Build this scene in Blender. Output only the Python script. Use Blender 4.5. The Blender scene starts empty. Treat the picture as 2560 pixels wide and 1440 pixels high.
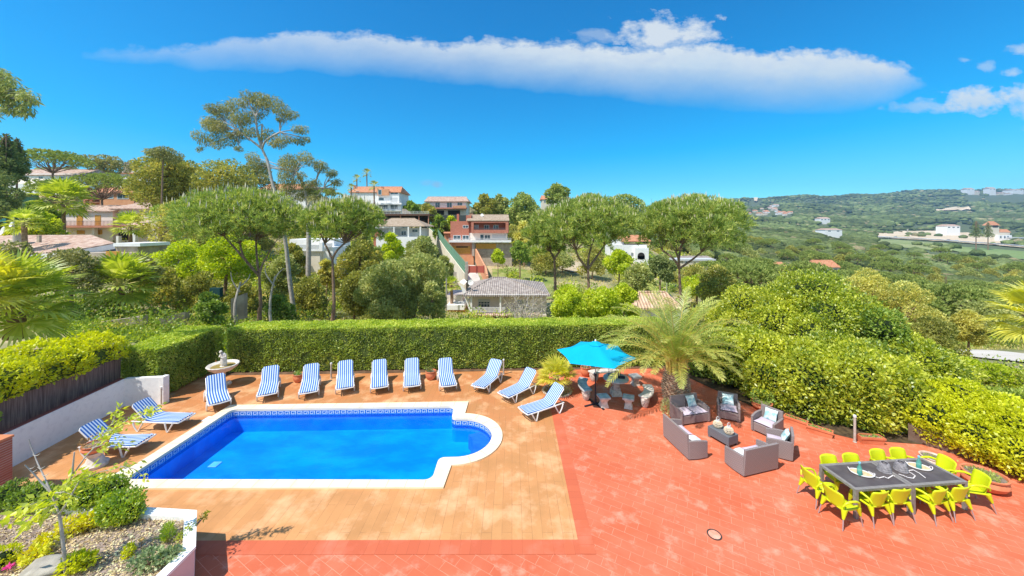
import bpy, bmesh, math, random
import numpy as np
from mathutils import Vector, Matrix
from mathutils.geometry import tessellate_polygon

R = math.radians
SC = bpy.context.scene
COL = SC.collection
FEXP, FGAIN = .66, 1.20
rng = np.random.default_rng(7)
random.seed(7)

# ---------------------------------------------------------------- survey of the place
# The viewer stands on a balcony 6.8 m above the terrace, looking along +Y.
F, HC, YH, CX = 900.0, 6.8, 567.0, 1280.0

def G(px, py, z=0.0):
    d = F * (HC - z) / (py - YH)
    return Vector(((px - CX) / F * d, d, z))

def P(px, py, d):
    return Vector(((px - CX) / F * d, d, HC - (py - YH) / F * d))

# ---------------------------------------------------------------- materials
def _new(name):
    m = bpy.data.materials.new(name)
    m.use_nodes = True
    nt = m.node_tree
    nt.nodes.clear()
    out = nt.nodes.new('ShaderNodeOutputMaterial')
    return m, nt, out

def nd(nt, t, **kw):
    n = nt.nodes.new(t)
    for k, v in kw.items():
        if k in n.inputs:
            n.inputs[k].default_value = v
        else:
            setattr(n, k, v)
    return n

def c4(c):
    return (c[0], c[1], c[2], 1.0)

def mat(name, c1, c2=None, scale=3.0, rough=0.7, bump=0.0, bscale=None, metallic=0.0, spec=0.3,
        lo=0.35, hi=0.65, coord='Object', detail=5.0, c3=None, s3=20.0, a3=0.5, stretch=None):
    m, nt, out = _new(name)
    L = nt.links.new
    b = nd(nt, 'ShaderNodeBsdfPrincipled')
    b.inputs['Roughness'].default_value = rough
    b.inputs['Metallic'].default_value = metallic
    b.inputs['Specular IOR Level'].default_value = spec
    b.inputs['Base Color'].default_value = c4(c1)
    L(b.outputs[0], out.inputs[0])
    tc = nd(nt, 'ShaderNodeTexCoord')
    src = tc.outputs[coord]
    if coord == 'World':
        src = None
    if stretch:
        mp = nd(nt, 'ShaderNodeMapping')
        mp.inputs['Scale'].default_value = stretch
        L(src, mp.inputs[0]); src = mp.outputs[0]
    if c2 is not None:
        n = nd(nt, 'ShaderNodeTexNoise'); n.inputs['Scale'].default_value = scale; n.inputs['Detail'].default_value = detail
        L(src, n.inputs['Vector'])
        r = nd(nt, 'ShaderNodeValToRGB')
        r.color_ramp.elements[0].position = lo; r.color_ramp.elements[1].position = hi
        r.color_ramp.elements[0].color = c4(c1); r.color_ramp.elements[1].color = c4(c2)
        L(n.outputs[0], r.inputs[0])
        col = r.outputs[0]
        if c3 is not None:
            n3 = nd(nt, 'ShaderNodeTexNoise'); n3.inputs['Scale'].default_value = s3; n3.inputs['Detail'].default_value = 4
            L(src, n3.inputs['Vector'])
            r3 = nd(nt, 'ShaderNodeValToRGB')
            r3.color_ramp.elements[0].position = 0.5; r3.color_ramp.elements[1].position = 0.68
            r3.color_ramp.elements[0].color = (0, 0, 0, 1); r3.color_ramp.elements[1].color = (a3, a3, a3, 1)
            L(n3.outputs[0], r3.inputs[0])
            mx = nd(nt, 'ShaderNodeMix', data_type='RGBA')
            L(r3.outputs[0], mx.inputs[0]); L(col, mx.inputs[6]); mx.inputs[7].default_value = c4(c3)
            col = mx.outputs[2]
        L(col, b.inputs['Base Color'])
    if bump:
        n2 = nd(nt, 'ShaderNodeTexNoise'); n2.inputs['Scale'].default_value = bscale or scale * 4; n2.inputs['Detail'].default_value = 5
        L(src, n2.inputs['Vector'])
        bp = nd(nt, 'ShaderNodeBump'); bp.inputs['Strength'].default_value = bump; bp.inputs['Distance'].default_value = 0.02
        L(n2.outputs[0], bp.inputs['Height']); L(bp.outputs[0], b.inputs['Normal'])
    return m

def brickmat(name, c1, c2, cm, bw, rh, ms, rot=0.0, stain=None, st_scale=1.2, st_lo=.5, st_hi=.75, st_amt=.6,
             rough=.75, stain2=None, s2_scale=.6, s2_amt=.5, bump=.3, ygrad=None, axis='XY', offset=.5):
    """rows of tiles with joints, plus wear in large patches"""
    m, nt, out = _new(name)
    L = nt.links.new
    b = nd(nt, 'ShaderNodeBsdfPrincipled'); b.inputs['Roughness'].default_value = rough
    b.inputs['Specular IOR Level'].default_value = .25
    L(b.outputs[0], out.inputs[0])
    tc = nd(nt, 'ShaderNodeTexCoord')
    mp = nd(nt, 'ShaderNodeMapping')
    if axis == 'XZ':
        mp.inputs['Rotation'].default_value = (R(-90), 0, 0)
    else:
        mp.inputs['Rotation'].default_value = (0, 0, rot)
    L(tc.outputs['Object'], mp.inputs[0])
    # slight waviness of the joints
    br = nd(nt, 'ShaderNodeTexBrick')
    br.offset = offset
    br.inputs['Scale'].default_value = 1.0
    br.inputs['Mortar Size'].default_value = ms
    br.inputs['Mortar Smooth'].default_value = .3
    br.inputs['Brick Width'].default_value = bw
    br.inputs['Row Height'].default_value = rh
    br.inputs['Color1'].default_value = c4(c1); br.inputs['Color2'].default_value = c4(c2); br.inputs['Mortar'].default_value = c4(c1)
    L(mp.outputs[0], br.inputs['Vector'])
    col = br.outputs['Color']

    def patch(col, c, sc, lo, hi, amt, det=6):
        n = nd(nt, 'ShaderNodeTexNoise'); n.inputs['Scale'].default_value = sc; n.inputs['Detail'].default_value = det
        n.inputs['Roughness'].default_value = .62
        L(tc.outputs['Object'], n.inputs['Vector'])
        r = nd(nt, 'ShaderNodeMapRange'); r.inputs['From Min'].default_value = lo; r.inputs['From Max'].default_value = hi
        r.inputs['To Max'].default_value = amt
        L(n.outputs[0], r.inputs['Value'])
        mx = nd(nt, 'ShaderNodeMix', data_type='RGBA'); L(r.outputs[0], mx.inputs[0]); L(col, mx.inputs[6]); mx.inputs[7].default_value = c4(c)
        return mx.outputs[2]
    if ygrad:
        sx = nd(nt, 'ShaderNodeSeparateXYZ'); L(tc.outputs['Object'], sx.inputs[0])
        n = nd(nt, 'ShaderNodeTexNoise'); n.inputs['Scale'].default_value = .5; L(tc.outputs['Object'], n.inputs['Vector'])
        ad = nd(nt, 'ShaderNodeMath', operation='MULTIPLY_ADD'); L(n.outputs[0], ad.inputs[0]); ad.inputs[1].default_value = 3.0; L(sx.outputs[1], ad.inputs[2])
        r = nd(nt, 'ShaderNodeMapRange'); r.inputs['From Min'].default_value = ygrad[0]; r.inputs['From Max'].default_value = ygrad[1]
        L(ad.outputs[0], r.inputs['Value'])
        mx = nd(nt, 'ShaderNodeMix', data_type='RGBA'); L(r.outputs[0], mx.inputs[0]); L(col, mx.inputs[6]); mx.inputs[7].default_value = c4(ygrad[2])
        col = mx.outputs[2]
    if stain2:
        col = patch(col, stain2, s2_scale, .42, .68, s2_amt)
    if stain:
        col = patch(col, stain, st_scale, st_lo, st_hi, st_amt)
    # joints: present only in places
    n = nd(nt, 'ShaderNodeTexNoise'); n.inputs['Scale'].default_value = 2.3; L(tc.outputs['Object'], n.inputs['Vector'])
    r = nd(nt, 'ShaderNodeMapRange'); r.inputs['From Min'].default_value = .35; r.inputs['From Max'].default_value = .6; r.inputs['To Min'].default_value = .25; r.inputs['To Max'].default_value = .9
    L(n.outputs[0], r.inputs['Value'])
    mu = nd(nt, 'ShaderNodeMath', operation='MULTIPLY'); L(br.outputs['Fac'], mu.inputs[0]); L(r.outputs[0], mu.inputs[1])
    mx = nd(nt, 'ShaderNodeMix', data_type='RGBA'); L(mu.outputs[0], mx.inputs[0]); L(col, mx.inputs[6]); mx.inputs[7].default_value = c4(cm)
    L(mx.outputs[2], b.inputs['Base Color'])
    bp = nd(nt, 'ShaderNodeBump'); bp.inputs['Strength'].default_value = bump; bp.inputs['Distance'].default_value = .01; bp.invert = True
    L(br.outputs['Fac'], bp.inputs['Height']); L(bp.outputs[0], b.inputs['Normal'])
    return m

def foliage(name, dark, light, accent=None, acc=.12, trans=.3, nscale=.7, gloss=.08, rough=.45):
    m, nt, out = _new(name)
    L = nt.links.new
    up_ = lambda c: None if c is None else tuple(min(.86, x ** FEXP * FGAIN * k_) for x, k_ in zip(c, (1.10, 1.0, .62)))
    dark, light, accent = up_(dark), up_(light), up_(accent); trans = min(.5, trans * 1.35); gloss *= .5
    g = nd(nt, 'ShaderNodeNewGeometry')
    r = nd(nt, 'ShaderNodeValToRGB')
    e = r.color_ramp.elements
    e[0].position = 0; e[0].color = c4(dark)
    e[1].position = .8; e[1].color = c4(light)
    if accent is not None:
        a = e.new(1 - acc + .001); a.color = c4(light)
        a = e.new(1.0); a.color = c4(accent)
    tc = nd(nt, 'ShaderNodeTexCoord')
    n = nd(nt, 'ShaderNodeTexNoise'); n.inputs['Scale'].default_value = nscale; n.inputs['Detail'].default_value = 3
    L(tc.outputs['Object'], n.inputs['Vector'])
    mr = nd(nt, 'ShaderNodeMapRange'); mr.inputs['From Min'].default_value = .3; mr.inputs['From Max'].default_value = .7
    mr.inputs['To Min'].default_value = -.32; mr.inputs['To Max'].default_value = .5
    L(n.outputs[0], mr.inputs['Value'])
    ad = nd(nt, 'ShaderNodeMath', operation='MULTIPLY_ADD'); ad.use_clamp = True; ad.inputs[1].default_value = .82
    L(g.outputs['Random Per Island'], ad.inputs[0]); L(mr.outputs[0], ad.inputs[2])
    L(ad.outputs[0], r.inputs[0])
    d = nd(nt, 'ShaderNodeBsdfDiffuse'); L(r.outputs[0], d.inputs[0])
    t = nd(nt, 'ShaderNodeBsdfTranslucent')
    hs = nd(nt, 'ShaderNodeHueSaturation'); hs.inputs['Saturation'].default_value = 1.15; hs.inputs['Value'].default_value = 1.1
    L(r.outputs[0], hs.inputs['Color']); L(hs.outputs[0], t.inputs[0])
    mx = nd(nt, 'ShaderNodeMixShader'); mx.inputs[0].default_value = trans
    L(d.outputs[0], mx.inputs[1]); L(t.outputs[0], mx.inputs[2])
    gl = nd(nt, 'ShaderNodeBsdfGlossy'); gl.inputs['Roughness'].default_value = rough
    gl.inputs[0].default_value = (.8, .85, .8, 1)
    m2 = nd(nt, 'ShaderNodeMixShader'); m2.inputs[0].default_value = gloss
    L(mx.outputs[0], m2.inputs[1]); L(gl.outputs[0], m2.inputs[2])
    L(m2.outputs[0], out.inputs[0])
    return m

# ---------------------------------------------------------------- meshes
class MB:
    def __init__(s):
        s.v = []; s.f = []; s.m = []
    def add(s, vs, fs, mi=0):
        o = len(s.v)
        s.v += [tuple(v) for v in vs]
        s.f += [tuple(i + o for i in f) for f in fs]
        s.m += [mi] * len(fs)
        return s
    def box(s, x0, y0, z0, x1, y1, z1, mi=0, M=None):
        if x0 > x1: x0, x1 = x1, x0
        if y0 > y1: y0, y1 = y1, y0
        if z0 > z1: z0, z1 = z1, z0
        vs = [Vector(p) for p in ((x0, y0, z0), (x1, y0, z0), (x1, y1, z0), (x0, y1, z0), (x0, y0, z1), (x1, y0, z1), (x1, y1, z1), (x0, y1, z1))]
        if M is not None: vs = [M @ p for p in vs]
        return s.add(vs, [(0, 3, 2, 1), (4, 5, 6, 7), (0, 1, 5, 4), (1, 2, 6, 5), (2, 3, 7, 6), (3, 0, 4, 7)], mi)
    def hexa(s, b, t, mi=0):
        """b,t: lists of n points, bottom ring and top ring"""
        n = len(b)
        fs = [tuple(range(n))[::-1], tuple(range(n, 2 * n))]
        for i in range(n):
            j = (i + 1) % n
            fs.append((i, j, n + j, n + i))
        return s.add(list(b) + list(t), fs, mi)
    def prism(s, poly, z0, z1, mi=0):
        return s.hexa([(p[0], p[1], z0) for p in poly], [(p[0], p[1], z1) for p in poly], mi)
    def tube(s, pts, rad, n=8, mi=0, caps=True, close=False):
        pts = [Vector(p) for p in pts]
        if not hasattr(rad, '__len__'): rad = [rad] * len(pts)
        vs = []; N = len(pts)
        prev = None
        for i, p in enumerate(pts):
            if close: d = pts[(i + 1) % N] - pts[i - 1]
            else: d = (pts[min(i + 1, N - 1)] - pts[max(i - 1, 0)])
            if d.length < 1e-9: d = Vector((0, 0, 1))
            d.normalize()
            if prev is None:
                a = d.cross(Vector((0, 0, 1)))
                if a.length < .2: a = d.cross(Vector((0, 1, 0)))
            else:
                a = prev - d * prev.dot(d)
            a.normalize(); b = d.cross(a); prev = a
            for k in range(n):
                t = 2 * math.pi * k / n
                vs.append(p + (a * math.cos(t) + b * math.sin(t)) * rad[i])
        fs = []
        for i in range(N if close else N - 1):
            i2 = (i + 1) % N
            for k in range(n):
                k2 = (k + 1) % n
                fs.append((i * n + k, i * n + k2, i2 * n + k2, i2 * n + k))
        if caps and not close:
            fs.append(tuple(range(n))[::-1]); fs.append(tuple(range((N - 1) * n, N * n)))
        return s.add(vs, fs, mi)
    def lathe(s, prof, n=24, c=(0, 0, 0), mi=0, sx=1, sy=1):
        vs = []
        for r, z in prof:
            for k in range(n):
                t = 2 * math.pi * k / n
                vs.append((c[0] + r * math.cos(t) * sx, c[1] + r * math.sin(t) * sy, c[2] + z))
        fs = []
        for i in range(len(prof) - 1):
            for k in range(n):
                k2 = (k + 1) % n
                fs.append((i * n + k, i * n + k2, (i + 1) * n + k2, (i + 1) * n + k))
        fs.append(tuple(range(n))[::-1]); fs.append(tuple(range((len(prof) - 1) * n, len(prof) * n)))
        return s.add(vs, fs, mi)
    def quad(s, a, b, c, d, mi=0):
        return s.add([a, b, c, d], [(0, 1, 2, 3)], mi)
    def fill(s, loops, z, mi=0):
        vv = [[Vector((p[0], p[1], 0)) for p in lp] for lp in loops]
        tri = tessellate_polygon(vv)
        flat = [Vector((p.x, p.y, z)) for lp in vv for p in lp]
        fs = []
        for t in tri:
            a, b, c = [flat[i] for i in t]
            if (b - a).cross(c - a).z < 0: t = (t[0], t[2], t[1])
            fs.append(tuple(t))
        return s.add(flat, fs, mi)

ORIG = {}
def _origin(o):
    while o is not None:
        if o.name in ORIG: return ORIG[o.name]
        o = o.parent
    return None

def mesh_obj(name, me, mats, parent=None, local=False):
    if not isinstance(mats, (list, tuple)): mats = [mats]
    for m in mats: me.materials.append(m)
    o = bpy.data.objects.new(name, me)
    COL.objects.link(o)
    if parent is not None:
        o.parent = parent
    return o

def part(name, mb, mats, parent=None, smooth=None, bevel=None, label=None):
    """one mesh object; world coordinates are turned local when the thing was surveyed in world space"""
    me = bpy.data.meshes.new(name)
    vs = mb.v
    og = _origin(parent) if parent is not None else None
    if og is not None:
        vs = [(v[0] - og[0], v[1] - og[1], v[2] - og[2]) for v in vs]
    me.from_pydata(vs, [], mb.f)
    me.polygons.foreach_set('material_index', mb.m)
    if smooth is not None:
        me.shade_smooth(); me.set_sharp_from_angle(angle=R(smooth))
    me.update()
    o = mesh_obj(name, me, mats, parent)
    if bevel:
        b = o.modifiers.new('bevel', 'BEVEL'); b.width = bevel; b.segments = 2; b.limit_method = 'ANGLE'; b.angle_limit = R(40)
    if label: o['label'] = label
    return o

def thing(name, label, cat, loc=(0, 0, 0), rz=0.0, group=None, world=False):
    o = bpy.data.objects.new(name, None)
    COL.objects.link(o)
    o.empty_display_size = .2
    o.location = loc; o.rotation_euler = (0, 0, rz)
    o['label'] = label; o['category'] = cat
    if group: o['group'] = group
    if world: ORIG[o.name] = tuple(loc)
    return o

def tag(o, label, cat, group=None):
    o['label'] = label; o['category'] = cat
    if group: o['group'] = group
    return o

def struct(o, kind='structure'):
    o['kind'] = kind
    return o

def recenter(o, loc):
    """move a one-mesh thing's origin to its base"""
    o.data.transform(Matrix.Translation(-Vector(loc)))
    o.location = loc
    return o

def dup(root, loc, rz=0.0, label=None, group=None, scale=None):
    def cp(o, parent):
        c = o.copy(); COL.objects.link(c); c.parent = parent
        for ch in list(o.children): cp(ch, c)
        return c
    r = cp(root, None)
    r.location = loc; r.rotation_euler = (0, 0, rz)
    if scale is not None: r.scale = scale if hasattr(scale, '__len__') else (scale,) * 3
    if label: r['label'] = label
    if group: r['group'] = group
    return r

# ---------------------------------------------------------------- fast leaf meshes
def qmesh(name, V, FI, mi=None):
    """V (n,3), FI (m,k) numpy -> mesh"""
    me = bpy.data.meshes.new(name)
    k = FI.shape[1]
    me.vertices.add(len(V)); me.vertices.foreach_set('co', np.ascontiguousarray(V, dtype=np.float32).ravel())
    me.loops.add(FI.size); me.loops.foreach_set('vertex_index', np.ascontiguousarray(FI, dtype=np.int32).ravel())
    me.polygons.add(len(FI))
    me.polygons.foreach_set('loop_start', np.arange(0, FI.size, k, dtype=np.int32))
    me.polygons.foreach_set('loop_total', np.full(len(FI), k, dtype=np.int32))
    if mi is not None: me.polygons.foreach_set('material_index', mi.astype(np.int32))
    me.update(calc_edges=True)
    return me

def unit(a):
    return a / np.maximum(np.linalg.norm(a, axis=1, keepdims=True), 1e-9)

def rdir(n):
    return unit(rng.normal(size=(n, 3)))

def leafcards(pts, dirs, L, W, mid=.45):
    """pointed four-cornered leaves; returns V, F"""
    n = len(pts)
    dirs = unit(dirs)
    side = unit(np.cross(dirs, rdir(n)))
    L = np.broadcast_to(np.asarray(L, float).reshape(-1, 1), (n, 1)); W = np.broadcast_to(np.asarray(W, float).reshape(-1, 1), (n, 1))
    V = np.empty((n, 4, 3))
    m = pts + dirs * L * mid
    V[:, 0] = pts; V[:, 1] = m + side * W * .5; V[:, 2] = pts + dirs * L; V[:, 3] = m - side * W * .5
    return V.reshape(-1, 3), np.arange(4 * n).reshape(n, 4)

def wav(p, s, seed=0):
    """cheap smooth noise in -1..1"""
    r = np.random.default_rng(seed + 11)
    out = np.zeros(len(p)); a = 1.0; tot = 0
    for k in range(5):
        for _ in range(2):
            d = r.normal(size=3); d /= np.linalg.norm(d)
            out += a * np.sin(p @ d * s * 2.1 + r.uniform(0, 6.28) + np.sin(p @ np.roll(d, 1) * s * 1.3 + r.uniform(0, 6)))
            tot += a
        s *= 1.9; a *= .62
    return out / tot * 2.0

class LF:
    """collects leaf quads"""
    def __init__(s): s.V = []; s.F = []; s.M = []; s.n = 0
    def add(s, V, Fi, mi=0):
        s.V.append(V); s.F.append(Fi + s.n); s.M.append(np.full(len(Fi), mi)); s.n += len(V)
    def build(s, name, mats, parent=None):
        V = np.concatenate(s.V)
        og = _origin(parent) if parent is not None else None
        if og is not None: V = V - np.array(og)
        me = qmesh(name, V, np.concatenate(s.F), np.concatenate(s.M))
        return mesh_obj(name, me, mats, parent)

def ell_pts(n, c, r, inner=.55):
    d = rdir(n)
    t = (inner ** 3 + (1 - inner ** 3) * rng.random(n)) ** (1 / 3)
    return np.array(c) + d * np.array(r) * t[:, None], d
# ---------------------------------------------------------------- camera, sun, sky
cam = bpy.data.cameras.new('camera'); co = bpy.data.objects.new('camera', cam); COL.objects.link(co)
cam.sensor_width = 36; cam.lens = 36 * F / 2560.0; cam.shift_y = -(720 - YH) / 2560.0
cam.clip_start = .1; cam.clip_end = 20000
co.location = (0, 0, HC); co.rotation_euler = (R(90), 0, 0)
SC.camera = co
SUN = Vector((-.52, -.38, 1.0)).normalized()
sl = bpy.data.lights.new('sun', 'SUN'); sl.energy = 4.3; sl.angle = R(.5); sl.color = (1, .95, .87)
so = bpy.data.objects.new('sun', sl); COL.objects.link(so)
so.rotation_euler = SUN.to_track_quat('Z', 'Y').to_euler(); so.location = (-20, -20, 40)
SC.view_settings.view_transform = 'Standard'; SC.view_settings.look = 'None'
SC.view_settings.exposure = 0.44; SC.view_settings.gamma = 1.0

def build_world():
    w = bpy.data.worlds.new('World'); SC.world = w; w.use_nodes = True
    nt = w.node_tree; nt.nodes.clear(); L = nt.links.new
    out = nd(nt, 'ShaderNodeOutputWorld'); bg = nd(nt, 'ShaderNodeBackground'); L(bg.outputs[0], out.inputs[0])
    bg.inputs['Strength'].default_value = .121
    sky = nd(nt, 'ShaderNodeTexSky'); sky.sky_type = 'NISHITA'; sky.sun_disc = False
    sky.sun_elevation = math.asin(SUN.z); sky.sun_rotation = math.atan2(SUN.x, SUN.y)
    sky.air_density = 1.0; sky.dust_density = .3; sky.ozone_density = 3.0; sky.altitude = 100
    hs = nd(nt, 'ShaderNodeHueSaturation'); hs.inputs['Saturation'].default_value = 1.28; hs.inputs['Value'].default_value = 1.0
    L(sky.outputs[0], hs.inputs['Color'])
    # deep cerulean Mediterranean sky: little red, most of it near the horizon
    sc_ = nd(nt, 'ShaderNodeSeparateColor'); L(hs.outputs[0], sc_.inputs[0])
    rr_ = nd(nt, 'ShaderNodeMath', operation='MULTIPLY_ADD'); rr_.inputs[1].default_value = .56; rr_.inputs[2].default_value = -.8; L(sc_.outputs[0], rr_.inputs[0])
    rm_ = nd(nt, 'ShaderNodeMath', operation='MAXIMUM'); rm_.inputs[1].default_value = .0; L(rr_.outputs[0], rm_.inputs[0])
    gg_ = nd(nt, 'ShaderNodeMath', operation='MULTIPLY'); gg_.inputs[1].default_value = 1.04; L(sc_.outputs[1], gg_.inputs[0])
    bb_ = nd(nt, 'ShaderNodeMath', operation='MULTIPLY'); bb_.inputs[1].default_value = 1.22; L(sc_.outputs[2], bb_.inputs[0])
    cm_ = nd(nt, 'ShaderNodeCombineColor'); L(rm_.outputs[0], cm_.inputs[0]); L(gg_.outputs[0], cm_.inputs[1]); L(bb_.outputs[0], cm_.inputs[2])
    tc = nd(nt, 'ShaderNodeTexCoord')
    sp = nd(nt, 'ShaderNodeSeparateXYZ'); L(tc.outputs['Generated'], sp.inputs[0])
    def M(op, a, b=None, c=None, clamp=False):
        n = nd(nt, 'ShaderNodeMath', operation=op); n.use_clamp = clamp
        for i, q in enumerate((a, b, c)):
            if q is None: continue
            if isinstance(q, (int, float)): n.inputs[i].default_value = q
            else: L(q, n.inputs[i])
        return n.outputs[0]
    y = M('MAXIMUM', sp.outputs[1], .02)
    # tangent-plane coordinates of the sky ahead (bearing, height), scaled so the cloud survey fits
    u = M('MULTIPLY_ADD', M('DIVIDE', sp.outputs[0], y), F, CX)
    v = M('MULTIPLY_ADD', M('DIVIDE', sp.outputs[2], y), -F, YH)
    front = M('GREATER_THAN', sp.outputs[1], .05)
    cb = nd(nt, 'ShaderNodeCombineXYZ'); L(M('MULTIPLY', u, .01), cb.inputs[0]); L(M('MULTIPLY', v, .016), cb.inputs[1])
    def noise(s, det, rough=.6):
        n = nd(nt, 'ShaderNodeTexNoise'); n.inputs['Scale'].default_value = s; n.inputs['Detail'].default_value = det
        n.inputs['Roughness'].default_value = rough; L(cb.outputs[0], n.inputs['Vector'])
        return M('SUBTRACT', n.outputs[0], .5)
    n1 = noise(.55, 8, .62); n2 = noise(1.8, 7, .6)
    def curve(pts, x0, x1, y0, y1):
        fc = nd(nt, 'ShaderNodeFloatCurve'); c = fc.mapping.curves[0]
        pts = [((x - x0) / (x1 - x0), (yy - y0) / (y1 - y0)) for x, yy in pts]
        c.points[0].location = pts[0]; c.points[1].location = pts[-1]
        for p in pts[1:-1]: c.points.new(*p)
        fc.mapping.update()
        t = nd(nt, 'ShaderNodeMapRange'); t.inputs['From Min'].default_value = x0; t.inputs['From Max'].default_value = x1
        L(u, t.inputs['Value']); L(t.outputs[0], fc.inputs['Value'])
        return M('MULTIPLY_ADD', fc.outputs[0], (y1 - y0), y0)
    top = curve([(200, 128), (260, 118), (330, 112), (390, 114), (410, 106), (470, 116), (520, 98), (560, 90), (640, 86), (740, 72), (820, 80), (900, 75), (980, 92), (1060, 93), (1120, 106), (1190, 92), (1290, 97), (1400, 98), (1480, 108), (1560, 118), (1700, 108), (1790, 104), (1850, 118), (1910, 128), (2000, 122), (2090, 122), (2200, 140), (2250, 155), (2290, 185), (2330, 215)], 200, 2330, 0, 400)
    bot = curve([(200, 138), (300, 158), (400, 168), (600, 180), (800, 186), (1000, 200), (1200, 216), (1400, 236), (1600, 258), (1800, 272), (1900, 278), (2100, 278), (2200, 262), (2270, 235), (2330, 215)], 200, 2330, 0, 400)
    n3 = noise(5.5, 6, .6); vt = M('ADD', v, M('MULTIPLY', n2, 60)); vt = M('ADD', vt, M('MULTIPLY', n1, 30)); vt = M('ADD', vt, M('MULTIPLY', n3, 26))
    a = M('DIVIDE', M('SUBTRACT', vt, top), 22, clamp=True)
    vb = M('ADD', v, M('MULTIPLY', n1, 60))
    b = M('DIVIDE', M('SUBTRACT', bot, vb), 95, clamp=True)
    b = M('POWER', b, .75)
    ur = nd(nt, 'ShaderNodeMapRange'); ur.inputs['From Min'].default_value = 210; ur.inputs['From Max'].default_value = 1500
    ur.inputs['To Min'].default_value = .5; ur.inputs['To Max'].default_value = .95; L(u, ur.inputs['Value'])
    d = M('MULTIPLY', M('MULTIPLY', a, b), ur.outputs[0])
    inr = M('MULTIPLY', M('GREATER_THAN', u, 205), M('LESS_THAN', u, 2325)); d = M('MULTIPLY', d, inr)
    d = M('MULTIPLY', d, M('MULTIPLY_ADD', n2, .7, .95, clamp=True))
    for (px, py, rx, ry, k) in ((1655, 88, 125, 50, .85), (2440, 252, 95, 36, .85), (2300, 268, 90, 18, .5), (2570, 255, 55, 55, .75), (2530, 183, 32, 13, .5),
                                (2550, 125, 40, 15, .5), (2462, 165, 26, 15, .35), (2412, 150, 24, 7, .3), (1090, 461, 14, 8, .7), (1066, 458, 16, 8, .4), (1500, 90, 60, 22, .3)):
        ex = M('DIVIDE', M('SUBTRACT', u, px), rx); ey = M('DIVIDE', M('SUBTRACT', v, py), ry)
        q = M('SQRT', M('ADD', M('MULTIPLY', ex, ex), M('MULTIPLY', ey, ey)))
        q = M('ADD', q, M('ADD', M('MULTIPLY', n1, 2.0), M('MULTIPLY', n2, 3.2)))
        e = M('MULTIPLY', M('POWER', M('MULTIPLY', M('SUBTRACT', 1.05, q), 1.3, clamp=True), .8), k)
        d = M('MAXIMUM', d, e)
    d = M('MULTIPLY', d, front, clamp=True)
    # unseen bank of bright cloud added behind the viewer to lift the fill light
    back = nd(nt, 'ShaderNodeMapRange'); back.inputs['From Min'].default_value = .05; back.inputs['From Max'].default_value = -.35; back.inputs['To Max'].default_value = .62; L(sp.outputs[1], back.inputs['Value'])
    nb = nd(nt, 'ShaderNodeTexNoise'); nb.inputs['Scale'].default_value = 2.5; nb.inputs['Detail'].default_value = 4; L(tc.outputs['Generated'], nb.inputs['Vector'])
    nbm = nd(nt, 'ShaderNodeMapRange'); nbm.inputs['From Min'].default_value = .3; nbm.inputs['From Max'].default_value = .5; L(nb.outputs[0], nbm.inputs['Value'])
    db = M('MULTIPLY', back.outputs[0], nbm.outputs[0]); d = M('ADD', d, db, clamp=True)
    # cloud tone: sunlit top, bluish underside
    sh = nd(nt, 'ShaderNodeMapRange'); L(M('SUBTRACT', vt, top), sh.inputs['Value']); sh.inputs['From Min'].default_value = 10; sh.inputs['From Max'].default_value = 150
    cc = nd(nt, 'ShaderNodeMix', data_type='RGBA'); L(sh.outputs[0], cc.inputs[0]); cc.inputs[6].default_value = (5.0, 5.3, 5.4, 1); cc.inputs[7].default_value = (1.9, 3.5, 5.2, 1)
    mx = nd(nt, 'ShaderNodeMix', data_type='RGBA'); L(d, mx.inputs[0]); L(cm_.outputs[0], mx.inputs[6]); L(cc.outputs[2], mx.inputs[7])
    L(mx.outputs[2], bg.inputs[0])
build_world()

# ---------------------------------------------------------------- terrain
_PX = [-700, 0, 200, 400, 640, 850, 1000, 1150, 1300, 1450, 1600, 1750, 1900, 2100, 2300, 2560, 3260]
_D = [18, 25, 35, 50, 70, 100, 150, 250, 450, 900, 1800, 2800, 5000]
_T = {  # image row of the ground at each distance, per bearing
 -700: [830, 730, 650, 600, 560, 500, 470, 480, 500, 520, 530, 540, 560],
 0:    [830, 740, 672, 620, 575, 475, 450, 460, 480, 520, 540, 545, 560],
 200:  [850, 770, 690, 635, 585, 480, 445, 460, 480, 520, 540, 545, 560],
 400:  [870, 800, 720, 660, 600, 520, 475, 470, 490, 520, 540, 545, 560],
 640:  [900, 830, 760, 690, 620, 555, 500, 490, 505, 530, 545, 548, 560],
 850:  [920, 860, 800, 730, 665, 590, 535, 515, 525, 540, 545, 548, 560],
 1000: [930, 870, 810, 745, 690, 610, 548, 525, 535, 545, 548, 548, 560],
 1150: [940, 880, 820, 765, 710, 620, 555, 530, 540, 548, 548, 548, 560],
 1300: [940, 890, 830, 770, 700, 635, 565, 535, 545, 548, 548, 548, 560],
 1450: [940, 890, 840, 775, 710, 655, 590, 545, 545, 548, 545, 545, 560],
 1600: [940, 890, 840, 780, 725, 670, 605, 555, 550, 548, 540, 522, 560],
 1750: [940, 900, 860, 805, 745, 695, 645, 595, 570, 555, 535, 505, 560],
 1900: [960, 920, 880, 835, 775, 725, 685, 635, 592, 565, 532, 496, 560],
 2100: [980, 940, 890, 855, 805, 765, 715, 655, 606, 576, 527, 483, 560],
 2300: [990, 940, 890, 860, 820, 780, 730, 668, 613, 584, 520, 477, 560],
 2560: [1000, 930, 885, 860, 830, 795, 750, 688, 622, 590, 512, 470, 560],
 3260: [1000, 940, 905, 870, 840, 805, 755, 695, 625, 592, 505, 472, 560]}
NPX, ND = 240, 190
_gp = np.linspace(-900, 3460, NPX); _gd = np.exp(np.linspace(math.log(14), math.log(6000), ND))
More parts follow.
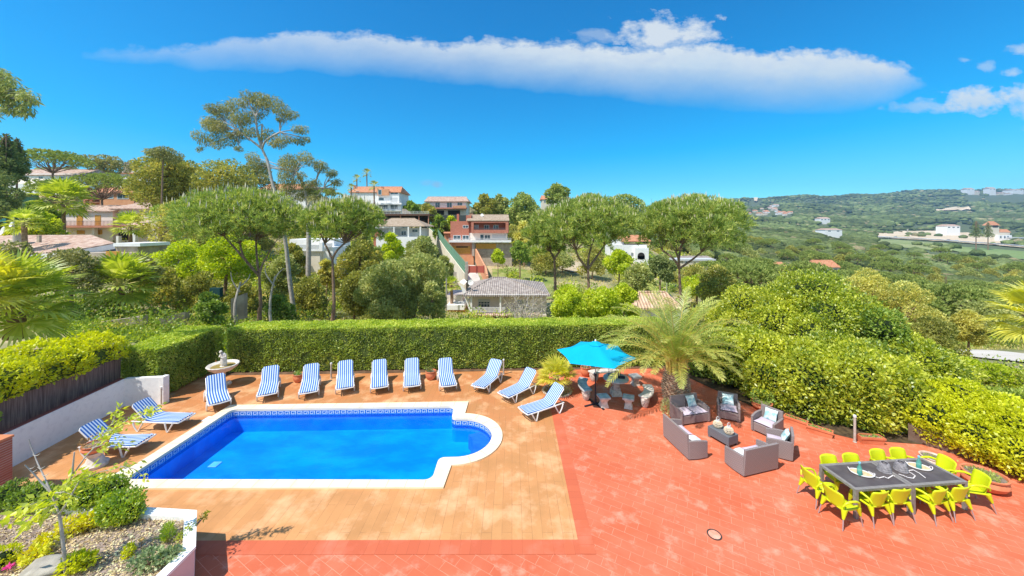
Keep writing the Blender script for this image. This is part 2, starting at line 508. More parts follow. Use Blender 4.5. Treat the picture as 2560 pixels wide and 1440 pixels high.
def _mk():
    tab = np.array([_T[p] for p in _PX], float)
    a = np.empty((len(_PX), ND))
    for i in range(len(_PX)): a[i] = np.interp(np.log(_gd), np.log(_D), tab[i])
    b = np.empty((NPX, ND))
    for j in range(ND): b[:, j] = np.interp(_gp, _PX, a[:, j])
    for _ in range(6):
        c = np.pad(b, 1, mode='edge')
        b = (c[:-2, 1:-1] + c[2:, 1:-1] + c[1:-1, :-2] + c[1:-1, 2:] + 2 * c[1:-1, 1:-1]) / 6
    return HC - (b - YH) / F * _gd[None, :]
_TZ = _mk()
def tz(x, y):
    x = np.atleast_1d(np.asarray(x, float)); y = np.maximum(np.atleast_1d(np.asarray(y, float)), 14.0)
    px = CX + F * x / y
    i = np.clip((px - _gp[0]) / (_gp[1] - _gp[0]), 0, NPX - 1.001)
    j = np.clip(np.log(y / 14) / math.log(6000 / 14) * (ND - 1), 0, ND - 1.001)
    i0 = i.astype(int); j0 = j.astype(int); fi = i - i0; fj = j - j0
    z = (_TZ[i0, j0] * (1 - fi) * (1 - fj) + _TZ[i0 + 1, j0] * fi * (1 - fj) + _TZ[i0, j0 + 1] * (1 - fi) * fj + _TZ[i0 + 1, j0 + 1] * fi * fj)
    p = np.stack([x, y, np.zeros_like(x)], 1)
    amp = np.clip((y - 25) / 60, 0, 1) * .35 + np.clip((y - 700) / 1000, 0, 1) * 17
    z = z + wav(p, .12, 1) * np.minimum(amp, .35) + wav(p, .0045, 2) * np.maximum(amp - .35, 0)
    return z
def tz1(x, y): return float(tz(x, y)[0])
def dfor(px, py, d0=60, d1=3500):
    """distance at which the ground in bearing px shows at row py"""
    ds = np.exp(np.linspace(math.log(d0), math.log(d1), 600)); x = (px - CX) / F * ds
    rows = YH - (tz(x, ds) - HC) * F / ds
    return float(ds[np.argmin(np.abs(rows - py))])
def onground(px, d): # point on the terrain in bearing px at distance d
    x = (px - CX) / F * d
    return Vector((x, d, tz1(x, d)))

M_ground = mat('hillside_earth', (.20, .20, .08), (.50, .39, .23), scale=.16, rough=.95, bump=.6, bscale=3, lo=.42, hi=.62, c3=(.24, .27, .09), s3=1.3, a3=.8)
def floor_tint():
    nt = M_ground.node_tree; L = nt.links.new; pb = [n for n in nt.nodes if n.type == 'BSDF_PRINCIPLED'][0]; src = pb.inputs['Base Color'].links[0].from_socket
    tc = nd(nt, 'ShaderNodeTexCoord'); sx = nd(nt, 'ShaderNodeSeparateXYZ'); L(tc.outputs['Object'], sx.inputs[0])
    mr = nd(nt, 'ShaderNodeMapRange'); mr.inputs['From Min'].default_value = 120; mr.inputs['From Max'].default_value = 320; mr.inputs['To Max'].default_value = .9; L(sx.outputs[1], mr.inputs['Value'])
    mx = nd(nt, 'ShaderNodeMix', data_type='RGBA'); L(mr.outputs[0], mx.inputs[0]); L(src, mx.inputs[6]); mx.inputs[7].default_value = (.085, .115, .05, 1); L(mx.outputs[2], pb.inputs['Base Color'])
floor_tint()
def build_terrain():
    ps = np.linspace(-900, 3460, 380)
    ds = np.concatenate([[.5, 4, 8, 12, 15, 16.5], np.exp(np.linspace(math.log(18), math.log(5900), 300))])
    PXg, Dg = np.meshgrid(ps, ds, indexing='ij')
    X = (PXg - CX) / F * Dg
    Z = tz(X.ravel(), Dg.ravel()).reshape(X.shape)
    Z0 = tz(X.ravel(), np.maximum(Dg.ravel(), 18)).reshape(X.shape)
    near = Dg < 18
    Z[near] = np.minimum(Z0[near], 1.2)
    terr = (Dg < 18.2) & (X > -15.6) & (X < 14.6)
    Z[terr] = -2.6
    left = near & (X <= -15.6); Z[left] = np.clip(Z[left], .2, 1.2)
    # just behind the long hedge the ground steps down from the terrace
    V = np.stack([X, Dg, Z], -1).reshape(-1, 3)
    n, k = X.shape
    I = np.arange(n * k).reshape(n, k)
    Fq = np.stack([I[:-1, :-1], I[1:, :-1], I[1:, 1:], I[:-1, 1:]], -1).reshape(-1, 4)
    me = qmesh('hillside_ground', V, Fq)
    me.shade_smooth()
    struct(mesh_obj('hillside_ground', me, M_ground))
build_terrain()

# ---------------------------------------------------------------- terrace paving
POOL_OUT = [(-10.72, 9.30), (-1.78, 9.34)]
POOL_OUT += [(-1.72, 10.22)]
_c = Vector((-1.72, 11.635)); _r = 1.415
for k in range(1, 24):
    t = R(-90 + 180 * k / 24); POOL_OUT.append((_c.x + _r * math.cos(t), _c.y + _r * math.sin(t)))
POOL_OUT += [(-1.70, 13.05), (-1.68, 13.94), (-10.70, 13.66)]
POOL_IN = []
def _round(cx, cy, r, a0, a1, n=7):
    for k in range(n + 1):
        t = R(a0 + (a1 - a0) * k / n); POOL_IN.append((cx + r * math.cos(t), cy + r * math.sin(t)))
_round(-10.18, 9.82, .18, 180, 270)
_round(-2.36, 9.84, .22, 270, 360)
_round(-1.96, 10.38, .18, 180, 90)
for k in range(1, 22):
    t = R(-90 + 180 * k / 22); POOL_IN.append((-1.72 + 1.07 * math.cos(t), 11.635 + 1.07 * math.sin(t)))
_round(-1.96, 12.89, .18, 270, 180)
_round(-2.36, 13.36, .2, 0, 90)
_round(-10.16, 13.14, .2, 90, 180)

RED_A, RED_B = (.61, .145, .066), (.56, .125, .056)
M_red = brickmat('red_paving', RED_A, RED_B, (.76, .31, .20), .46, .21, .005, rot=R(30), stain=(.76, .46, .33), st_scale=2.2, st_lo=.54, st_hi=.82, st_amt=.75,
                 stain2=(.64, .20, .11), s2_scale=.6, s2_amt=.8, bump=.2)
M_yel = brickmat('ochre_paving', (.64, .31, .12), (.58, .275, .105), (.30, .14, .06), 1.6, .225, .004, rot=R(90), stain=(.80, .46, .24), st_scale=1.1, st_lo=.48, st_hi=.66, st_amt=.75,
                 stain2=(.46, .22, .08), s2_scale=.9, s2_amt=.8, bump=.3, ygrad=(9.5, 17.0, (.50, .19, .066)))
M_band = brickmat('red_border', (.60, .142, .065), (.555, .125, .058), (.42, .09, .04), .22, 40, .004, rot=0, stain=(.80, .24, .15), st_scale=1.1, bump=.2, offset=0)
M_band2 = brickmat('red_border_side', (.60, .142, .065), (.555, .125, .058), (.42, .09, .04), .22, 40, .004, rot=R(90), stain=(.80, .24, .15), st_scale=1.1, bump=.2, offset=0)

hole = [(p[0] + (.02 if p[0] < -6 else -.02), p[1] + (.02 if p[1] < 11.6 else -.02)) for p in POOL_OUT]
b = MB(); b.fill([[(-15.5, 3), (14.6, 3), (14.6, 10.6), (13.6, 11.6), (10.9, 12.4), (9.9, 18.3), (-15.5, 18.3)], hole], 0.0)
struct(part('red_pavement', b, M_red))
b = MB(); b.fill([[(-15.4, 7.77), (1.43, 7.82), (1.45, 12.9), (1.35, 18.2), (-15.4, 18.2)], hole], 0.004)
struct(part('ochre_pavement', b, M_yel))
b = MB(); b.fill([[(-15.4, 7.44), (1.43, 7.47), (1.43, 7.82), (-15.4, 7.77)]], .007)
struct(part('pavement_border', b, M_band))
b = MB(); b.fill([[(1.43, 7.47), (1.75, 7.47), (1.77, 13.2), (1.45, 13.2)]], .007)
struct(part('pavement_border', b, M_band2))
# terrace edge under the paving
M_conc = mat('concrete', (.36, .33, .28), (.46, .42, .36), 2, .85, .2)
M_soil = mat('garden_soil', (.10, .055, .03), (.19, .11, .065), 3, .95, .6, 30)
b = MB(); b.fill([[(-13.7, 16.45), (-5, 16.75), (3, 17.15), (9.3, 17.35), (9.9, 18.35), (-13.9, 18.35)]], .012)
struct(part('hedge_bed_soil', b, M_soil))
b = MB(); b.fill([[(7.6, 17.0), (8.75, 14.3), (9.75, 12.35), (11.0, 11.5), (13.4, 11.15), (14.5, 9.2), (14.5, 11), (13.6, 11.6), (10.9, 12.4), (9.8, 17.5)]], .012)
struct(part('shrub_bed_soil', b, mat('shade_darkened_soil', (.045, .03, .018), (.12, .08, .04), 6, .95, .6, 30)))  # soil colour darkened to imitate the shade under the shrubs
b = MB(); b.box(-15.5, 18.3, -2.6, 9.9, 18.5, -.02)
tag(part('terrace_wall', b, M_conc), 'plain grey retaining wall below the back edge of the terrace', 'wall')

# ---------------------------------------------------------------- pool
M_cop = mat('cream_coping', (.86, .70, .47), (.90, .77, .56), 1.5, .6, .08, 30)
M_joint = mat('coping_joint', (.48, .33, .2), rough=.9)
def basin_mat(name, c1, c2, sc):
    m, nt, out = _new(name); L = nt.links.new
    b = nd(nt, 'ShaderNodeBsdfPrincipled'); b.inputs['Roughness'].default_value = .5; L(b.outputs[0], out.inputs[0])
    tc = nd(nt, 'ShaderNodeTexCoord'); mp = nd(nt, 'ShaderNodeMapping'); mp.inputs['Rotation'].default_value = (0, 0, .6); mp.inputs['Scale'].default_value = (.7, 1.5, 1)
    L(tc.outputs['Object'], mp.inputs[0])
    n = nd(nt, 'ShaderNodeTexNoise'); n.inputs['Scale'].default_value = sc; n.inputs['Detail'].default_value = 4; L(mp.outputs[0], n.inputs['Vector'])  # basin mottling, with caustic-like light put into the colour
    r = nd(nt, 'ShaderNodeValToRGB'); n.inputs['Roughness'].default_value = .68; r.color_ramp.elements[0].position = .38; r.color_ramp.elements[1].position = .64
    r.color_ramp.elements[0].color = c4(c1); r.color_ramp.elements[1].color = c4(c2); L(n.outputs[0], r.inputs[0])
    L(r.outputs[0], b.inputs['Base Color'])
    return m
M_basin = basin_mat('blue_mosaic', (.004, .31, .76), (.008, .48, .95), .8)
M_tile = mat('blue_tile_border', (.02, .15, .46), (.03, .20, .56), 14, .25)
M_key = mat('white_tile_key', (.72, .78, .84), rough=.3)
pool = thing('swimming_pool', 'rectangular blue mosaic pool with a rounded bay on its right end and cream coping', 'swimming pool', (-6.2, 11.5, 0), world=True)
b = MB()
zt, zb = .045, -.03
nO, nI = len(POOL_OUT), len(POOL_IN)
b.fill([POOL_OUT, POOL_IN], zt)
def wallring(b, loop, z0, z1, flip, mi=0):
    n = len(loop); vs = [(p[0], p[1], z0) for p in loop] + [(p[0], p[1], z1) for p in loop]
    fs = []
    for i in range(n):
        j = (i + 1) % n
        fs.append((j, i, n + i, n + j) if flip else (i, j, n + j, n + i))
    b.add(vs, fs, mi)
wallring(b, POOL_OUT, zb, zt, False); wallring(b, POOL_IN, zb - .02, zt, True)
# joints between the coping stones
def joints(p0, p1, q0, q1, n):
    for k in range(1, n):
        t = k / n
        a = Vector((p0[0] + (p1[0] - p0[0]) * t, p0[1] + (p1[1] - p0[1]) * t, zt + .002)); c = Vector((q0[0] + (q1[0] - q0[0]) * t, q0[1] + (q1[1] - q0[1]) * t, zt + .002))
        d = (c - a).normalized().cross(Vector((0, 0, 1))) * .005
        b.quad(a - d, a + d, c + d, c - d, 1)
joints((-10.7, 9.30), (-1.8, 9.34), (-10.7, 9.64), (-1.8, 9.62), 18)
joints((-10.7, 13.66), (-1.7, 13.94), (-10.7, 13.34), (-1.7, 13.56), 18)
joints((-10.72, 9.3), (-10.70, 13.66), (-10.36, 9.3), (-10.36, 13.66), 9)
for k in range(1, 8):
    t = R(-90 + 22.5 * k); u_ = Vector((math.cos(t), math.sin(t), 0)); a = Vector((-1.72, 11.635, zt + .002)) + u_ * 1.075; c = a + u_ * .335
    d = u_.cross(Vector((0, 0, 1))) * .005; b.quad(a - d, a + d, c + d, c - d, 1)
part('coping', b, [M_cop, M_joint], pool)
b = MB(); n = nI; ZF = -.80
wallring(b, POOL_IN, ZF, -.05, True)
b.fill([POOL_IN], ZF)
part('basin', b, M_basin, pool)
# tile band with a white key pattern just below the coping
def offs(loop, d):
    out = []; n = len(loop)
    for i in range(n):
        a = Vector(loop[i - 1]); c = Vector(loop[(i + 1) % n]); t = (c - a).normalized()
        out.append((loop[i][0] - t.y * d, loop[i][1] + t.x * d))
    return out
inn = offs(POOL_IN, .006); inn2 = offs(POOL_IN, .010)
b = MB(); wallring(b, inn, -.30, -.035, True)
tb = part('tile_border', b, M_tile, pool)
b = MB()
L_ = [0]; pts_ = inn2 + [inn2[0]]
for i in range(len(inn2)): L_.append(L_[-1] + (Vector(pts_[i + 1]) - Vector(pts_[i])).length)
def at_(s):
    s %= L_[-1]
    for i in range(len(inn2)):
        if s <= L_[i + 1]:
            t = (s - L_[i]) / max(L_[i + 1] - L_[i], 1e-6); return (pts_[i][0] + (pts_[i + 1][0] - pts_[i][0]) * t, pts_[i][1] + (pts_[i + 1][1] - pts_[i][1]) * t)
    return pts_[-1]
def strip(s0, s1, z0, z1):
    a, c = at_(s0), at_(s1); b.quad((a[0], a[1], z0), (a[0], a[1], z1), (c[0], c[1], z1), (c[0], c[1], z0))
_n = int(L_[-1] / .23); _w = L_[-1] / _n
for k in range(_n):
    s = k * _w
    strip(s + .01, s + .19, -.075, -.055); strip(s + .17, s + .19, -.165, -.075); strip(s + .07, s + .17, -.165, -.145)
    strip(s + .07, s + .09, -.145, -.105); strip(s + .01, s + .035, -.20, -.075); strip(s + .035, s + .215, -.20, -.183)
part('key_pattern', b, M_key, tb)
# water
m, nt, out = _new('pool_water'); L = nt.links.new
tr = nd(nt, 'ShaderNodeBsdfTransparent'); tr.inputs[0].default_value = (.42, .78, 1, 1)
gl = nd(nt, 'ShaderNodeBsdfGlossy'); gl.inputs['Roughness'].default_value = .03
fr = nd(nt, 'ShaderNodeFresnel'); fr.inputs[0].default_value = 1.2
tc = nd(nt, 'ShaderNodeTexCoord'); no = nd(nt, 'ShaderNodeTexNoise'); no.inputs['Scale'].default_value = 3.5; no.inputs['Detail'].default_value = 3; L(tc.outputs['Object'], no.inputs['Vector'])
bp = nd(nt, 'ShaderNodeBump'); bp.inputs['Strength'].default_value = .4; bp.inputs['Distance'].default_value = .02; L(no.outputs[0], bp.inputs['Height'])
L(bp.outputs[0], gl.inputs['Normal']); L(bp.outputs[0], fr.inputs['Normal'])
mx = nd(nt, 'ShaderNodeMixShader'); L(fr.outputs[0], mx.inputs[0]); L(tr.outputs[0], mx.inputs[1]); L(gl.outputs[0], mx.inputs[2]); L(mx.outputs[0], out.inputs[0])
M_water = m
b = MB(); b.fill([offs(POOL_IN, .004)], -.17)
struct(part('pool_water', b, M_water))
# submerged light and entry steps of the bay
M_white = mat('white_plastic', (.80, .80, .80), rough=.4)
M_lamp = mat('pool_lamp_face', (.55, .80, .85), rough=.3)
p = G(537, 1160, ZF + .03)
lt = thing('pool_light', 'small square white light plate set in the pool floor near the left wall', 'pool light', (p.x, p.y, ZF + .01))
b = MB(); b.box(-.13, -.13, 0, .13, .13, .012); part('frame', b, M_white, lt)
b = MB(); b.box(-.09, -.09, .012, .09, .09, .02); part('lens', b, M_lamp, lt)
b = MB(); M_step = basin_mat('step_mosaic', (.06, .20, .62), (.10, .27, .72), 3)
arc1 = [(-1.72 + 1.04 * math.cos(R(t)), 11.635 + 1.04 * math.sin(R(t))) for t in range(-55, 56, 10)] + [(-1.72 + .45 * math.cos(R(t)), 11.635 + .80 * math.sin(R(t))) for t in range(60, -61, -15)]
b.prism(arc1, ZF, -.32)
part('entry_step', b, M_step, pool)
# skimmer lids beside the pool
for (px, py, w) in ((523, 1048, .32), (322, 1175, .36)):
    p = G(px, py); b = MB(); b.box(-w / 2, -w / 2, 0, w / 2, w / 2, .012)
    o = part('skimmer_lid', b, M_white, bevel=.01); o.location = (p.x, p.y, .006)
    tag(o, 'square white skimmer lid beside the pool near the back left corner' if py < 1100 else 'square white skimmer lid beside the pool near the front left corner', 'skimmer lid', 'skimmer lids along the left pool edge')
# drain cover
p = G(1786, 1337); dc = thing('drain_cover', 'round paved drain cover with a dark metal rim set in the red paving', 'drain cover', (p.x, p.y, .004))
b = MB()
for k in range(24):
    a0, a1 = R(15 * k), R(15 * k + 15)
    b.hexa([(r_ * math.cos(a), r_ * math.sin(a), 0) for r_, a in ((.125, a0), (.15, a0), (.15, a1), (.125, a1))], [(r_ * math.cos(a), r_ * math.sin(a), .006) for r_, a in ((.125, a0), (.15, a0), (.15, a1), (.125, a1))])
part('rim', b, mat('dark_iron', (.05, .045, .04), rough=.6), dc)
b = MB(); b.lathe([(.12, 0), (.12, .004)], 24); part('lid', b, mat('pale_red_fill', (.82, .26, .16), (.86, .42, .3), 5, .8), dc)
# ================================================================ terrace furniture
# ---------------------------------------------------------------- sun loungers
M_plast = mat('white_resin', (.72, .71, .69), rough=.35, spec=.4)
def stripe_mat():
    m, nt, out = _new('blue_white_stripes'); L = nt.links.new
    b = nd(nt, 'ShaderNodeBsdfPrincipled'); b.inputs['Roughness'].default_value = .8; L(b.outputs[0], out.inputs[0])
    tc = nd(nt, 'ShaderNodeTexCoord'); s = nd(nt, 'ShaderNodeSeparateXYZ'); L(tc.outputs['Object'], s.inputs[0])
    a = nd(nt, 'ShaderNodeMath', operation='MULTIPLY_ADD'); a.inputs[1].default_value = 7.5 / .60; a.inputs[2].default_value = 10.0; L(s.outputs[0], a.inputs[0])
    f = nd(nt, 'ShaderNodeMath', operation='FRACT'); L(a.outputs[0], f.inputs[0])
    g = nd(nt, 'ShaderNodeMath', operation='COMPARE'); g.inputs[1].default_value = .5; g.inputs[2].default_value = .22; L(f.outputs[0], g.inputs[0])
    g2 = nd(nt, 'ShaderNodeMath', operation='COMPARE'); g2.inputs[1].default_value = .5; g2.inputs[2].default_value = .29; L(f.outputs[0], g2.inputs[0])
    mx = nd(nt, 'ShaderNodeMix', data_type='RGBA'); L(g2.outputs[0], mx.inputs[0]); mx.inputs[6].default_value = (.62, .70, .80, 1); mx.inputs[7].default_value = (.13, .31, .62, 1)
    m2 = nd(nt, 'ShaderNodeMix', data_type='RGBA'); L(g.outputs[0], m2.inputs[0]); L(mx.outputs[2], m2.inputs[6]); m2.inputs[7].default_value = (.018, .11, .40, 1)
    L(m2.outputs[2], b.inputs['Base Color'])
    return m
M_stripe = stripe_mat()
LG = 'striped sun loungers set out round the pool'
def make_lounger():
    t = thing('sun_lounger', '', 'sun lounger', group=LG)
    hip = (1.12, .315); ang = R(46); bl = .70
    def prof(s):  # distance along the bed -> (y,z)
        if s < hip[0]: return (s, .315 + .035 * max(0, (s - .75) / .4) ** 2 - .02 * math.sin(math.pi * min(s / 1.1, 1)))
        q = s - hip[0]; return (hip[0] + q * math.cos(ang), .35 + q * math.sin(ang))
    S = [0, .1, .25, .45, .65, .85, 1.0, 1.12, 1.2, 1.35, 1.5, 1.65, 1.76, 1.82]
    w = .29
    b = MB(); rows = []
    for s in S:
        y, z = prof(s); ww = w if s < 1.75 else w - .05 * (s - 1.75) / .07
        if s < .05: ww = w - .02
        rows.append([(-ww, y, z + .028), (-ww * .5, y, z + .036), (0, y, z + .036), (ww * .5, y, z + .036), (ww, y, z + .028), (ww, y, z + .004), (-ww, y, z + .004)])
    n = 7
    b.v = [p for r_ in rows for p in r_]
    for i in range(len(rows) - 1):
        for k in range(n):
            k2 = (k + 1) % n
            b.f.append((i * n + k, i * n + k2, (i + 1) * n + k2, (i + 1) * n + k))
    b.f += [tuple(range(n))[::-1], tuple(range((len(rows) - 1) * n, len(rows) * n))]
    b.m = [0] * len(b.f)
    part('mattress', b, M_stripe, t, smooth=50)
    b = MB()
    for x in (-.315, .315):
        b.tube([(x, -.02, .30), (x, .5, .30), (x, 1.18, .315), (x, 1.58, .33)], [.02, .026, .026, .02], 8)
    b.tube([(-.315, -.02, .30), (0, -.05, .30), (.315, -.02, .30)], .022, 8)
    b.tube([(-.315, 1.56, .33), (.315, 1.56, .33)], .02, 8)
    b.tube([(-.3, .45, .285), (.3, .45, .285)], .016, 6); b.tube([(-.3, .9, .285), (.3, .9, .285)], .016, 6)
    part('frame', b, M_plast, t, smooth=40)
    b = MB()
    for x in (-.292, .292):
        b.tube([(x, 1.12, .33), (x, 1.12 + .66 * math.cos(ang), .33 + .66 * math.sin(ang)), (x * .8, 1.12 + .71 * math.cos(ang), .33 + .71 * math.sin(ang))], .02, 8)
    yt, ztp = 1.12 + .71 * math.cos(ang), .33 + .71 * math.sin(ang)
    b.tube([(-.235, yt, ztp), (.235, yt, ztp)], .022, 8)
    for q in (.2, .4, .58): b.box(-.28, 1.12 + q * math.cos(ang) - .02, .325 + q * math.sin(ang) - .02, .28, 1.12 + q * math.cos(ang) + .02, .325 + q * math.sin(ang) - .004)
    part('backrest', b, M_plast, t, smooth=40)
    for x in (-.335, .335):
        for y0, sp in ((.16, .26), (1.18, .34)):
            b = MB(); o = .015 if x > 0 else -.015
            b.tube([(x, y0 - .03, .315), (x + o, y0 + .05, .17), (x + o, y0 + .13, .024), (x + o, y0 + .17, .02), (x + o, y0 + sp * .8, .17), (x, y0 + sp, .315)], [.026, .024, .022, .022, .024, .026], 8)
            part('leg', b, M_plast, t, smooth=40)
    return t
LOUNGERS = [  # foot end x,y, heading (degrees, 0 = head toward +Y, + = toward -X), label
 (-10.78, 13.28, 44, 'striped sun lounger in front of the white fountain beside the left hedge'),
 (-9.48, 13.92, 29, 'striped sun lounger between the fountain lounger and the first terracotta pot'),
 (-7.98, 14.1, 25, 'striped sun lounger just right of the leftmost terracotta pot on the deck'),
 (-6.72, 14.48, 24, 'striped sun lounger right of the wooden post that stands before the hedge'),
 (-5.35, 14.55, 20.5, 'striped sun lounger in the middle of the hedge row, second left of the second pot'),
 (-4.07, 14.68, 16, 'striped sun lounger immediately left of the terracotta pot in mid hedge row'),
 (-2.58, 14.7, 16, 'striped sun lounger immediately right of the terracotta pot in mid hedge row'),
 (-1.38, 14.62, -25, 'striped sun lounger turned to the right beside the post near the hedge'),
 (-.33, 13.9, -45, 'striped sun lounger angled right between the post and the small fan palm'),
 (.40, 12.7, -59, 'striped sun lounger nearest the umbrella, on the edge of the red paving'),
 (-11.05, 12.22, 88, 'striped sun lounger left of the pool with its head toward the white wall'),
 (-11.15, 10.95, 93, 'striped sun lounger half hidden by the leafy branch at the left of the pool')]
L0 = make_lounger()
for i, (x, y, a, lab) in enumerate(LOUNGERS):
    if i == 0: L0.location = (x, y, .004); L0.rotation_euler = (0, 0, R(a)); L0['label'] = lab
    else: dup(L0, (x, y, .004), R(a), lab)

# ---------------------------------------------------------------- terracotta pots and planters
M_terra = mat('terracotta', (.58, .17, .075), (.68, .24, .12), 4, .8, .1)
M_gravel = mat('pot_soil', (.16, .12, .09), (.30, .24, .18), 20, .95, .5, 60)
M_succ = foliage('succulent_green', (.06, .16, .03), (.20, .36, .07), nscale=4)
M_dry = foliage('dry_stems', (.12, .09, .05), (.28, .20, .12), nscale=4, trans=.1)
def pot(label, loc, r=.26, h=.36, kind='tuft', grp='round terracotta pots on the terrace', n=60, lh=.3, fm=None, squash=1.0):
    t = thing('flower_pot', label, 'flower pot', loc, group=grp)
    b = MB(); b.lathe([(r * .6, 0), (r * .86, h * .22), (r, h * .5), (r * .92, h * .8), (r * .84, h * .88), (r * .98, h * .9), (r * 1.0, h), (r * .88, h), (r * .84, h * .86), (0.01, h * .85)], 28, sx=1, sy=squash)
    part('pot', b, M_terra, t, smooth=40)
    b = MB(); b.lathe([(r * .85, h * .86), (r * .5, h * .9), (.01, h * .9)], 20); part('soil', b, M_gravel, t, smooth=60)
    lf = LF()
    if kind == 'tuft':
        pts = np.stack([rng.normal(0, r * .3, n), rng.normal(0, r * .3, n), np.full(n, h * .9)], 1)
        d = unit(rng.normal(size=(n, 3)) * [.55, .55, .2] + [0, 0, .8]); V, Fi = leafcards(pts, d, lh * rng.uniform(.6, 1.1, n), .035)
    elif kind == 'bush':
        pts, dd = ell_pts(n, (0, 0, h + lh * .35), (r * 1.05, r * 1.05, lh * .55), .4); V, Fi = leafcards(pts, dd + [0, 0, .4], .07 * rng.uniform(.6, 1.2, n), .05)
    else:
        pts = np.stack([rng.uniform(-r * .6, r * .6, n), rng.uniform(-r * .6, r * .6, n), np.full(n, h * .89)], 1)
        V, Fi = leafcards(pts, rdir(n) * [1, 1, .3] + [0, 0, .5], lh * rng.uniform(.5, 1, n), .03)
    lf.add(V, Fi); lf.build('plant', fm or M_succ, t)
    return t
def gz(px, py): p = G(px, py); return (p.x, p.y, .004)
pot('terracotta pot with pale green tufts between the second and third hedge loungers', gz(747, 954), .23, .34, 'tuft', n=50, lh=.2)
pot('terracotta pot with sparse dark leaves between two loungers in mid hedge row', gz(1077, 948), .235, .38, 'tuft', n=26, lh=.34, fm=foliage('dark_leaf_pot', (.03, .05, .02), (.12, .17, .06)))
pot('terracotta pot with grey stalks under the blue umbrella beside the hedge', gz(1464, 939), .24, .40, 'tuft', n=40, lh=.22, fm=M_dry)
pot('broad terracotta bowl full of leafy green under the right hedge behind the grey armchairs', gz(1905, 1022), .34, .26, 'bush', n=400, lh=.5)
pot('wide terracotta bowl of low grass behind the last yellow chair', gz(2462, 1218), .42, .36, 'tuft', n=220, lh=.12, fm=foliage('bowl_grass', (.12, .18, .05), (.30, .38, .12)))
t = pot('low white rimmed round pot behind the right end of the dining table', gz(2331, 1160), .27, .22, 'low', n=30, lh=.06, grp=None)
for c in t.children:
    if c.name.startswith('pot'): c.data.materials[0] = mat('whitewashed_clay', (.70, .62, .52), (.6, .4, .3), 6, .8)
# window-box planters along the right hedge
def boxplanter(px, py, w, d, h, rz, label):
    p = G(px, py); t = thing('planter_box', label, 'planter', (p.x, p.y, .004), R(rz), 'rectangular terracotta planter boxes under the right hedge')
    b = MB(); i = .03
    bt = [(-w / 2 + .03, -d / 2 + .02, 0), (w / 2 - .03, -d / 2 + .02, 0), (w / 2 - .03, d / 2 - .02, 0), (-w / 2 + .03, d / 2 - .02, 0)]
    tp = [(-w / 2, -d / 2, h), (w / 2, -d / 2, h), (w / 2, d / 2, h), (-w / 2, d / 2, h)]
    tin = [(x * (1 - 2 * i / w), y * (1 - 2 * i / d), h) for x, y, _ in tp]; bin_ = [(x, y, h - .05) for x, y, _ in tin]
    b.add(bt + tp + tin + bin_, [(3, 2, 1, 0), (12, 13, 14, 15)] + [(k, (k + 1) % 4, 4 + (k + 1) % 4, 4 + k) for k in range(4)] + [(4 + k, 4 + (k + 1) % 4, 8 + (k + 1) % 4, 8 + k) for k in range(4)] + [(8 + k, 8 + (k + 1) % 4, 12 + (k + 1) % 4, 12 + k) for k in range(4)])
    b.box(-w / 2 - .012, -d / 2 - .012, h - .06, w / 2 + .012, -d / 2, h - .01)
    part('box', b, M_terra, t)
    b = MB(); b.box(-w / 2 + .035, -d / 2 + .035, h - .08, w / 2 - .035, d / 2 - .035, h - .035); part('soil', b, M_gravel, t)
    lf = LF(); n = 60; V, Fi = leafcards(np.stack([rng.uniform(-w * .4, w * .4, n), rng.uniform(-d * .3, d * .3, n), np.full(n, h - .03)], 1), rdir(n) * [1, 1, .4] + [0, 0, .6], .10 * rng.uniform(.4, 1, n), .03)
    lf.add(V, Fi); lf.build('plant', M_succ, t)
boxplanter(1990, 1060, .66, .22, .20, -52, 'terracotta planter box nearest the grey armchairs under the right hedge')
boxplanter(2050, 1085, .66, .22, .20, -44, 'terracotta planter box with a small sprig, left of the short wooden lamp post')
boxplanter(2176, 1107, .68, .24, .22, -6, 'terracotta planter box standing alone right of the short wooden lamp post')

# ---------------------------------------------------------------- small posts with lamp heads
M_post = mat('grey_wood_post', (.42, .36, .30), (.54, .48, .42), 8, .8)
for px, py, h, lab in ((828, 946, .62, 'short wooden lamp post standing before the hedge between two loungers'),
                       (1259, 936, .62, 'short wooden lamp post behind the lounger turned right, before the hedge'),
                       (404, 1012, .62, 'short wooden lamp post at the end of the low white wall'),
                       (2137, 1106, .78, 'short wooden lamp post before the right hedge behind the dining table')):
    p = G(px, py); t = thing('garden_post', lab, 'lamp post', (p.x, p.y, .004), group='short posts round the terrace')
    b = MB(); b.lathe([(.05, 0), (.05, .02), (.036, .03), (.034, h)], 12); part('post', b, M_post, t, smooth=40)
    b = MB(); b.lathe([(.034, h), (.045, h + .01), (.045, h + .07), (.02, h + .09)], 12); part('lamp_cap', b, M_plast, t, smooth=40)

# ---------------------------------------------------------------- fountain with statue
M_stone = mat('weathered_stone', (.62, .56, .50), (.74, .68, .60), 6, .85, .35, 18, c3=(.36, .31, .27), s3=9, a3=.6)
M_stone2 = mat('rubble_stone', (.55, .44, .38), (.70, .62, .55), 11, .9, .8, 9, c3=(.22, .15, .12), s3=10, a3=.95)
fx, fy = -12.36, 15.4
ft = thing('garden_fountain', 'white stone fountain with a shallow round basin on a pedestal beside the left hedge', 'fountain', (fx, fy, .004))
b = MB(); b.lathe([(.2, 0), (.2, .06), (.15, .1), (.10, .2), (.085, .4), (.1, .55), (.16, .62)], 20); part('pedestal', b, M_stone, ft, smooth=40)
b = MB(); b.lathe([(.12, .6), (.34, .66), (.5, .78), (.56, .88), (.58, .90), (.56, .925), (.52, .92), (.40, .83), (.1, .80), (.01, .8)], 36); part('basin', b, M_stone, ft, smooth=40)
b = MB(); b.lathe([(.43, .852), (.01, .853)], 28); part('water', b, mat('basin_water', (.34, .25, .08), rough=.08, spec=.6), ft)
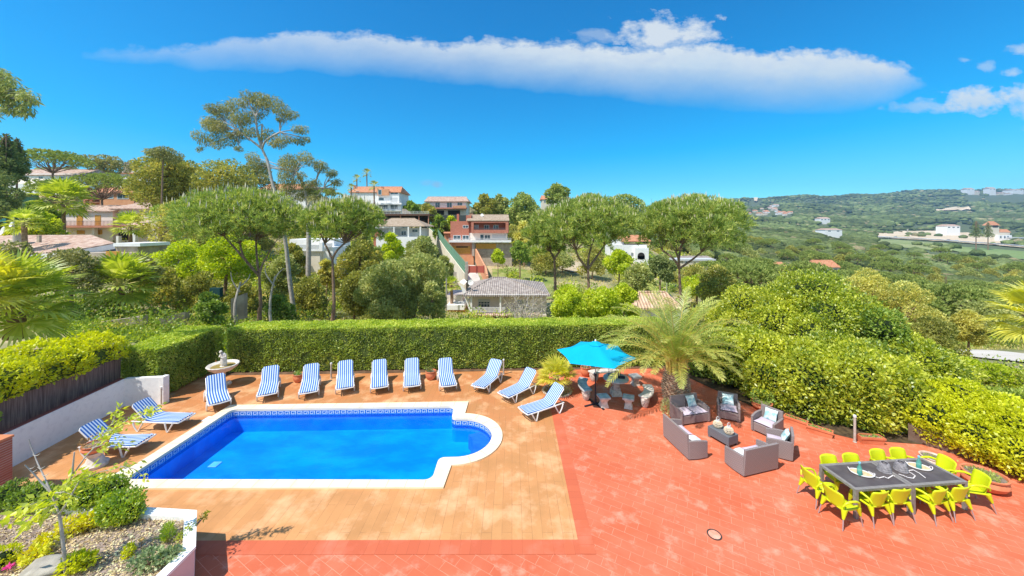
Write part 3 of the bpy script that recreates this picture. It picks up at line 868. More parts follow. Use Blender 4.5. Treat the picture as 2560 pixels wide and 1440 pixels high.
def skinned(name, verts, edges, rads, m, parent=None, sub=1, loc=None):
    me = bpy.data.meshes.new(name); me.from_pydata(verts, edges, []); me.materials.append(m)
    o = bpy.data.objects.new(name, me); COL.objects.link(o)
    if parent: o.parent = parent
    if loc: o.location = loc
    md = o.modifiers.new('skin', 'SKIN')
    for i, r_ in enumerate(rads): me.skin_vertices[0].data[i].radius = (r_, r_) if not hasattr(r_, '__len__') else r_
    me.skin_vertices[0].data[0].use_root = True
    md.use_smooth_shade = True
    s_ = o.modifiers.new('sub', 'SUBSURF'); s_.levels = sub; s_.render_levels = sub
    return o
sv = [(0, 0, .36), (0, 0, .44), (-.01, -.02, .54), (-.03, -.04, .60), (-.06, -.07, .66), (-.08, -.09, .71),
      (.08, -.02, .53), (.14, -.03, .44), (.06, -.12, .42), (-.02, -.14, .44),
      (-.10, -.02, .53), (-.13, -.06, .45), (-.04, -.13, .47),
      (.055, 0, .30), (.06, -.01, .16), (.065, .0, .03), (.075, -.05, .01),
      (-.05, -.02, .30), (-.055, -.05, .17), (-.06, .0, .03), (-.06, -.06, .01)]
se = [(0, 1), (1, 2), (2, 3), (3, 4), (4, 5), (2, 6), (6, 7), (7, 8), (8, 9), (2, 10), (10, 11), (11, 12), (0, 13), (13, 14), (14, 15), (15, 16), (0, 17), (17, 18), (18, 19), (19, 20)]
sr = [.095, .085, .085, .04, .062, .055, .04, .033, .026, .022, .04, .032, .022, .065, .048, .03, .022, .065, .05, .03, .022]
stt = skinned('statue', sv, se, sr, M_stone, None, 2, (fx + .02, fy, .82)); 
tag(stt, 'stone cherub figure with folded arms standing in the fountain basin, head bent down', 'statue')
b = MB()
for zz, rr in ((.0, .15), (.05, .13)): pass
bs = MB(); bs.lathe([(.17, -.02), (.16, .02), (.11, .05), (.08, .06)], 14); part('rock_base', bs, M_stone, stt, smooth=50)
bs = MB(); bs.lathe([(.10, .06), (.12, .14), (.105, .26), (.105, .36), (.02, .37)], 12, c=(0.01, .0, 0)); part('drapery', bs, M_stone, stt, smooth=60)
p = G(570, 958); b = MB(); b.lathe([(.11, 0), (.13, .05), (.09, .13), (.04, .16)], 9); o = part('garden_stone', b, M_stone, smooth=60); o.location = (p.x + .1, p.y - .1, .004)
tag(o, 'rough pale stone lying at the foot of the fountain pedestal', 'stone')

# ---------------------------------------------------------------- blue umbrella
M_blue = mat('turquoise_canvas', (.0, .46, .80), (.0, .50, .86), 2, .85)
m = M_blue; nt = m.node_tree
pb = [n for n in nt.nodes if n.type == 'BSDF_PRINCIPLED'][0]; oo = [n for n in nt.nodes if n.type == 'OUTPUT_MATERIAL'][0]
tl = nd(nt, 'ShaderNodeBsdfTranslucent'); tl.inputs[0].default_value = (0, .5, .9, 1); mxs = nd(nt, 'ShaderNodeMixShader'); mxs.inputs[0].default_value = .25
nt.links.new(pb.outputs[0], mxs.inputs[1]); nt.links.new(tl.outputs[0], mxs.inputs[2]); nt.links.new(mxs.outputs[0], oo.inputs[0])
M_pole = mat('grey_pole', (.5, .48, .48), rough=.4, metallic=.4); M_dkmetal = mat('dark_metal', (.025, .022, .03), rough=.5)
ux, uy = 3.2, 13.8
um = thing('garden_umbrella', 'turquoise hexagonal garden umbrella open over the round stone table', 'umbrella', (ux, uy, .004))
b = MB(); rad, zr, za = 1.5, 1.93, 2.38
NS = 6
def cp(ring, k, sub): # canopy point: ring 0..1, sector k + sub
    a0, a1 = R(41 + 60 * k), R(41 + 60 * (k + 1))
    r_ = ring
    z = za - (za - zr) * (ring ** .95)
    p0 = Vector((math.cos(a0), math.sin(a0), 0)) * rad * r_; p1 = Vector((math.cos(a1), math.sin(a1), 0)) * rad * r_
    p = p0.lerp(p1, sub)
    bow = math.sin(math.pi * sub)
    p -= p.normalized() * bow * .10 * ring ** 2 if p.length > 0 else Vector()
    return Vector((p.x, p.y, z - bow * .035 * ring))
for k in range(NS):
    for i in range(6):
        for j in range(6):
            r0, r1 = .14 + .86 * i / 6, .14 + .86 * (i + 1) / 6
            b.add([cp(r0, k, j / 6), cp(r1, k, j / 6), cp(r1, k, (j + 1) / 6), cp(r0, k, (j + 1) / 6)], [(0, 1, 2, 3)])
cnp = part('canopy', b, M_blue, um, smooth=25)
bmh = bmesh.new(); bmh.from_mesh(cnp.data); bmesh.ops.remove_doubles(bmh, verts=bmh.verts, dist=.001); bmh.to_mesh(cnp.data); bmh.free()
b = MB()
for k in range(NS):
    for j in range(4): b.add([Vector((0, 0, za + .05)), cp(.2, k, j / 4) + Vector((0, 0, .025)), cp(.2, k, (j + 1) / 4) + Vector((0, 0, .025))], [(0, 1, 2)])
part('vent', b, M_blue, um)
b = MB(); b.lathe([(.035, za + .04), (.03, za + .09), (.01, za + .11)], 10); part('finial', b, M_plast, um, smooth=50)
b = MB(); b.tube([(0, 0, 1.15), (0, 0, za + .03)], .021, 10); part('pole', b, M_pole, um, smooth=40)
b = MB(); b.tube([(0, 0, .03), (0, 0, 1.16)], .027, 10); b.lathe([(.05, 1.08), (.05, 1.17)], 10); part('lower_pole', b, M_dkmetal, um, smooth=40)
b = MB(); b.box(-.5, -.03, 0, .5, .03, .04, M=Matrix.Rotation(R(25), 4, 'Z')); b.box(-.03, -.5, .001, .03, .5, .041, M=Matrix.Rotation(R(25), 4, 'Z')); b.lathe([(.05, .03), (.04, .2)], 10)
part('cross_base', b, M_dkmetal, um)
for k in range(NS):
    b = MB(); a = cp(.97, k, 0); b.tube([(0, 0, za - .02), (a.x, a.y, a.z - .02)], .009, 5); q = Vector((a.x, a.y, 0)) * .5; b.tube([(0, 0, 1.72), (q.x, q.y, (za + a.z) / 2 - .03)], .008, 5)
    part('rib', b, M_dkmetal, um)

# ---------------------------------------------------------------- stone table, stools, curved benches
tx, ty = 4.2, 14.55
M_slate = mat('worn_stone_top', (.30, .30, .31), (.50, .49, .48), 6, .8, .3, 20, c3=(.66, .64, .62), s3=5, a3=.6)
st = thing('stone_table', 'round grey stone table on a carved pedestal under the blue umbrella', 'table', (tx, ty, .004))
b = MB(); b.lathe([(.3, .62), (.47, .64), (.50, .66), (.50, .70), (.48, .715), (.01, .715)], 40); part('tabletop', b, M_slate, st, smooth=40)
b = MB(); b.lathe([(.14, .22), (.2, .26), (.15, .3), (.14, .4), (.19, .52), (.24, .6), (.3, .63)], 20); part('pedestal', b, M_stone2, st, smooth=40)
b = MB(); b.box(-.2, -.2, 0, .2, .2, .17); b.box(-.17, -.17, .17, .17, .17, .23); part('plinth', b, M_stone, st, bevel=.015)
def stool(px, py, rz, lab):
    p = G(px, py, .42); t = thing('stone_stool', lab, 'stool', (p.x, p.y, .004), R(rz), 'square stone stools round the stone table')
    b = MB(); b.box(-.21, -.21, .34, .21, .21, .42); part('seat', b, M_slate, t, bevel=.02)
    b = MB(); prof = [(.15, 0), (.15, .05), (.115, .12), (.105, .2), (.13, .28), (.17, .34)]
    vs = []; fs = []
    for r_, z in prof: vs += [(-r_, -r_, z), (r_, -r_, z), (r_, r_, z), (-r_, r_, z)]
    for i in range(len(prof) - 1):
        for k in range(4): fs.append((i * 4 + k, i * 4 + (k + 1) % 4, i * 4 + 4 + (k + 1) % 4, i * 4 + 4 + k))
    fs += [(3, 2, 1, 0), (20, 21, 22, 23)]
    b.add(vs, fs); part('support', b, M_stone, t, smooth=35)
stool(1509, 989, 8, 'square stone stool beside the umbrella pole, in front of the stone table')
stool(1571, 991, -20, 'square stone stool in front of the stone table, right of the umbrella pole')
stool(1588, 938, 12, 'square stone stool behind and right of the stone table near the palm')
def bench(ang, rad, half, lab, mtop):
    a = R(ang); c = Vector((tx, ty, 0)) + Vector((math.cos(a), math.sin(a), 0)) * rad
    t = thing('curved_bench', lab, 'bench', (c.x, c.y, .004), a - R(90), 'curved stone benches round the stone table')
    # local frame: +Y points away from the table
    b = MB(); N = 12; vs = []
    for i in range(N + 1):
        th = R(90) + half * (1 - 2 * i / N)
        for r_ in (rad - .19, rad + .19):
            x, y = r_ * math.cos(th), r_ * math.sin(th) - rad
            vs += [(x, y, .36), (x, y, .435)]
    fs = [(0, 1, 3, 2), (4 * N, 4 * N + 2, 4 * N + 3, 4 * N + 1)]
    for i in range(N):
        o = 4 * i; fs += [(o, o + 4, o + 5, o + 1), (o + 2, o + 3, o + 7, o + 6), (o + 1, o + 5, o + 7, o + 3), (o, o + 2, o + 6, o + 4)]
    b.add(vs, fs); part('seat', b, mtop, t, bevel=.02)
    for s_ in (-1, 1):
        th = R(90) + s_ * half * .72; b = MB()
        b.lathe([(.12, 0), (.17, .08), (.2, .2), (.21, .3), (.18, .36)], 14, c=(rad * math.cos(th), rad * math.sin(th) - rad, 0), sx=1, sy=.8)
        part('support', b, M_stone2, t, smooth=40)
M_palest = mat('pale_stone_top', (.62, .56, .50), (.72, .66, .58), 5, .85, .3, 18, c3=(.4, .36, .33), s3=8, a3=.5)
bench(177, 1.34, .47, 'curved stone bench with grey top left of the umbrella pole', M_slate)
bench(95, 1.45, .45, 'curved stone bench behind the stone table against the hedge', M_palest)
bench(-28, 1.25, .50, 'curved stone bench between the stone table and the palm trunk', M_palest)
# things on the stone table
b = MB(); b.box(-.13, -.06, 0, .13, .06, .09); o = part('dark_box', b, mat('dark_case', (.02, .02, .04), rough=.5), bevel=.025); o.location = (tx + .2, ty - .1, .72); o.rotation_euler = (0, 0, -.15)
tag(o, 'small dark rounded case lying on the round stone table', 'case')
M_gdark = mat('dark_green_glass', (.01, .025, .012), rough=.08, spec=.6)
b = MB(); b.lathe([(.038, 0), (.038, .19), (.014, .24), (.014, .31)], 12); o = part('wine_bottle', b, M_gdark, smooth=40); o.location = (tx - .08, ty - .12, .72); tag(o, 'dark wine bottle standing on the round stone table', 'bottle')
b = MB(); b.lathe([(.06, 0), (.085, .13), (.085, .24), (.075, .24), (.05, .02), (.01, .02)], 14); o = part('wine_cooler', b, mat('clay_cooler', (.50, .34, .24), rough=.8), smooth=40); o.location = (tx + .03, ty + .0, .72); tag(o, 'brown clay wine cooler in the middle of the stone table', 'cooler')
for s_, lab in ((-1, 'left'), (1, 'right')):
    b = MB(); x = s_ * .15
    for z in (.01, .12, .24, .34): b.tube([(.09 * math.cos(R(30 * k)), .09 * math.sin(R(30 * k)), z) for k in range(12)], .004, 4, close=True)
    for k in range(12): b.tube([(.09 * math.cos(R(30 * k)), .09 * math.sin(R(30 * k)), .01), (.09 * math.cos(R(30 * k)), .09 * math.sin(R(30 * k)), .34)], .004, 4)
    o = part('wire_lantern', b, M_dkmetal); o.location = (tx + x * 1.1 - .02, ty + .16, .72)
    tag(o, f'tall dark wire lantern at the back {lab} of the round stone table', 'lantern', 'wire lanterns on the stone table')

# ---------------------------------------------------------------- grey lounge set
def wicker(name, c1, c2):
    m, nt, out = _new(name); L = nt.links.new
    b = nd(nt, 'ShaderNodeBsdfPrincipled'); b.inputs['Roughness'].default_value = .55; b.inputs['Specular IOR Level'].default_value = .3; L(b.outputs[0], out.inputs[0])
    tc = nd(nt, 'ShaderNodeTexCoord')
    v1 = nd(nt, 'ShaderNodeTexWave'); v1.bands_direction = 'Z'; v1.inputs['Scale'].default_value = 9; L(tc.outputs['Object'], v1.inputs['Vector'])
    v2 = nd(nt, 'ShaderNodeTexChecker'); v2.inputs['Scale'].default_value = 38; L(tc.outputs['Object'], v2.inputs['Vector'])
    mm = nd(nt, 'ShaderNodeMath', operation='MULTIPLY'); L(v1.outputs[1], mm.inputs[0]); L(v2.outputs[1], mm.inputs[1])
    mx = nd(nt, 'ShaderNodeMix', data_type='RGBA'); L(mm.outputs[0], mx.inputs[0]); mx.inputs[6].default_value = c4(c1); mx.inputs[7].default_value = c4(c2); L(mx.outputs[2], b.inputs['Base Color'])
    bp = nd(nt, 'ShaderNodeBump'); bp.inputs['Strength'].default_value = .5; bp.inputs['Distance'].default_value = .006; L(mm.outputs[0], bp.inputs['Height']); L(bp.outputs[0], b.inputs['Normal'])
    return m
M_wick = wicker('grey_wicker', (.235, .19, .185), (.34, .285, .275))
M_wickd = wicker('slate_wicker', (.13, .14, .16), (.18, .19, .22))
M_cush = mat('lilac_grey_cushion', (.52, .43, .52), (.60, .51, .60), 3, .9, .15, 25)
M_pil = mat('aqua_pattern_pillow', (.30, .52, .56), (.70, .78, .76), 6, .9, .1, lo=.42, hi=.58)
M_pil2 = mat('pale_pattern_pillow', (.55, .60, .66), (.78, .78, .78), 8, .9, .1, lo=.42, hi=.58)
SG = 'grey wicker lounge set on the red paving'
def cushion_mb(w, d, h, n=8):
    b = MB(); vs = []
    for side in (1, -1):
        for i in range(n + 1):
            for j in range(n + 1):
                u, v = i / n * 2 - 1, j / n * 2 - 1
                e = max(0, (1 - u ** 4) * (1 - v ** 4)) ** .5
                k = 1 - .06 * (1 - abs(u)) * abs(v) ** 2 if False else 1
                pin = 1 - .07 * (1 - u * u) * (v * v) ; pin2 = 1 - .07 * (1 - v * v) * (u * u)
                vs.append((u * w / 2 * pin2, v * d / 2 * pin, side * e * h / 2))
    fs = []
    m_ = (n + 1) ** 2
    for i in range(n):
        for j in range(n):
            a = i * (n + 1) + j; q = (a, a + n + 1, a + n + 2, a + 1); fs.append(q); fs.append(tuple(m_ + x for x in q[::-1]))
    return b.add(vs, fs)
def sofa(name, label, x, y, fx_, fy_, W, D=.62, nc=1, cat='sofa'):
    """facing vector (fx_,fy_); x,y centre of the footprint. Local: front = -Y"""
    rz = math.atan2(fx_, -fy_)
    t = thing(name, label, cat, (x, y, .004), rz, SG)
    w, d = W / 2, D / 2; aw = .065
    b = MB(); b.box(-w + aw, -d + .02, .05, w - aw, d - .06, .31)
    for q in range(1, nc): b.box(-w + W * q / nc - .004, -d + .012, .06, -w + W * q / nc + .004, -d + .02, .30)
    part('seat_base', b, M_wick, t, bevel=.012)
    for s_ in (-1, 1):
        b = MB(); N = 8; vs = []
        xo = [w - aw, w]
        # slightly bowed arm panel, top falling to the front
        for i in range(N + 1):
            u = i / N; yy = -d + (D - .01) * u; zt_ = .50 + .05 * u + .02 * math.sin(math.pi * u); bow = .02 * math.sin(math.pi * u)
            for q in xo: vs += [(s_ * (q + bow), yy, .035 - .012 * math.sin(math.pi * u)), (s_ * (q + bow), yy, zt_)]
        fs = [(0, 1, 3, 2), (4 * N, 4 * N + 2, 4 * N + 3, 4 * N + 1)]
        for i in range(N):
            o = 4 * i; fs += [(o, o + 4, o + 5, o + 1), (o + 2, o + 3, o + 7, o + 6), (o + 1, o + 5, o + 7, o + 3), (o, o + 2, o + 6, o + 4)]
        if s_ < 0: fs = [f[::-1] for f in fs]
        b.add(vs, fs); part('armrest', b, M_wick, t, bevel=.008)
    b = MB(); th = .07
    b.hexa([(-w + .005, d - .05, .035), (w - .005, d - .05, .035), (w - .005, d + .01, .035), (-w + .005, d + .01, .035)],
           [(-w + .03, d - .02, .75), (w - .03, d - .02, .75), (w - .03, d + .05, .75), (-w + .03, d + .05, .75)])
    if nc == 2: b.box(-.003, d - .07, .12, .003, d - .04, .70)
    part('backrest', b, M_wick, t, bevel=.012)
    for sx in (-1, 1):
        for sy in (-1, 1):
            b = MB(); b.box(sx * (w - .10), sy * (d - .10), 0, sx * (w - .02), sy * (d - .03), .05); part('foot', b, M_wick, t)
    cw = (W - 2 * aw) / nc
    for q in range(nc):
        b = cushion_mb(cw - .01, D - .10, .11); o = part('seat_cushion', b, M_cush, t, smooth=60); o.location = (-w + aw + cw * (q + .5), -.035, .355)
        o.rotation_euler = (0, 0, 0)
    return t, rz
def pillow(label, x, y, z, rx, rz, s=.36, m=None):
    b = cushion_mb(s, s, .13); o = part('throw_pillow', b, m or M_pil, smooth=60); o.location = (x, y, z); o.rotation_euler = (rx, 0, rz)
    tag(o, label, 'pillow', 'throw pillows on the grey lounge set')
def rel(x, y, rz, lx, ly): return (x + lx * math.cos(rz) - ly * math.sin(rz), y + lx * math.sin(rz) + ly * math.cos(rz))
def lounge(name, lab, x, y, fx_, fy_, W, nc, cat, plab, plx=0, m=None, prx=R(62), D=.62, flat=False, ply=None):
    t, rz = sofa(name, lab, x, y, fx_, fy_, W, D, nc, cat)
    if plab:
        if flat: px_, py_ = rel(x, y, rz, plx, ply); pillow(plab, px_, py_, .455, R(8), rz + .1, .34, m)
        else: px_, py_ = rel(x, y, rz, plx, .165); pillow(plab, px_, py_, .575, prx, rz + .05, .37, m)
lounge('wicker_loveseat', 'grey wicker loveseat facing the pool, standing just right of the palm trunk', 6.26, 12.68, .24, -.97, 1.16, 2, 'sofa', 'aqua patterned pillow on the loveseat next to the palm trunk', .2)
lounge('wicker_armchair', 'grey wicker armchair at the back, facing the camera, between loveseat and corner', 7.72, 12.85, -.45, -.88, .68, 1, 'armchair', 'aqua patterned pillow in the armchair at the back of the lounge set', 0)
lounge('wicker_armchair', 'grey wicker armchair under the right hedge, facing left, with a pale pillow', 8.42, 11.88, -.85, -.5, .70, 1, 'armchair', 'pale aqua pillow in the armchair beside the terracotta bowl', .03, M_pil)
lounge('wicker_armchair', 'grey wicker armchair on the right seen from behind its side, facing the coffee table', 8.03, 10.84, -.80, .55, .68, 1, 'armchair', 'light blue pillow in the armchair seen from the side', 0)
lounge('wicker_loveseat', 'grey wicker loveseat with its back to the camera, nearest the dining table', 6.78, 10.22, -.27, .96, 1.22, 2, 'sofa', 'pale pillow lying flat on the loveseat that turns its back to the camera', .33, M_pil2, flat=True, ply=-.02)
lounge('wicker_loveseat', 'grey wicker loveseat with its back to the pool, left of the coffee table', 5.33, 11.12, .98, .18, 1.24, 2, 'sofa', 'pale pillow lying flat at the near end of the left loveseat', -.38, M_pil2, flat=True, ply=-.05)
# coffee table
cx_, cy_ = 6.70, 11.45
t = thing('coffee_table', 'low slate grey wicker coffee table in the middle of the lounge set', 'table', (cx_, cy_, .004), R(-66), None)
b = MB(); b.box(-.36, -.225, .07, .36, .225, .34); part('tabletop', b, M_wickd, t, bevel=.012)
for sx in (-1, 1):
    for sy in (-1, 1):
        b = MB(); b.box(sx * .27, sy * .16, 0, sx * .35, sy * .215, .075); part('leg', b, M_wickd, t)
M_rattan = mat('pale_rattan', (.72, .60, .42), (.80, .70, .54), 10, .7)
def lantern(x, y, lab):
    t = thing('rattan_lantern', lab, 'lantern', (x, y, .345), group='round rattan lanterns on the coffee table')
    for k in range(20):
        a = R(18 * k); b = MB()
        pr = [(.07, 0), (.11, .03), (.135, .09), (.12, .15), (.08, .19), (.055, .21)]
        if k == 0: allb = MB()
        allb.tube([(r_ * math.cos(a), r_ * math.sin(a), z) for r_, z in pr], .0085, 5)
    for r_, z in ((.072, .005), (.118, .045), (.136, .09), (.121, .145), (.06, .205)): allb.tube([(r_ * math.cos(R(18 * k)), r_ * math.sin(R(18 * k)), z) for k in range(20)], .007, 5, close=True)
    part('cage', allb, M_rattan, t)
    b = MB(); b.lathe([(.05, .2), (.05, .245), (.045, .245), (.04, .2)], 14); part('neck', b, M_plast, t, smooth=40)
    b = MB(); b.tube([(.05 * math.cos(q) * 1.0, 0, .235 + .105 * math.sin(q)) for q in [math.pi * i / 10 for i in range(11)]], .008, 6); part('handle', b, M_plast, t, smooth=60)
    b = MB(); b.lathe([(.085, .006), (.085, .012), (.03, .015), (.03, .10), (.01, .1)], 12); part('candle', b, mat('candle_base', (.10, .08, .06), rough=.6), t, smooth=40)
lantern(6.63, 11.60, 'round rattan lantern at the far end of the coffee table')
lantern(6.77, 11.24, 'round rattan lantern at the near end of the coffee table')

# ---------------------------------------------------------------- dining tables
M_tframe = mat('grey_table_frame', (.21, .19, .175), (.28, .255, .235), 12, .6)
M_ttop = mat('dark_table_top', (.085, .068, .066), (.125, .105, .10), 4, .5, .05)
DC = Vector((9.42, 8.95, 0)); DA = R(5.2); e1 = Vector((math.cos(DA), math.sin(DA), 0)); e2 = Vector((-math.sin(DA), math.cos(DA), 0))
for s_, lab in ((-1, 'dark grey dining table on the left, holding one oval tray'), (1, 'dark grey dining table on the right, pushed against the other one')):
    c = DC + e1 * s_ * .742
    t = thing('dining_table', lab, 'table', (c.x, c.y, .004), DA, 'pair of dining tables on the red paving')
    b = MB(); w, d, z0, z1 = .735, .455, .635, .685; f_ = .075
    b.box(-w, -d, z0, w, -d + f_, z1); b.box(-w, d - f_, z0, w, d, z1); b.box(-w, -d + f_, z0, -w + f_, d - f_, z1); b.box(w - f_, -d + f_, z0, w, d - f_, z1)
    part('frame', b, M_tframe, t)
    b = MB(); b.box(-w + f_, -d + f_, z1 - .02, w - f_, d - f_, z1 - .004); part('tabletop', b, M_ttop, t)
    for sx in (-1, 1):
        for sy in (-1, 1):
            b = MB(); b.box(sx * (w - .07), sy * (d - .07), 0, sx * w, sy * d, z0); part('leg', b, M_tframe, t)
# yellow stacking chairs
M_lime = mat('lime_yellow_resin', (.60, .66, .012), rough=.34, spec=.4)
M_alu = mat('satin_aluminium', (.50, .42, .42), rough=.4, metallic=.5)
CG = 'lime yellow armchairs round the dining tables'
def make_chair():
    t = thing('dining_chair', '', 'chair', group=CG)
    b = MB(); N = 6; vs = []
    for i in range(N + 1):
        for j in range(N + 1):
            u, v = i / N * 2 - 1, j / N * 2 - 1
            z = .405 - .02 * (1 - u * u) * (1 - v * v) + .012 * (v > .9) * -1.5
            vs.append((u * (.225 - .01 * v * -1), v * .215, z))
    fs = [(i * (N + 1) + j, (i + 1) * (N + 1) + j, (i + 1) * (N + 1) + j + 1, i * (N + 1) + j + 1) for i in range(N) for j in range(N)]
    b.add(vs, fs)
    o = part('seat', b, M_lime, t, smooth=60); s_ = o.modifiers.new('thick', 'SOLIDIFY'); s_.thickness = .03; s_.offset = -1
    # backrest: curved shell, wider at the top
    b = MB(); NU, NV = 8, 8; vs = []
    for j in range(NV + 1):
        v = j / NV; z = .37 + .41 * v; hw = .195 + .035 * min(1, v * 1.6) - (.02 * max(0, (v - .9) / .1))
        yb = -.20 - .10 * v ** 1.3
        for i in range(NU + 1):
            u = i / NU * 2 - 1
            zz = z + (0.012 * (1 - u * u) * 0) - (.018 * abs(u) ** 4 if j == NV else 0)
            vs.append((u * hw, yb + .055 * u * u - .012, zz))
    fs = [(j * (NU + 1) + i, j * (NU + 1) + i + 1, (j + 1) * (NU + 1) + i + 1, (j + 1) * (NU + 1) + i) for i in range(NU) for j in range(NV)]
    b.add(vs, fs)
    o = part('backrest', b, M_lime, t, smooth=60); s_ = o.modifiers.new('thick', 'SOLIDIFY'); s_.thickness = .016; s_.offset = 0
    for sx in (-1, 1):
        b = MB()
        b.tube([(sx * .215, -.235, .50), (sx * .25, -.20, .585), (sx * .265, -.08, .615), (sx * .268, .06, .60), (sx * .262, .15, .56), (sx * .245, .19, .48), (sx * .225, .19, .37)], [.018, .024, .026, .026, .025, .024, .026], 8)
        part('armrest', b, M_lime, t, smooth=60)
        for sy in (-1, 1):
            b = MB(); p0 = Vector((sx * .205, sy * .195, .41)); p1 = Vector((sx * .235, sy * .235 - (.03 if sy < 0 else 0), .23)); p2 = Vector((sx * .262, sy * .265 - (.05 if sy < 0 else 0), .0))
            b.tube([p0, p1], [.064, .023], 8)
            lg = MB(); lg.tube([p1 - (p2 - p1).normalized() * .03, p2], [.0145, .011], 8)
            l_ = part('leg', lg, M_alu, t, smooth=50)
            part('leg_socket', b, M_lime, l_, smooth=50)
    return t
C0 = make_chair()
def chair_at(x, y, rz, lab, first=[True]):
    if first[0]: first[0] = False; C0.location = (x, y, .004); C0.rotation_euler = (0, 0, R(rz)); C0['label'] = lab
    else: dup(C0, (x, y, .004), R(rz), lab)
for k, (x, y, a) in enumerate(((8.38, 8.46, 8), (8.97, 8.54, 2), (9.82, 8.53, 12), (10.42, 8.61, 6))):
    chair_at(x, y, a, ('lime chair on the near long side, first from the left, back to the camera', 'lime chair on the near long side, just left of the middle table legs',
                       'lime chair on the near long side, just right of the middle table legs', 'lime chair on the near long side, last on the right')[k])
for k, (x, y, a) in enumerate(((8.34, 9.24, 184), (8.97, 9.29, 183), (9.87, 9.47, 187), (10.47, 9.53, 184))):
    chair_at(x, y, a, ('lime chair on the far long side, leftmost of the four facing the camera', 'lime chair on the far long side, second from the left, behind the left tray',
                       'lime chair on the far long side behind the left lamp shade', 'lime chair on the far long side behind the right lamp shade')[k])
chair_at(7.60, 8.95, -85, 'lime chair at the left end of the tables, the farther of two')
chair_at(7.64, 8.36, -78, 'lime chair at the left end of the tables, the nearer of two')
chair_at(11.10, 9.42, 82, 'lime chair at the right end of the tables, the farther of two')
chair_at(11.24, 8.86, 72, 'lime chair at the right end of the tables, beside the terracotta bowl')
# table dressing
M_straw = mat('straw_weave', (.62, .40, .20), (.74, .54, .32), 18, .85, .5, 30)
M_rope = mat('white_rope', (.74, .68, .66), rough=.9)
def tdz(px, py): p = G(px, py, .69); return p
for (px, py, rz, lab) in ((2153, 1184, -30, 'oval straw tray with white rim on the left dining table'), (2297, 1168, -24, 'oval straw tray with white rim on the right dining table')):
    p = tdz(px, py); t = thing('oval_tray', lab, 'tray', (p.x, p.y, .689), R(rz), 'oval straw trays on the dining tables')
    b = MB(); b.lathe([(.19, .0), (.20, .012), (.01, .012)], 28, sx=1.05, sy=.66); part('base', b, M_straw, t)
    b = MB(); b.tube([(.208 * 1.05 * math.cos(R(15 * k)), .205 * .68 * math.sin(R(15 * k)), .022) for k in range(24)], .014, 6, close=True); part('rim', b, M_rope, t, smooth=60)
    for s_ in (-1, 1):
        b = MB(); b.tube([(s_ * (.215 + .03 * math.sin(q)), .055 * math.cos(q), .03 + .05 * math.sin(q)) for q in [math.pi * i / 8 for i in range(9)]], .009, 6); part('handle', b, M_rope, t, smooth=60)
M_glass = mat('aqua_glass', (.16, .50, .42), rough=.06, spec=.6)
m = M_glass; nt = m.node_tree; pb = [n for n in nt.nodes if n.type == 'BSDF_PRINCIPLED'][0]; oo = [n for n in nt.nodes if n.type == 'OUTPUT_MATERIAL'][0]
tl = nd(nt, 'ShaderNodeBsdfTransparent'); tl.inputs[0].default_value = (.65, .9, .85, 1); mxs = nd(nt, 'ShaderNodeMixShader'); mxs.inputs[0].default_value = .5
nt.links.new(pb.outputs[0], mxs.inputs[1]); nt.links.new(tl.outputs[0], mxs.inputs[2]); nt.links.new(mxs.outputs[0], oo.inputs[0])
M_bluecap = mat('blue_cap', (.25, .55, .72), rough=.5)
for (px, py, lab) in ((2149, 1187, 'clear green glass bottle with blue cap standing on the left tray'), (2297, 1171, 'clear green glass bottle with blue cap standing on the right tray')):
    p = G(px, py, .702); t = thing('glass_bottle', lab, 'bottle', (p.x, p.y, .702), group='glass bottles on the trays')
    b = MB(); b.lathe([(.048, 0), (.052, .02), (.052, .15), (.04, .19), (.02, .24), (.019, .285)], 16); part('body', b, M_glass, t, smooth=50)
    b = MB(); b.lathe([(.046, .01), (.046, .07), (.01, .07)], 14); part('water', b, mat('bottle_water', (.10, .42, .38), rough=.1), t)
    b = MB(); b.lathe([(.024, .28), (.024, .315), (.01, .318)], 12); part('cap', b, M_bluecap, t, smooth=40)
M_shade = mat('grey_woven_shade', (.20, .18, .19), (.36, .33, .34), 22, .85, .5, 40)
for (px, py, lab) in ((2211, 1178, 'grey woven tapering lamp shade lying upright left of the table joint'), (2252, 1176, 'grey woven tapering lamp shade standing right of the table joint')):
    p = G(px, py, .69); t = thing('woven_lantern', lab, 'lantern', (p.x, p.y, .689), group='grey woven lanterns in the middle of the tables')
    b = MB(); prof = [(.135, 0), (.14, .02), (.13, .04), (.135, .06), (.122, .09), (.126, .11), (.112, .14), (.114, .16), (.095, .20), (.085, .215), (.06, .212), (.055, .17), (.06, .1)]
    b.lathe(prof, 24); part('shade', b, M_shade, t, smooth=35)
    b = MB(); b.tube([(.055 * math.cos(R(24 * k)), .055 * math.sin(R(24 * k)), .213) for k in range(15)], .006, 5, close=True); part('rim', b, M_dkmetal, t)
for pts, lab in (([(2172, 1180), (2183, 1186), (2187, 1193), (2198, 1196), (2210, 1193), (2220, 1197), (2232, 1190), (2240, 1193)], 'string of white wooden beads trailing from the left tray'),
                 ([(2248, 1187), (2258, 1190), (2270, 1195), (2283, 1197), (2288, 1191), (2280, 1185), (2268, 1178), (2283, 1176), (2298, 1184), (2315, 1197)], 'string of white wooden beads curled in front of the right tray')):
    q = [tdz(*a) for a in pts]; b = MB(); path = []
    for i in range(len(q) - 1):
        n_ = max(1, int((q[i + 1] - q[i]).length / .022))
        for k in range(n_): path.append(q[i].lerp(q[i + 1], k / n_))
    for c in path: b.lathe([(.002, -.011), (.010, -.006), (.013, 0), (.010, .006), (.002, .011)], 6, c=(c.x, c.y, .702))
    b.tube([(c.x, c.y, .702) for c in path], .004, 4)
    o = part('bead_string', b, M_rope, smooth=60); tag(o, lab, 'bead string', 'bead strings on the dining tables')
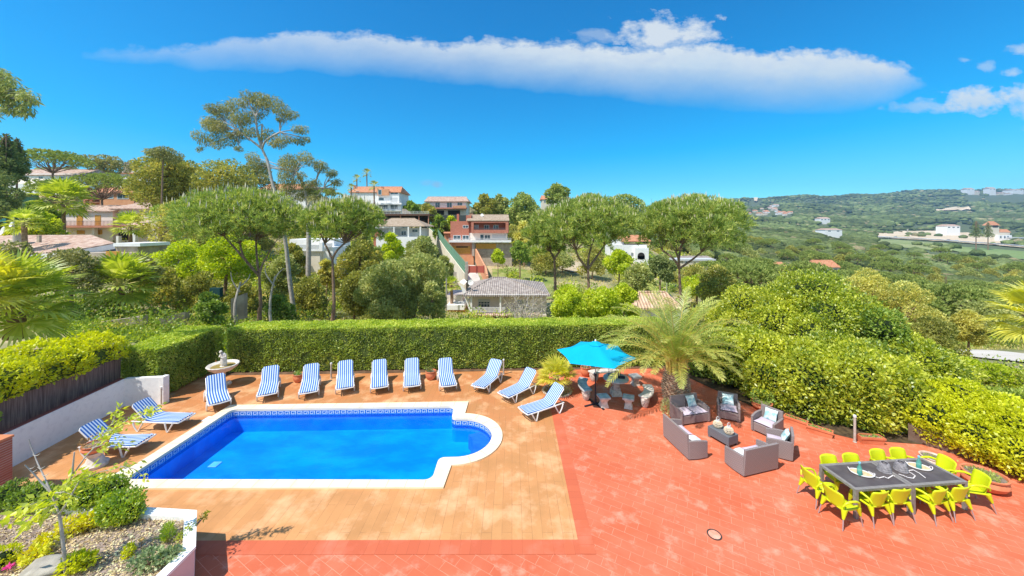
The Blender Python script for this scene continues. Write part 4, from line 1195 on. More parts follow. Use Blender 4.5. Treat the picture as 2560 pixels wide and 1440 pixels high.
# ================================================================ hedges, walls, planter
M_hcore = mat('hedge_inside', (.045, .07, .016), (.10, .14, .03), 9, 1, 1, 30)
M_bcore = mat('bush_shade_core', (.015, .028, .006), rough=1)  # solid core, near-black to stand for shade between the leaves
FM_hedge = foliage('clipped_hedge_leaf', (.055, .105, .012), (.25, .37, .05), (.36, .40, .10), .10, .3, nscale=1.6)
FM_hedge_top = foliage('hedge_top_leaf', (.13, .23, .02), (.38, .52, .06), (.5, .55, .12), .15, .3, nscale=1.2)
FM_lime = foliage('golden_privet_leaf', (.22, .28, .004), (.68, .66, .008), (.80, .74, .02), .2, .35, nscale=1.5)
FM_shrub = foliage('glossy_shrub_leaf', (.035, .085, .004), (.36, .44, .025), (.70, .62, .05), .25, .35, nscale=.9, gloss=.12)
FM_shrub2 = foliage('yellow_green_shrub_leaf', (.045, .10, .004), (.44, .50, .03), (.78, .68, .06), .30, .35, nscale=.9, gloss=.12)
FM_deep = foliage('deep_green_leaf', (.03, .075, .01), (.16, .27, .03), (.30, .40, .05), .12, .3, nscale=1.2)
M_bark = mat('reddish_bark', (.20, .12, .08), (.32, .21, .15), 5, .95, .5, 14)
M_barkg = mat('grey_bark', (.36, .31, .27), (.52, .47, .42), 4, .9, .3, 12)

def hedge(name, label, cat, corners, z0, z1, dens, L, W, fm, fmt=None, lump=.08, top=True, sides=(0, 1, 2, 3), seed=0, core=.2, group=None, topfn=None):
    """corners: 4 ground points counter-clockwise seen from above; z1 a number or one per corner"""
    z1s = [z1] * 4 if not hasattr(z1, '__len__') else z1
    c = np.array(corners, float); ctr = c.mean(0)
    t = thing(name, label, cat, (ctr[0], ctr[1], z0), world=True, group=group)
    cc = c + unit(ctr - c) * core * 1.6
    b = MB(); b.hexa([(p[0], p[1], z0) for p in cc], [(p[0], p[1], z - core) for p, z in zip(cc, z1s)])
    part('inner_core', b, M_hcore, t)
    lf = LF()
    def put(pts, nrm, mi, n):
        pts = pts + nrm * (wav(pts, 2.2, seed) * lump + wav(pts, 7, seed + 3) * lump * .6)[:, None]
        pts -= nrm * (rng.random(n) ** 2 * .09)[:, None]
        d = nrm * .55 + rdir(n) * .9 + [0, 0, .25]
        V, Fi = leafcards(pts, d, L * rng.uniform(.6, 1.15, n), W * rng.uniform(.7, 1.2, n)); lf.add(V, Fi, mi)
    for k in sides:
        a, b_ = c[k], c[(k + 1) % 4]; ln = np.linalg.norm(b_ - a); h = (z1s[k] + z1s[(k + 1) % 4]) / 2 - z0
        n = int(ln * h * dens); u = rng.random(n); v = rng.random(n)
        zt_ = z1s[k] * (1 - u) + z1s[(k + 1) % 4] * u
        pts = np.stack([a[0] + (b_[0] - a[0]) * u, a[1] + (b_[1] - a[1]) * u, z0 + (zt_ - z0) * v], 1)
        nn = np.array([(b_ - a)[1], -(b_ - a)[0], 0]) / ln
        # rounded upper edge
        q = np.clip((v - .93) / .07, 0, 1)
        pts -= nn * (q * q * .10)[:, None]
        put(pts, np.tile(nn, (n, 1)), 0, n)
    if top:
        area = .5 * abs(sum(c[i][0] * c[(i + 1) % 4][1] - c[(i + 1) % 4][0] * c[i][1] for i in range(4)))
        n = int(area * dens * 1.15); u = rng.random(n)[:, None]; v = rng.random(n)[:, None]
        xy = (c[0] * (1 - u) + c[1] * u) * (1 - v) + (c[3] * (1 - u) + c[2] * u) * v
        zt_ = (z1s[0] * (1 - u) + z1s[1] * u) * (1 - v) + (z1s[3] * (1 - u) + z1s[2] * u) * v
        pts = np.concatenate([xy, zt_], 1)
        put(pts, np.tile([0, 0, 1.0], (n, 1)), 1, n)
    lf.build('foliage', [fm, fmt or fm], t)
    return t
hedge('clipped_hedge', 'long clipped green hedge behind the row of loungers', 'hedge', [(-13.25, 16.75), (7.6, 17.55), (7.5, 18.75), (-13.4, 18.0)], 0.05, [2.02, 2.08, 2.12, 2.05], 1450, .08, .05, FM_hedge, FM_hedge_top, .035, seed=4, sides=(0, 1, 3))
hedge('clipped_hedge', 'squared clipped hedge at the left behind the end of the white wall', 'hedge', [(-15.35, 14.1), (-13.85, 14.1), (-14.05, 17.5), (-15.9, 17.4)], 0.05, 1.98, 1450, .08, .05, FM_hedge, FM_hedge_top, .035, seed=9, sides=(0, 1, 3))
M_reed = mat('brown_reed_screen', (.16, .095, .085), (.30, .20, .17), 3, .95, .4, 20, stretch=(14, 14, .6), c3=(.08, .045, .04), s3=1.2, a3=.7)
ft_ = thing('reed_fence', 'brown woven reed fence behind the low white wall', 'fence', (-14.9, 11, 0), world=True)
b = MB(); segs = [(-14.55, 6.5), (-14.72, 8.6), (-14.95, 11.2), (-15.22, 14.0)]
for i in range(3):
    (x0, y0), (x1, y1) = segs[i], segs[i + 1]
    b = MB(); b.hexa([(x0, y0, .8), (x1, y1, .8), (x1 - .05, y1, .8), (x0 - .05, y0, .8)], [(x0, y0, 2.15), (x1, y1, 1.95), (x1 - .05, y1, 1.95), (x0 - .05, y0, 2.15)]); part('reed_panel', b, M_reed, ft_)
M_wallw = mat('white_painted_wall', (.87, .87, .86), (.89, .89, .88), 1.5, .85, .08, 20, c3=(.55, .55, .56), s3=7, a3=.25)
wt = thing('garden_wall', 'low white painted wall with a red tiled top along the left side of the deck', 'wall', (-14.3, 12, 0), world=True)
W = [(-13.95, 7.0), (-14.12, 10.15), (-14.68, 13.62), (-13.45, 13.78)]
b = MB()
def wseg(b, a, c, th, z0, z1, mi=0):
    a = Vector(a); c = Vector(c); n = (c - a).normalized(); n = Vector((-n.y, n.x)) * th
    b.hexa([(a.x, a.y, z0), (c.x, c.y, z0), (c.x + n.x, c.y + n.y, z0), (a.x + n.x, a.y + n.y, z0)], [(a.x, a.y, z1), (c.x, c.y, z1), (c.x + n.x, c.y + n.y, z1), (a.x + n.x, a.y + n.y, z1)], mi)
wseg(b, W[0], W[1], .16, 0, 1.04); wseg(b, W[1], W[2], .16, 0, 1.04); wseg(b, W[2], W[3], .16, 0, 1.042)
b.box(W[3][0] - .02, W[3][1] - .04, 0, W[3][0] + .14, W[3][1] + .2, 1.06)
part('wall_face', b, M_wallw, wt)
b = MB(); wseg(b, (W[0][0] - .02, W[0][1]), (W[1][0] - .02, W[1][1]), .15, 1.042, 1.075); wseg(b, (W[1][0] - .02, W[1][1]), (W[2][0] - .02, W[2][1]), .15, 1.042, 1.075)
part('tile_top', b, mat('dark_red_tile', (.22, .07, .055), rough=.8), wt)
M_brick = brickmat('red_brick', (.34, .085, .05), (.44, .13, .08), (.55, .42, .36), .24, .06, .008, axis='XZ', bump=.4)
bp_ = thing('brick_pillar', 'red brick pillar at the left edge in front of the white wall', 'pillar', (-12.9, 9.35, 0), world=True)
b = MB(); b.box(-13.25, 8.58, 0, -12.60, 9.08, 1.5); part('shaft', b, M_brick, bp_)
b = MB(); b.box(-13.27, 8.56, 1.5, -12.58, 9.10, 1.55); part('cap', b, mat('orange_tile', (.62, .22, .10), rough=.8), bp_)
# golden hedge along the top of the reed fence
hedge('golden_hedge', 'bright yellow green hedge spilling over the top of the reed fence', 'hedge', [(-14.45, 8.3), (-15.05, 14.0), (-16.6, 14.2), (-17.2, 9.2)], 1.75, [2.75, 2.45, 2.55, 3.1], 650, .11, .07, FM_lime, None, .16, seed=20, sides=(0, 1, 3), core=.2)
hedge('shaded_climber', 'green climber hanging low over the reed fence at the left edge', 'climber', [(-14.50, 8.0), (-14.62, 10.3), (-15.0, 10.3), (-15.0, 8.0)], 1.15, [2.3, 2.2, 2.2, 2.3], 600, .11, .075, FM_deep, None, .12, seed=21, sides=(0, 1), core=.15)

def blob_bush(name, label, cat, base, parts_, dens, L, W_, fm, fm2=None, seed=0, group=None, stems=3, inner=.72, core=True, parent_world=True, up=.35):
    """shrub of overlapping leafy mounds; parts_: (dx,dy,z,rx,ry,rz)"""
    t = thing(name, label, cat, base, world=True, group=group)
    lf = LF(); bx = Vector(base)
    cb = MB()
    for i, (dx, dy, z, rx, ry, rz) in enumerate(parts_):
        c = np.array([bx.x + dx, bx.y + dy, bx.z + z])
        n = int(4 * math.pi * ((rx * ry + ry * rz + rz * rx) / 3) * dens)
        p, d = ell_pts(n, c, (rx, ry, rz), inner)
        p += d * ((wav(p, 2.0 / max(.3, min(rx, rz)), seed + i) * .16 + wav(p, 5.5, seed + 7) * .13) * min(rx, rz))[:, None]
        keep = p[:, 2] > bx.z + .02; p = p[keep]; d = d[keep]; n = len(p)
        V, Fi = leafcards(p, d * .6 + rdir(n) * .8 + [0, 0, up], L * rng.uniform(.6, 1.3, n), W_ * rng.uniform(.7, 1.2, n)); lf.add(V, Fi, 0)
        if core:
            b0 = len(cb.v)
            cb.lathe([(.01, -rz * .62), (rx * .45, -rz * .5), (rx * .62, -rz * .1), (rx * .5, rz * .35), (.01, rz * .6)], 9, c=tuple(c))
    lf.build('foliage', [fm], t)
    if core: part('inner_core', cb, M_bcore, t, smooth=60)
    sb = MB()
    for k in range(stems):
        i = int(rng.integers(len(parts_))); q = parts_[i]
        x0 = bx.x + rng.uniform(-.3, .3) * q[3]; y0 = bx.y + rng.uniform(-.3, .3) * q[3]
        sb.tube([(x0, y0, bx.z - .1), (x0 * .5 + (bx.x + q[0]) * .5, y0 * .5 + (bx.y + q[1]) * .5, bx.z + q[2] * .5), (bx.x + q[0], bx.y + q[1], bx.z + q[2])], [.035, .028, .012], 6)
    part('stem', sb, M_bark, t)
    return t
def mounds(n, R_, H_, r, seed):
    g = np.random.default_rng(seed); out = []
    for k in range(n):
        a = 2.4 * k; q = R_ * math.sqrt((k + .3) / n)
        z = H_ * (.42 + .4 * (1 - (q / max(R_, .01)) ** 2)) * g.uniform(.8, 1.1)
        s = r * g.uniform(.75, 1.15)
        out.append((q * math.cos(a), q * math.sin(a), z, s, s, s * .85)); out.append((q * math.cos(a) * .9, q * math.sin(a) * .9, z * .45, s, s, s * .8))
    return out
# ---- big shrubs along the right of the terrace
RG = 'glossy shrubs crowding the right side of the terrace'
def rs(px, d, H_, R_, lab, fm, seed, z0=-.1, n=7, dens=330, L=.12, W_=.075, grp=RG):
    d -= .6 if d < 15 and px < 2300 else 0; p = Vector(((px - CX) / F * d, d, z0))
    blob_bush('garden_shrub', lab, 'shrub', tuple(p), mounds(n, R_, H_, max(R_ * .62, .5), seed), dens, L, W_, fm, seed=seed, group=grp)
rs(1790, 16.6, 2.15, .95, 'green shrub right behind the palm trunk at the end of the long hedge', FM_deep, 31, n=5)
rs(1868, 15.6, 2.6, 1.25, 'leafy green shrub behind the grey loveseat and armchair', FM_shrub, 32)
rs(1975, 14.7, 2.45, 1.35, 'leafy yellow green shrub over the terracotta bowl at the right hedge', FM_shrub2, 33)
rs(2085, 13.9, 2.7, 1.45, 'tall rounded shrub behind the row of terracotta planter boxes', FM_shrub, 34)
rs(2215, 13.2, 2.35, 1.35, 'rounded shrub hanging over the paving behind the dining table', FM_shrub2, 35)
rs(1905, 19.5, 3.9, 2.0, 'tall yellow tipped shrub rising behind the palm fronds on the right', FM_shrub2, 36, z0=-.6, n=8, dens=230)
rs(2010, 18.2, 4.9, 2.3, 'tallest glossy green shrub tree at the right of the terrace', FM_shrub, 37, z0=-.6, n=9, dens=230)
rs(2135, 17.0, 4.1, 2.0, 'deep green shrub tree sloping down beside the tallest one', FM_deep, 38, z0=-.8, n=8, dens=230, grp=RG)
rs(2225, 15.8, 3.0, 1.6, 'glossy shrub at the right foot of the shrub trees', FM_shrub, 39, z0=-.8, n=7)
rs(2385, 11.5, 1.5, 1.05, 'yellow green shrub above the low wall behind the yellow chairs', FM_lime, 40, z0=.1, n=6, dens=420, L=.10, W_=.06, grp='golden shrubs above the low wall')
rs(2500, 10.6, 1.35, 1.0, 'yellow green shrub above the low wall beside the terracotta bowl', FM_lime, 41, z0=.1, n=6, dens=420, L=.10, W_=.06, grp='golden shrubs above the low wall')
rs(2610, 9.9, 1.4, 1.0, 'yellow green shrub above the low wall cut by the right frame edge', FM_lime, 42, z0=.1, n=6, dens=420, L=.10, W_=.06, grp='golden shrubs above the low wall')
rs(2330, 14.2, 1.0, 1.0, 'low pale shrub between the terrace shrubs and the clipped far hedge', FM_shrub, 43, z0=-.2, n=5)
b = MB(); wseg(b, (12.6, 11.45), (14.0, 10.0), .2, -.1, .52); wseg(b, (14.0, 10.0), (14.6, 8.0), .2, -.1, .50)
tag(part('low_wall', b, mat('shade_darkened_wall', (.12, .08, .06), (.20, .14, .10), 3, .9, .3)), 'low dark garden wall under the golden shrubs at the right', 'wall')  # wall colour darkened to carry the shade below the shrubs
hedge('conifer_hedge', 'dark green conifer hedge beyond the terrace at the right edge', 'hedge', [(18.2, 14.6), (25.5, 13.4), (25.5, 14.6), (18.6, 16.0)], -2.6, [-.15, -.1, -.1, -.15], 420, .14, .06, FM_deep, FM_hedge, .15, seed=50, sides=(0, 3))

# ---------------------------------------------------------------- raised planter at the lower left
pl = thing('raised_planter', 'raised garden bed with a white coping at the lower left corner', 'planter', (-8.5, 6.5, 0), world=True)
PO = [(-13.2, 8.15), (-13.2, 3.6), (-6.02, 3.6), (-5.99, 6.82), (-6.73, 7.69), (-7.83, 7.77)]
PI = [(-13.0, 7.95), (-13.0, 3.8), (-6.20, 3.8), (-6.17, 6.74), (-6.83, 7.50), (-7.86, 7.57)]
b = MB(); b.fill([PO, PI], .75)
def ccw(l): return l if sum(l[i][0] * l[(i + 1) % len(l)][1] - l[(i + 1) % len(l)][0] * l[i][1] for i in range(len(l))) > 0 else l[::-1]
wallring(b, ccw(PO), .70, .75, False); wallring(b, ccw(PI), .60, .75, True)
part('coping', b, M_wallw, pl)
b = MB(); PW = [(x + (.015 if x < -9 else -.015), y + (.015 if y < 5 else -.015)) for x, y in PO]; wallring(b, ccw(PW), 0, .70, False)
part('side_wall', b, mat('pink_render', (.66, .45, .44), (.74, .54, .53), 1.5, .9, .1, 20), pl)
M_chip = mat('bark_mulch_base', (.22, .16, .13), (.40, .32, .27), 12, .95, .6, 40)
NXm, NYm = 46, 30
X, Y = np.meshgrid(np.linspace(-13.0, -6.1, NXm), np.linspace(3.7, 8.0, NYm), indexing='ij')
b = MB(); b.fill([ccw(PI)], .655); part('mulch_bed', b, M_chip, pl)
# mulch chips lying on the bed (nobody could count them)
n = 26000
xy = np.stack([rng.uniform(-12.9, -6.2, n), rng.uniform(3.8, 7.9, n)], 1)
def inside(xy, poly):
    r_ = np.zeros(len(xy), bool); j = len(poly) - 1
    for i in range(len(poly)):
        xi, yi = poly[i]; xj, yj = poly[j]
        c_ = ((yi > xy[:, 1]) != (yj > xy[:, 1])) & (xy[:, 0] < (xj - xi) * (xy[:, 1] - yi) / (yj - yi + 1e-12) + xi)
        r_ ^= c_; j = i
    return r_
xy = xy[inside(xy, PI)]; n = len(xy)
d = rdir(n) * [1, 1, .25]; V, Fi = leafcards(np.concatenate([xy, (.66 + rng.random(n)[:, None] * .03)], 1), d, .055 * rng.uniform(.5, 1.4, n), .024, .5)
lf = LF(); lf.add(V, Fi); o = lf.build('bark_mulch', [foliage('bark_chip', (.17, .12, .10), (.52, .43, .37), (.68, .60, .54), .2, 0, nscale=2, gloss=0)]); struct(o, 'stuff')
FM_box = foliage('box_leaf', (.05, .13, .008), (.26, .40, .02), (.42, .50, .04), .18, .35, nscale=2.5, gloss=.15)
FM_yel = foliage('golden_leaf', (.40, .34, .005), (.78, .66, .02), (.86, .76, .06), .2, .35, nscale=2.5)
def zp(px, py, z=.66): return tuple(G(px, py, z))
PG_ = 'round green box bushes at the back of the raised planter'
blob_bush('box_bush', 'round bright green bush at the back corner of the raised planter', 'bush', zp(305, 1298), [(0, 0, .25, .36, .34, .30), (.22, -.05, .2, .26, .25, .24), (-.28, .08, .22, .28, .26, .26)], 1500, .055, .036, FM_box, seed=60, group=PG_)
blob_bush('box_bush', 'larger green bush behind the bare tree in the raised planter', 'bush', zp(225, 1268), [(0, 0, .34, .42, .36, .34), (.35, .1, .3, .34, .3, .3), (-.35, .0, .25, .34, .3, .28)], 1400, .055, .036, FM_box, seed=61, group=PG_)
blob_bush('box_bush', 'green bush along the left back edge of the raised planter', 'bush', zp(80, 1268), [(0, 0, .2, .42, .3, .26), (-.6, .05, .2, .42, .3, .26), (.5, 0, .18, .36, .28, .22)], 1300, .055, .036, FM_deep, seed=62, group=PG_)
blob_bush('golden_shrub', 'golden yellow shrub at the foot of the bare planter tree', 'shrub', zp(180, 1335), [(0, 0, .16, .24, .16, .16), (.22, .12, .18, .2, .14, .14), (-.1, -.35, .14, .16, .16, .14), (.05, -.6, .12, .2, .18, .14)], 700, .085, .045, FM_yel, seed=63, core=False, inner=.2)
blob_bush('golden_shrub', 'yellow green shrub low in front of the planter tree trunk', 'shrub', zp(188, 1422), [(0, 0, .12, .2, .2, .15), (.16, .05, .1, .16, .14, .12)], 700, .09, .045, FM_lime, seed=64, core=False, inner=.2)
blob_bush('golden_shrub', 'small clipped yellow bush cut by the left frame edge', 'shrub', zp(8, 1415), [(0, 0, .14, .2, .2, .18)], 1300, .05, .035, FM_lime, seed=65)
blob_bush('rose_bush', 'blue green rose bush near the right corner of the planter', 'rose bush', zp(370, 1415), [(0, 0, .12, .28, .22, .14), (.3, .1, .1, .2, .18, .12)], 700, .07, .05, foliage('rose_leaf', (.05, .10, .06), (.18, .27, .17), None, 0, .25, nscale=3), seed=66, core=False, inner=.2)
blob_bush('rosemary', 'spiky dark green rosemary near the right edge of the planter', 'plant', zp(420, 1352), [(0, 0, .14, .11, .11, .17)], 2400, .09, .014, FM_box, seed=67, core=False, inner=.1, up=1.2)
blob_bush('small_plant', 'small yellow green plant in the mulch left of the rose bush', 'plant', zp(322, 1395), [(0, 0, .12, .09, .09, .15)], 1800, .05, .03, FM_lime, seed=68, core=False, inner=.2)
blob_bush('small_plant', 'row of small weeds along the right coping of the planter', 'plant', zp(466, 1340), [(0, 0, .08, .07, .25, .09), (0, .4, .06, .06, .12, .08), (.02, -.45, .06, .07, .15, .08)], 700, .06, .03, FM_shrub, seed=69, core=False, inner=.1)
t = thing('rose_flower', 'single pale orange rose standing above the rose bush', 'flower', zp(353, 1372))
b = MB(); b.tube([(0, 0, 0), (.01, 0, .16)], .006, 5); part('stem', b, M_bark, t)
b = MB(); b.lathe([(.01, .15), (.035, .165), (.045, .19), (.03, .205), (.01, .2)], 8); part('bloom', b, mat('orange_petal', (.80, .48, .16), rough=.7), t, smooth=60)
t = thing('pink_flower', 'magenta flower at the lower left corner of the planter', 'flower', zp(22, 1432))
lf = LF(); n = 24; V, Fi = leafcards(np.zeros((n, 3)) + [0, 0, .1], unit(rng.normal(size=(n, 3)) * [1, 1, .4] + [0, 0, .3]), .085, .03); lf.add(V, Fi); lf.build('petals', [foliage('magenta_petal', (.6, .01, .3), (.8, .03, .45))], t)
b = MB(); b.tube([(0, 0, 0), (0, 0, .1)], .006, 5); part('stem', b, M_bark, t)
M_rock = mat('grey_rock', (.30, .27, .22), (.46, .42, .35), 5, .95, .6, 14)
for px, py, s_, lab in ((120, 1430, .26, 'large grey boulder lying in the mulch by the planter tree'), (135, 1352, .2, 'pale cream rock behind the planter tree trunk')):
    bmh = bmesh.new(); bmesh.ops.create_icosphere(bmh, subdivisions=3, radius=1)
    V = np.array([v.co for v in bmh.verts]); w_ = 1 + .22 * wav(V, 1.4, int(px)) + .05 * wav(V, 5, 3)
    for v, k, q in zip(bmh.verts, w_, V): v.co = Vector(q * k) * s_; v.co.z *= .55; v.co.x *= 1.25
    me = bpy.data.meshes.new('boulder'); bmh.to_mesh(me); bmh.free(); me.shade_smooth()
    o = mesh_obj('boulder', me, M_rock); o.location = Vector(zp(px, py)) + Vector((0, 0, s_ * .2)); tag(o, lab, 'rock')

# sapling with leafy branch sprays, trunk at px 165 rising out of the planter
FM_spr = foliage('fresh_spring_leaf', (.22, .34, .01), (.52, .62, .05), (.70, .74, .2), .2, .5, nscale=3, gloss=.12)
base = Vector(zp(165, 1436)); D0 = base.y
t = thing('young_tree', 'slender grey barked young tree with fresh leafy sprays in the raised planter', 'tree', tuple(base), world=True)
b = MB()
def TP(px, py, dd=0): return P(px, py, D0 + dd)
b.tube([base + Vector((0, 0, -.1)), TP(160, 1380), TP(152, 1310), TP(148, 1285)], [.026, .025, .022, .020], 8)
brs = [[(148, 1285, 0), (138, 1262, .02), (128, 1232, .05), (112, 1195, .1), (95, 1160, .15), (78, 1118, .2), (72, 1098, .2)],
       [(128, 1232, .05), (105, 1208, .05), (85, 1185, 0), (62, 1162, -.05)],
       [(148, 1285, 0), (168, 1258, -.05), (185, 1225, 0), (200, 1200, .1)],
       [(138, 1262, 0), (145, 1240, .05), (180, 1190, .1), (215, 1140, .2), (250, 1105, .3), (275, 1080, .4)],
       [(180, 1190, .1), (183, 1160, .1), (186, 1130, .1)]]
for br in brs:
    n_ = len(br); b.tube([TP(*q) for q in br], [.012 * (1 - i / n_) + .005 for i in range(n_)], 6)
for (px, py) in ((88, 1140), (100, 1172), (80, 1180), (110, 1190), (120, 1215), (75, 1172)):
    a = TP(px, py, .1); b.tube([a, a + Vector((.06, 0, .02)), a + Vector((.09, 0, .05))], [.008, .006, .003], 5); b.tube([a, a + Vector((-.05, 0, .03))], [.007, .003], 5)
part('trunk', b, M_barkg, t, smooth=60)
lf = LF()
sprays = [((150, 1235, 0), (250, 1180, .3), 60, .10), ((170, 1215, .1), (330, 1150, .5), 60, .10), ((230, 1120, .2), (315, 1100, .4), 60, .09), ((110, 1250, -.1), (10, 1290, -.3), 60, .16),
          ((140, 1260, -.1), (60, 1300, -.4), 40, .15), ((245, 1100, .3), (400, 998, .5), 130, .10), ((280, 1060, .4), (300, 1010, .4), 40, .10), ((300, 1165, .3), (370, 1185, .4), 26, .09), ((160, 1215, 0), (215, 1165, .1), 70, .11), ((120, 1235, 0), (200, 1230, 0), 60, .11), ((300, 1085, .4), (250, 1070, .3), 40, .10)]
tb_ = MB()
for a, c, n_, L_l in sprays:
    a = np.array(TP(*a)); c = np.array(TP(*c)); u = rng.random(n_)[:, None]
    p = a + (c - a) * u + rng.normal(size=(n_, 3)) * .05; p[:, 2] -= .12 * (u[:, 0] ** 2)
    d = unit(np.tile(c - a, (n_, 1))) * .6 + rdir(n_) * .7 + [0, 0, -.25]
    V, Fi = leafcards(p, d, L_l * rng.uniform(.6, 1.3, n_), L_l * .42, .4); lf.add(V, Fi)
    tb_.tube([tuple(a), tuple((a + c) / 2 + [0, 0, .02]), tuple(c - [0, 0, .1])], [.009, .007, .003], 5)
lf.build('leaves', [FM_spr], t); part('twig', tb_, M_barkg, t)
# potted plant on a white stone plinth near the left loungers
p = G(238, 1165); t = thing('stone_plinth', 'round white stone plinth standing at the left of the pool', 'plinth', (p.x, p.y, .004))
b = MB(); b.lathe([(.27, 0), (.28, .08), (.2, .14), (.15, .3), (.2, .38), (.21, .42)], 24); part('base', b, M_stone, t, smooth=40)
t = pot('shallow terracotta bowl with dry leaves on the white stone plinth', (p.x, p.y, .424), .28, .22, 'bush', n=90, lh=.28, grp=None, fm=foliage('red_brown_leaf', (.14, .07, .04), (.35, .24, .12)))

# ---------------------------------------------------------------- palms of the terrace
M_palmtrunk = mat('palm_boot_bark', (.20, .11, .07), (.42, .29, .20), 6, .95, .5, 10)
FM_palm = foliage('date_palm_leaflet', (.12, .18, .035), (.36, .46, .10), (.62, .64, .24), .18, .35, nscale=.5, gloss=.1)
M_rachis = mat('palm_rachis', (.50, .50, .14), (.62, .52, .16), 3, .6)
def frond(lf, mb, base, az, elev, length, droop, nl=46, ll=.42, w=.028, mi=0, twist=0, rr=.022):
    """pinnate frond; elev start elevation (rad), droop total bend downwards"""
    pts = []; p = Vector(base); N = 16; ang = elev; st = length / N
    h = Vector((math.cos(az), math.sin(az), 0))
    for i in range(N + 1):
        pts.append(p.copy()); ang -= droop / N * (.35 + 1.3 * i / N)
        p += (h * math.cos(ang) + Vector((0, 0, 1)) * math.sin(ang)) * st
    mb.tube(pts[::2], [rr * (1 - .85 * i / (len(pts[::2]) - 1)) for i in range(len(pts[::2]))], 5, mi=mi)
    P_ = np.array([tuple(q) for q in pts]); side = np.array([-math.sin(az), math.cos(az), 0])
    u = np.linspace(.14, .995, nl); idx = u * N; i0 = np.minimum(idx.astype(int), N - 1); f_ = (idx - i0)[:, None]
    c = P_[i0] * (1 - f_) + P_[i0 + 1] * f_; tan = unit(P_[i0 + 1] - P_[i0]); up = np.cross(side, tan) * -1
    up = np.where((up[:, 2:3] < 0), -up, up)
    for s_ in (-1, 1):
        LL = ll * (np.sin(np.pi * np.clip(u * .92 + .08, 0, 1)) ** .6 * .9 + .15) * rng.uniform(.85, 1.1, nl)
        d = unit(side * s_ * .8 + tan * .75 + up * rng.uniform(.0, .45, nl)[:, None] + rng.normal(size=(nl, 3)) * .06)
        # two-piece leaflet that droops at the tip
        wv = unit(np.cross(d, up) + 1e-6) * w * .5
        mid = c + d * (LL * .55)[:, None]; tip = mid + unit(d + np.array([0, 0, -.3])) * (LL * .45)[:, None]
        V = np.stack([c - wv * .6, c + wv * .6, mid + wv, mid - wv], 1).reshape(-1, 3); lf.add(V, np.arange(4 * nl).reshape(nl, 4), 0)
        V = np.stack([mid - wv, mid + wv, tip + wv * .15, tip - wv * .15], 1).reshape(-1, 3); lf.add(V, np.arange(4 * nl).reshape(nl, 4), 0)
pb_ = G(1690, 1016); bx, by = pb_.x, pb_.y
pt = thing('date_palm', 'large date palm with a thick scaly trunk and arching fronds beside the lounge set', 'palm tree', (bx, by, 0), world=True)
b = MB(); prof = []
for k in range(17):
    z = 1.32 * k / 16; prof.append((.34 + .17 * math.sin(math.pi * min(1, (z + .1) / 1.5)), z))
b.lathe([(r_ * .9, z) for r_, z in prof], 20, c=(bx, by, 0))
part('trunk', b, M_palmtrunk, pt, smooth=60)
b = MB(); k = 0
for ring in range(17):
    z = .06 + ring * .078; r_ = .34 + .17 * math.sin(math.pi * min(1, (z + .1) / 1.5))
    for j in range(15):
        a = 2 * math.pi * (j + .5 * (ring % 2)) / 15 + ring * .06; ca, sa = math.cos(a), math.sin(a); w_ = .062
        def q(dr, da, dz): return (bx + (r_ * .9 + dr) * ca - sa * da, by + (r_ * .9 + dr) * sa + ca * da, z + dz)
        b.add([q(-.02, -w_, -.03), q(-.02, w_, -.03), q(.07, w_ * .55, .065), q(.07, -w_ * .55, .065), q(.0, -w_ * .8, .05), q(.0, w_ * .8, .05)], [(0, 1, 2, 3), (3, 2, 5, 4), (0, 3, 4), (1, 5, 2)])
part('leaf_base', b, mat('cut_leaf_base', (.36, .23, .15), (.56, .42, .31), 8, .9, .4, 20), pt)['kind'] = 'stuff'
lf = LF(); b = MB(); base_ = (bx, by, 1.34)
for k in range(54):
    g = (k + .5) / 54; az = 2.39996 * k + rng.uniform(-.15, .15); front = max(0, -math.sin(az - .5))
    el = R(84 - 66 * g ** .9 + 16 * front * g)
    ln = rng.uniform(3.0, 3.6) * (1.0 - .12 * (g < .12)) * (1 - .36 * front * (g > .3))
    frond(lf, b, (bx + .12 * math.cos(az), by + .12 * math.sin(az), 1.62 + .2 * (1 - g)), az, el, ln, R(rng.uniform(66, 92) - 22 * (g < .15)), 56, .38, .024)
for k in range(26):  # golden bases of the lowest stalks
    az = 2.4 * k; b.tube([(bx + .3 * math.cos(az), by + .3 * math.sin(az), 1.2), (bx + .33 * math.cos(az), by + .33 * math.sin(az), 1.5), (bx + .42 * math.cos(az), by + .42 * math.sin(az), 1.95)], [.06, .04, .02], 5)
part('frond_stalk', b, mat('golden_stalk', (.52, .36, .06), (.60, .50, .14), 3, .6), pt, smooth=60)
lf.build('fronds', [FM_palm], pt)
blob_bush('ground_plant', 'low grey green plant at the foot of the big palm trunk', 'plant', (bx - .55, by - .5, 0), [(0, 0, .22, .26, .22, .26), (.15, -.2, .15, .2, .2, .18)], 500, .09, .03, foliage('grey_green_leaf', (.10, .14, .07), (.34, .40, .24), None, 0, .3, nscale=3), seed=72, core=False, inner=.15, up=.8)

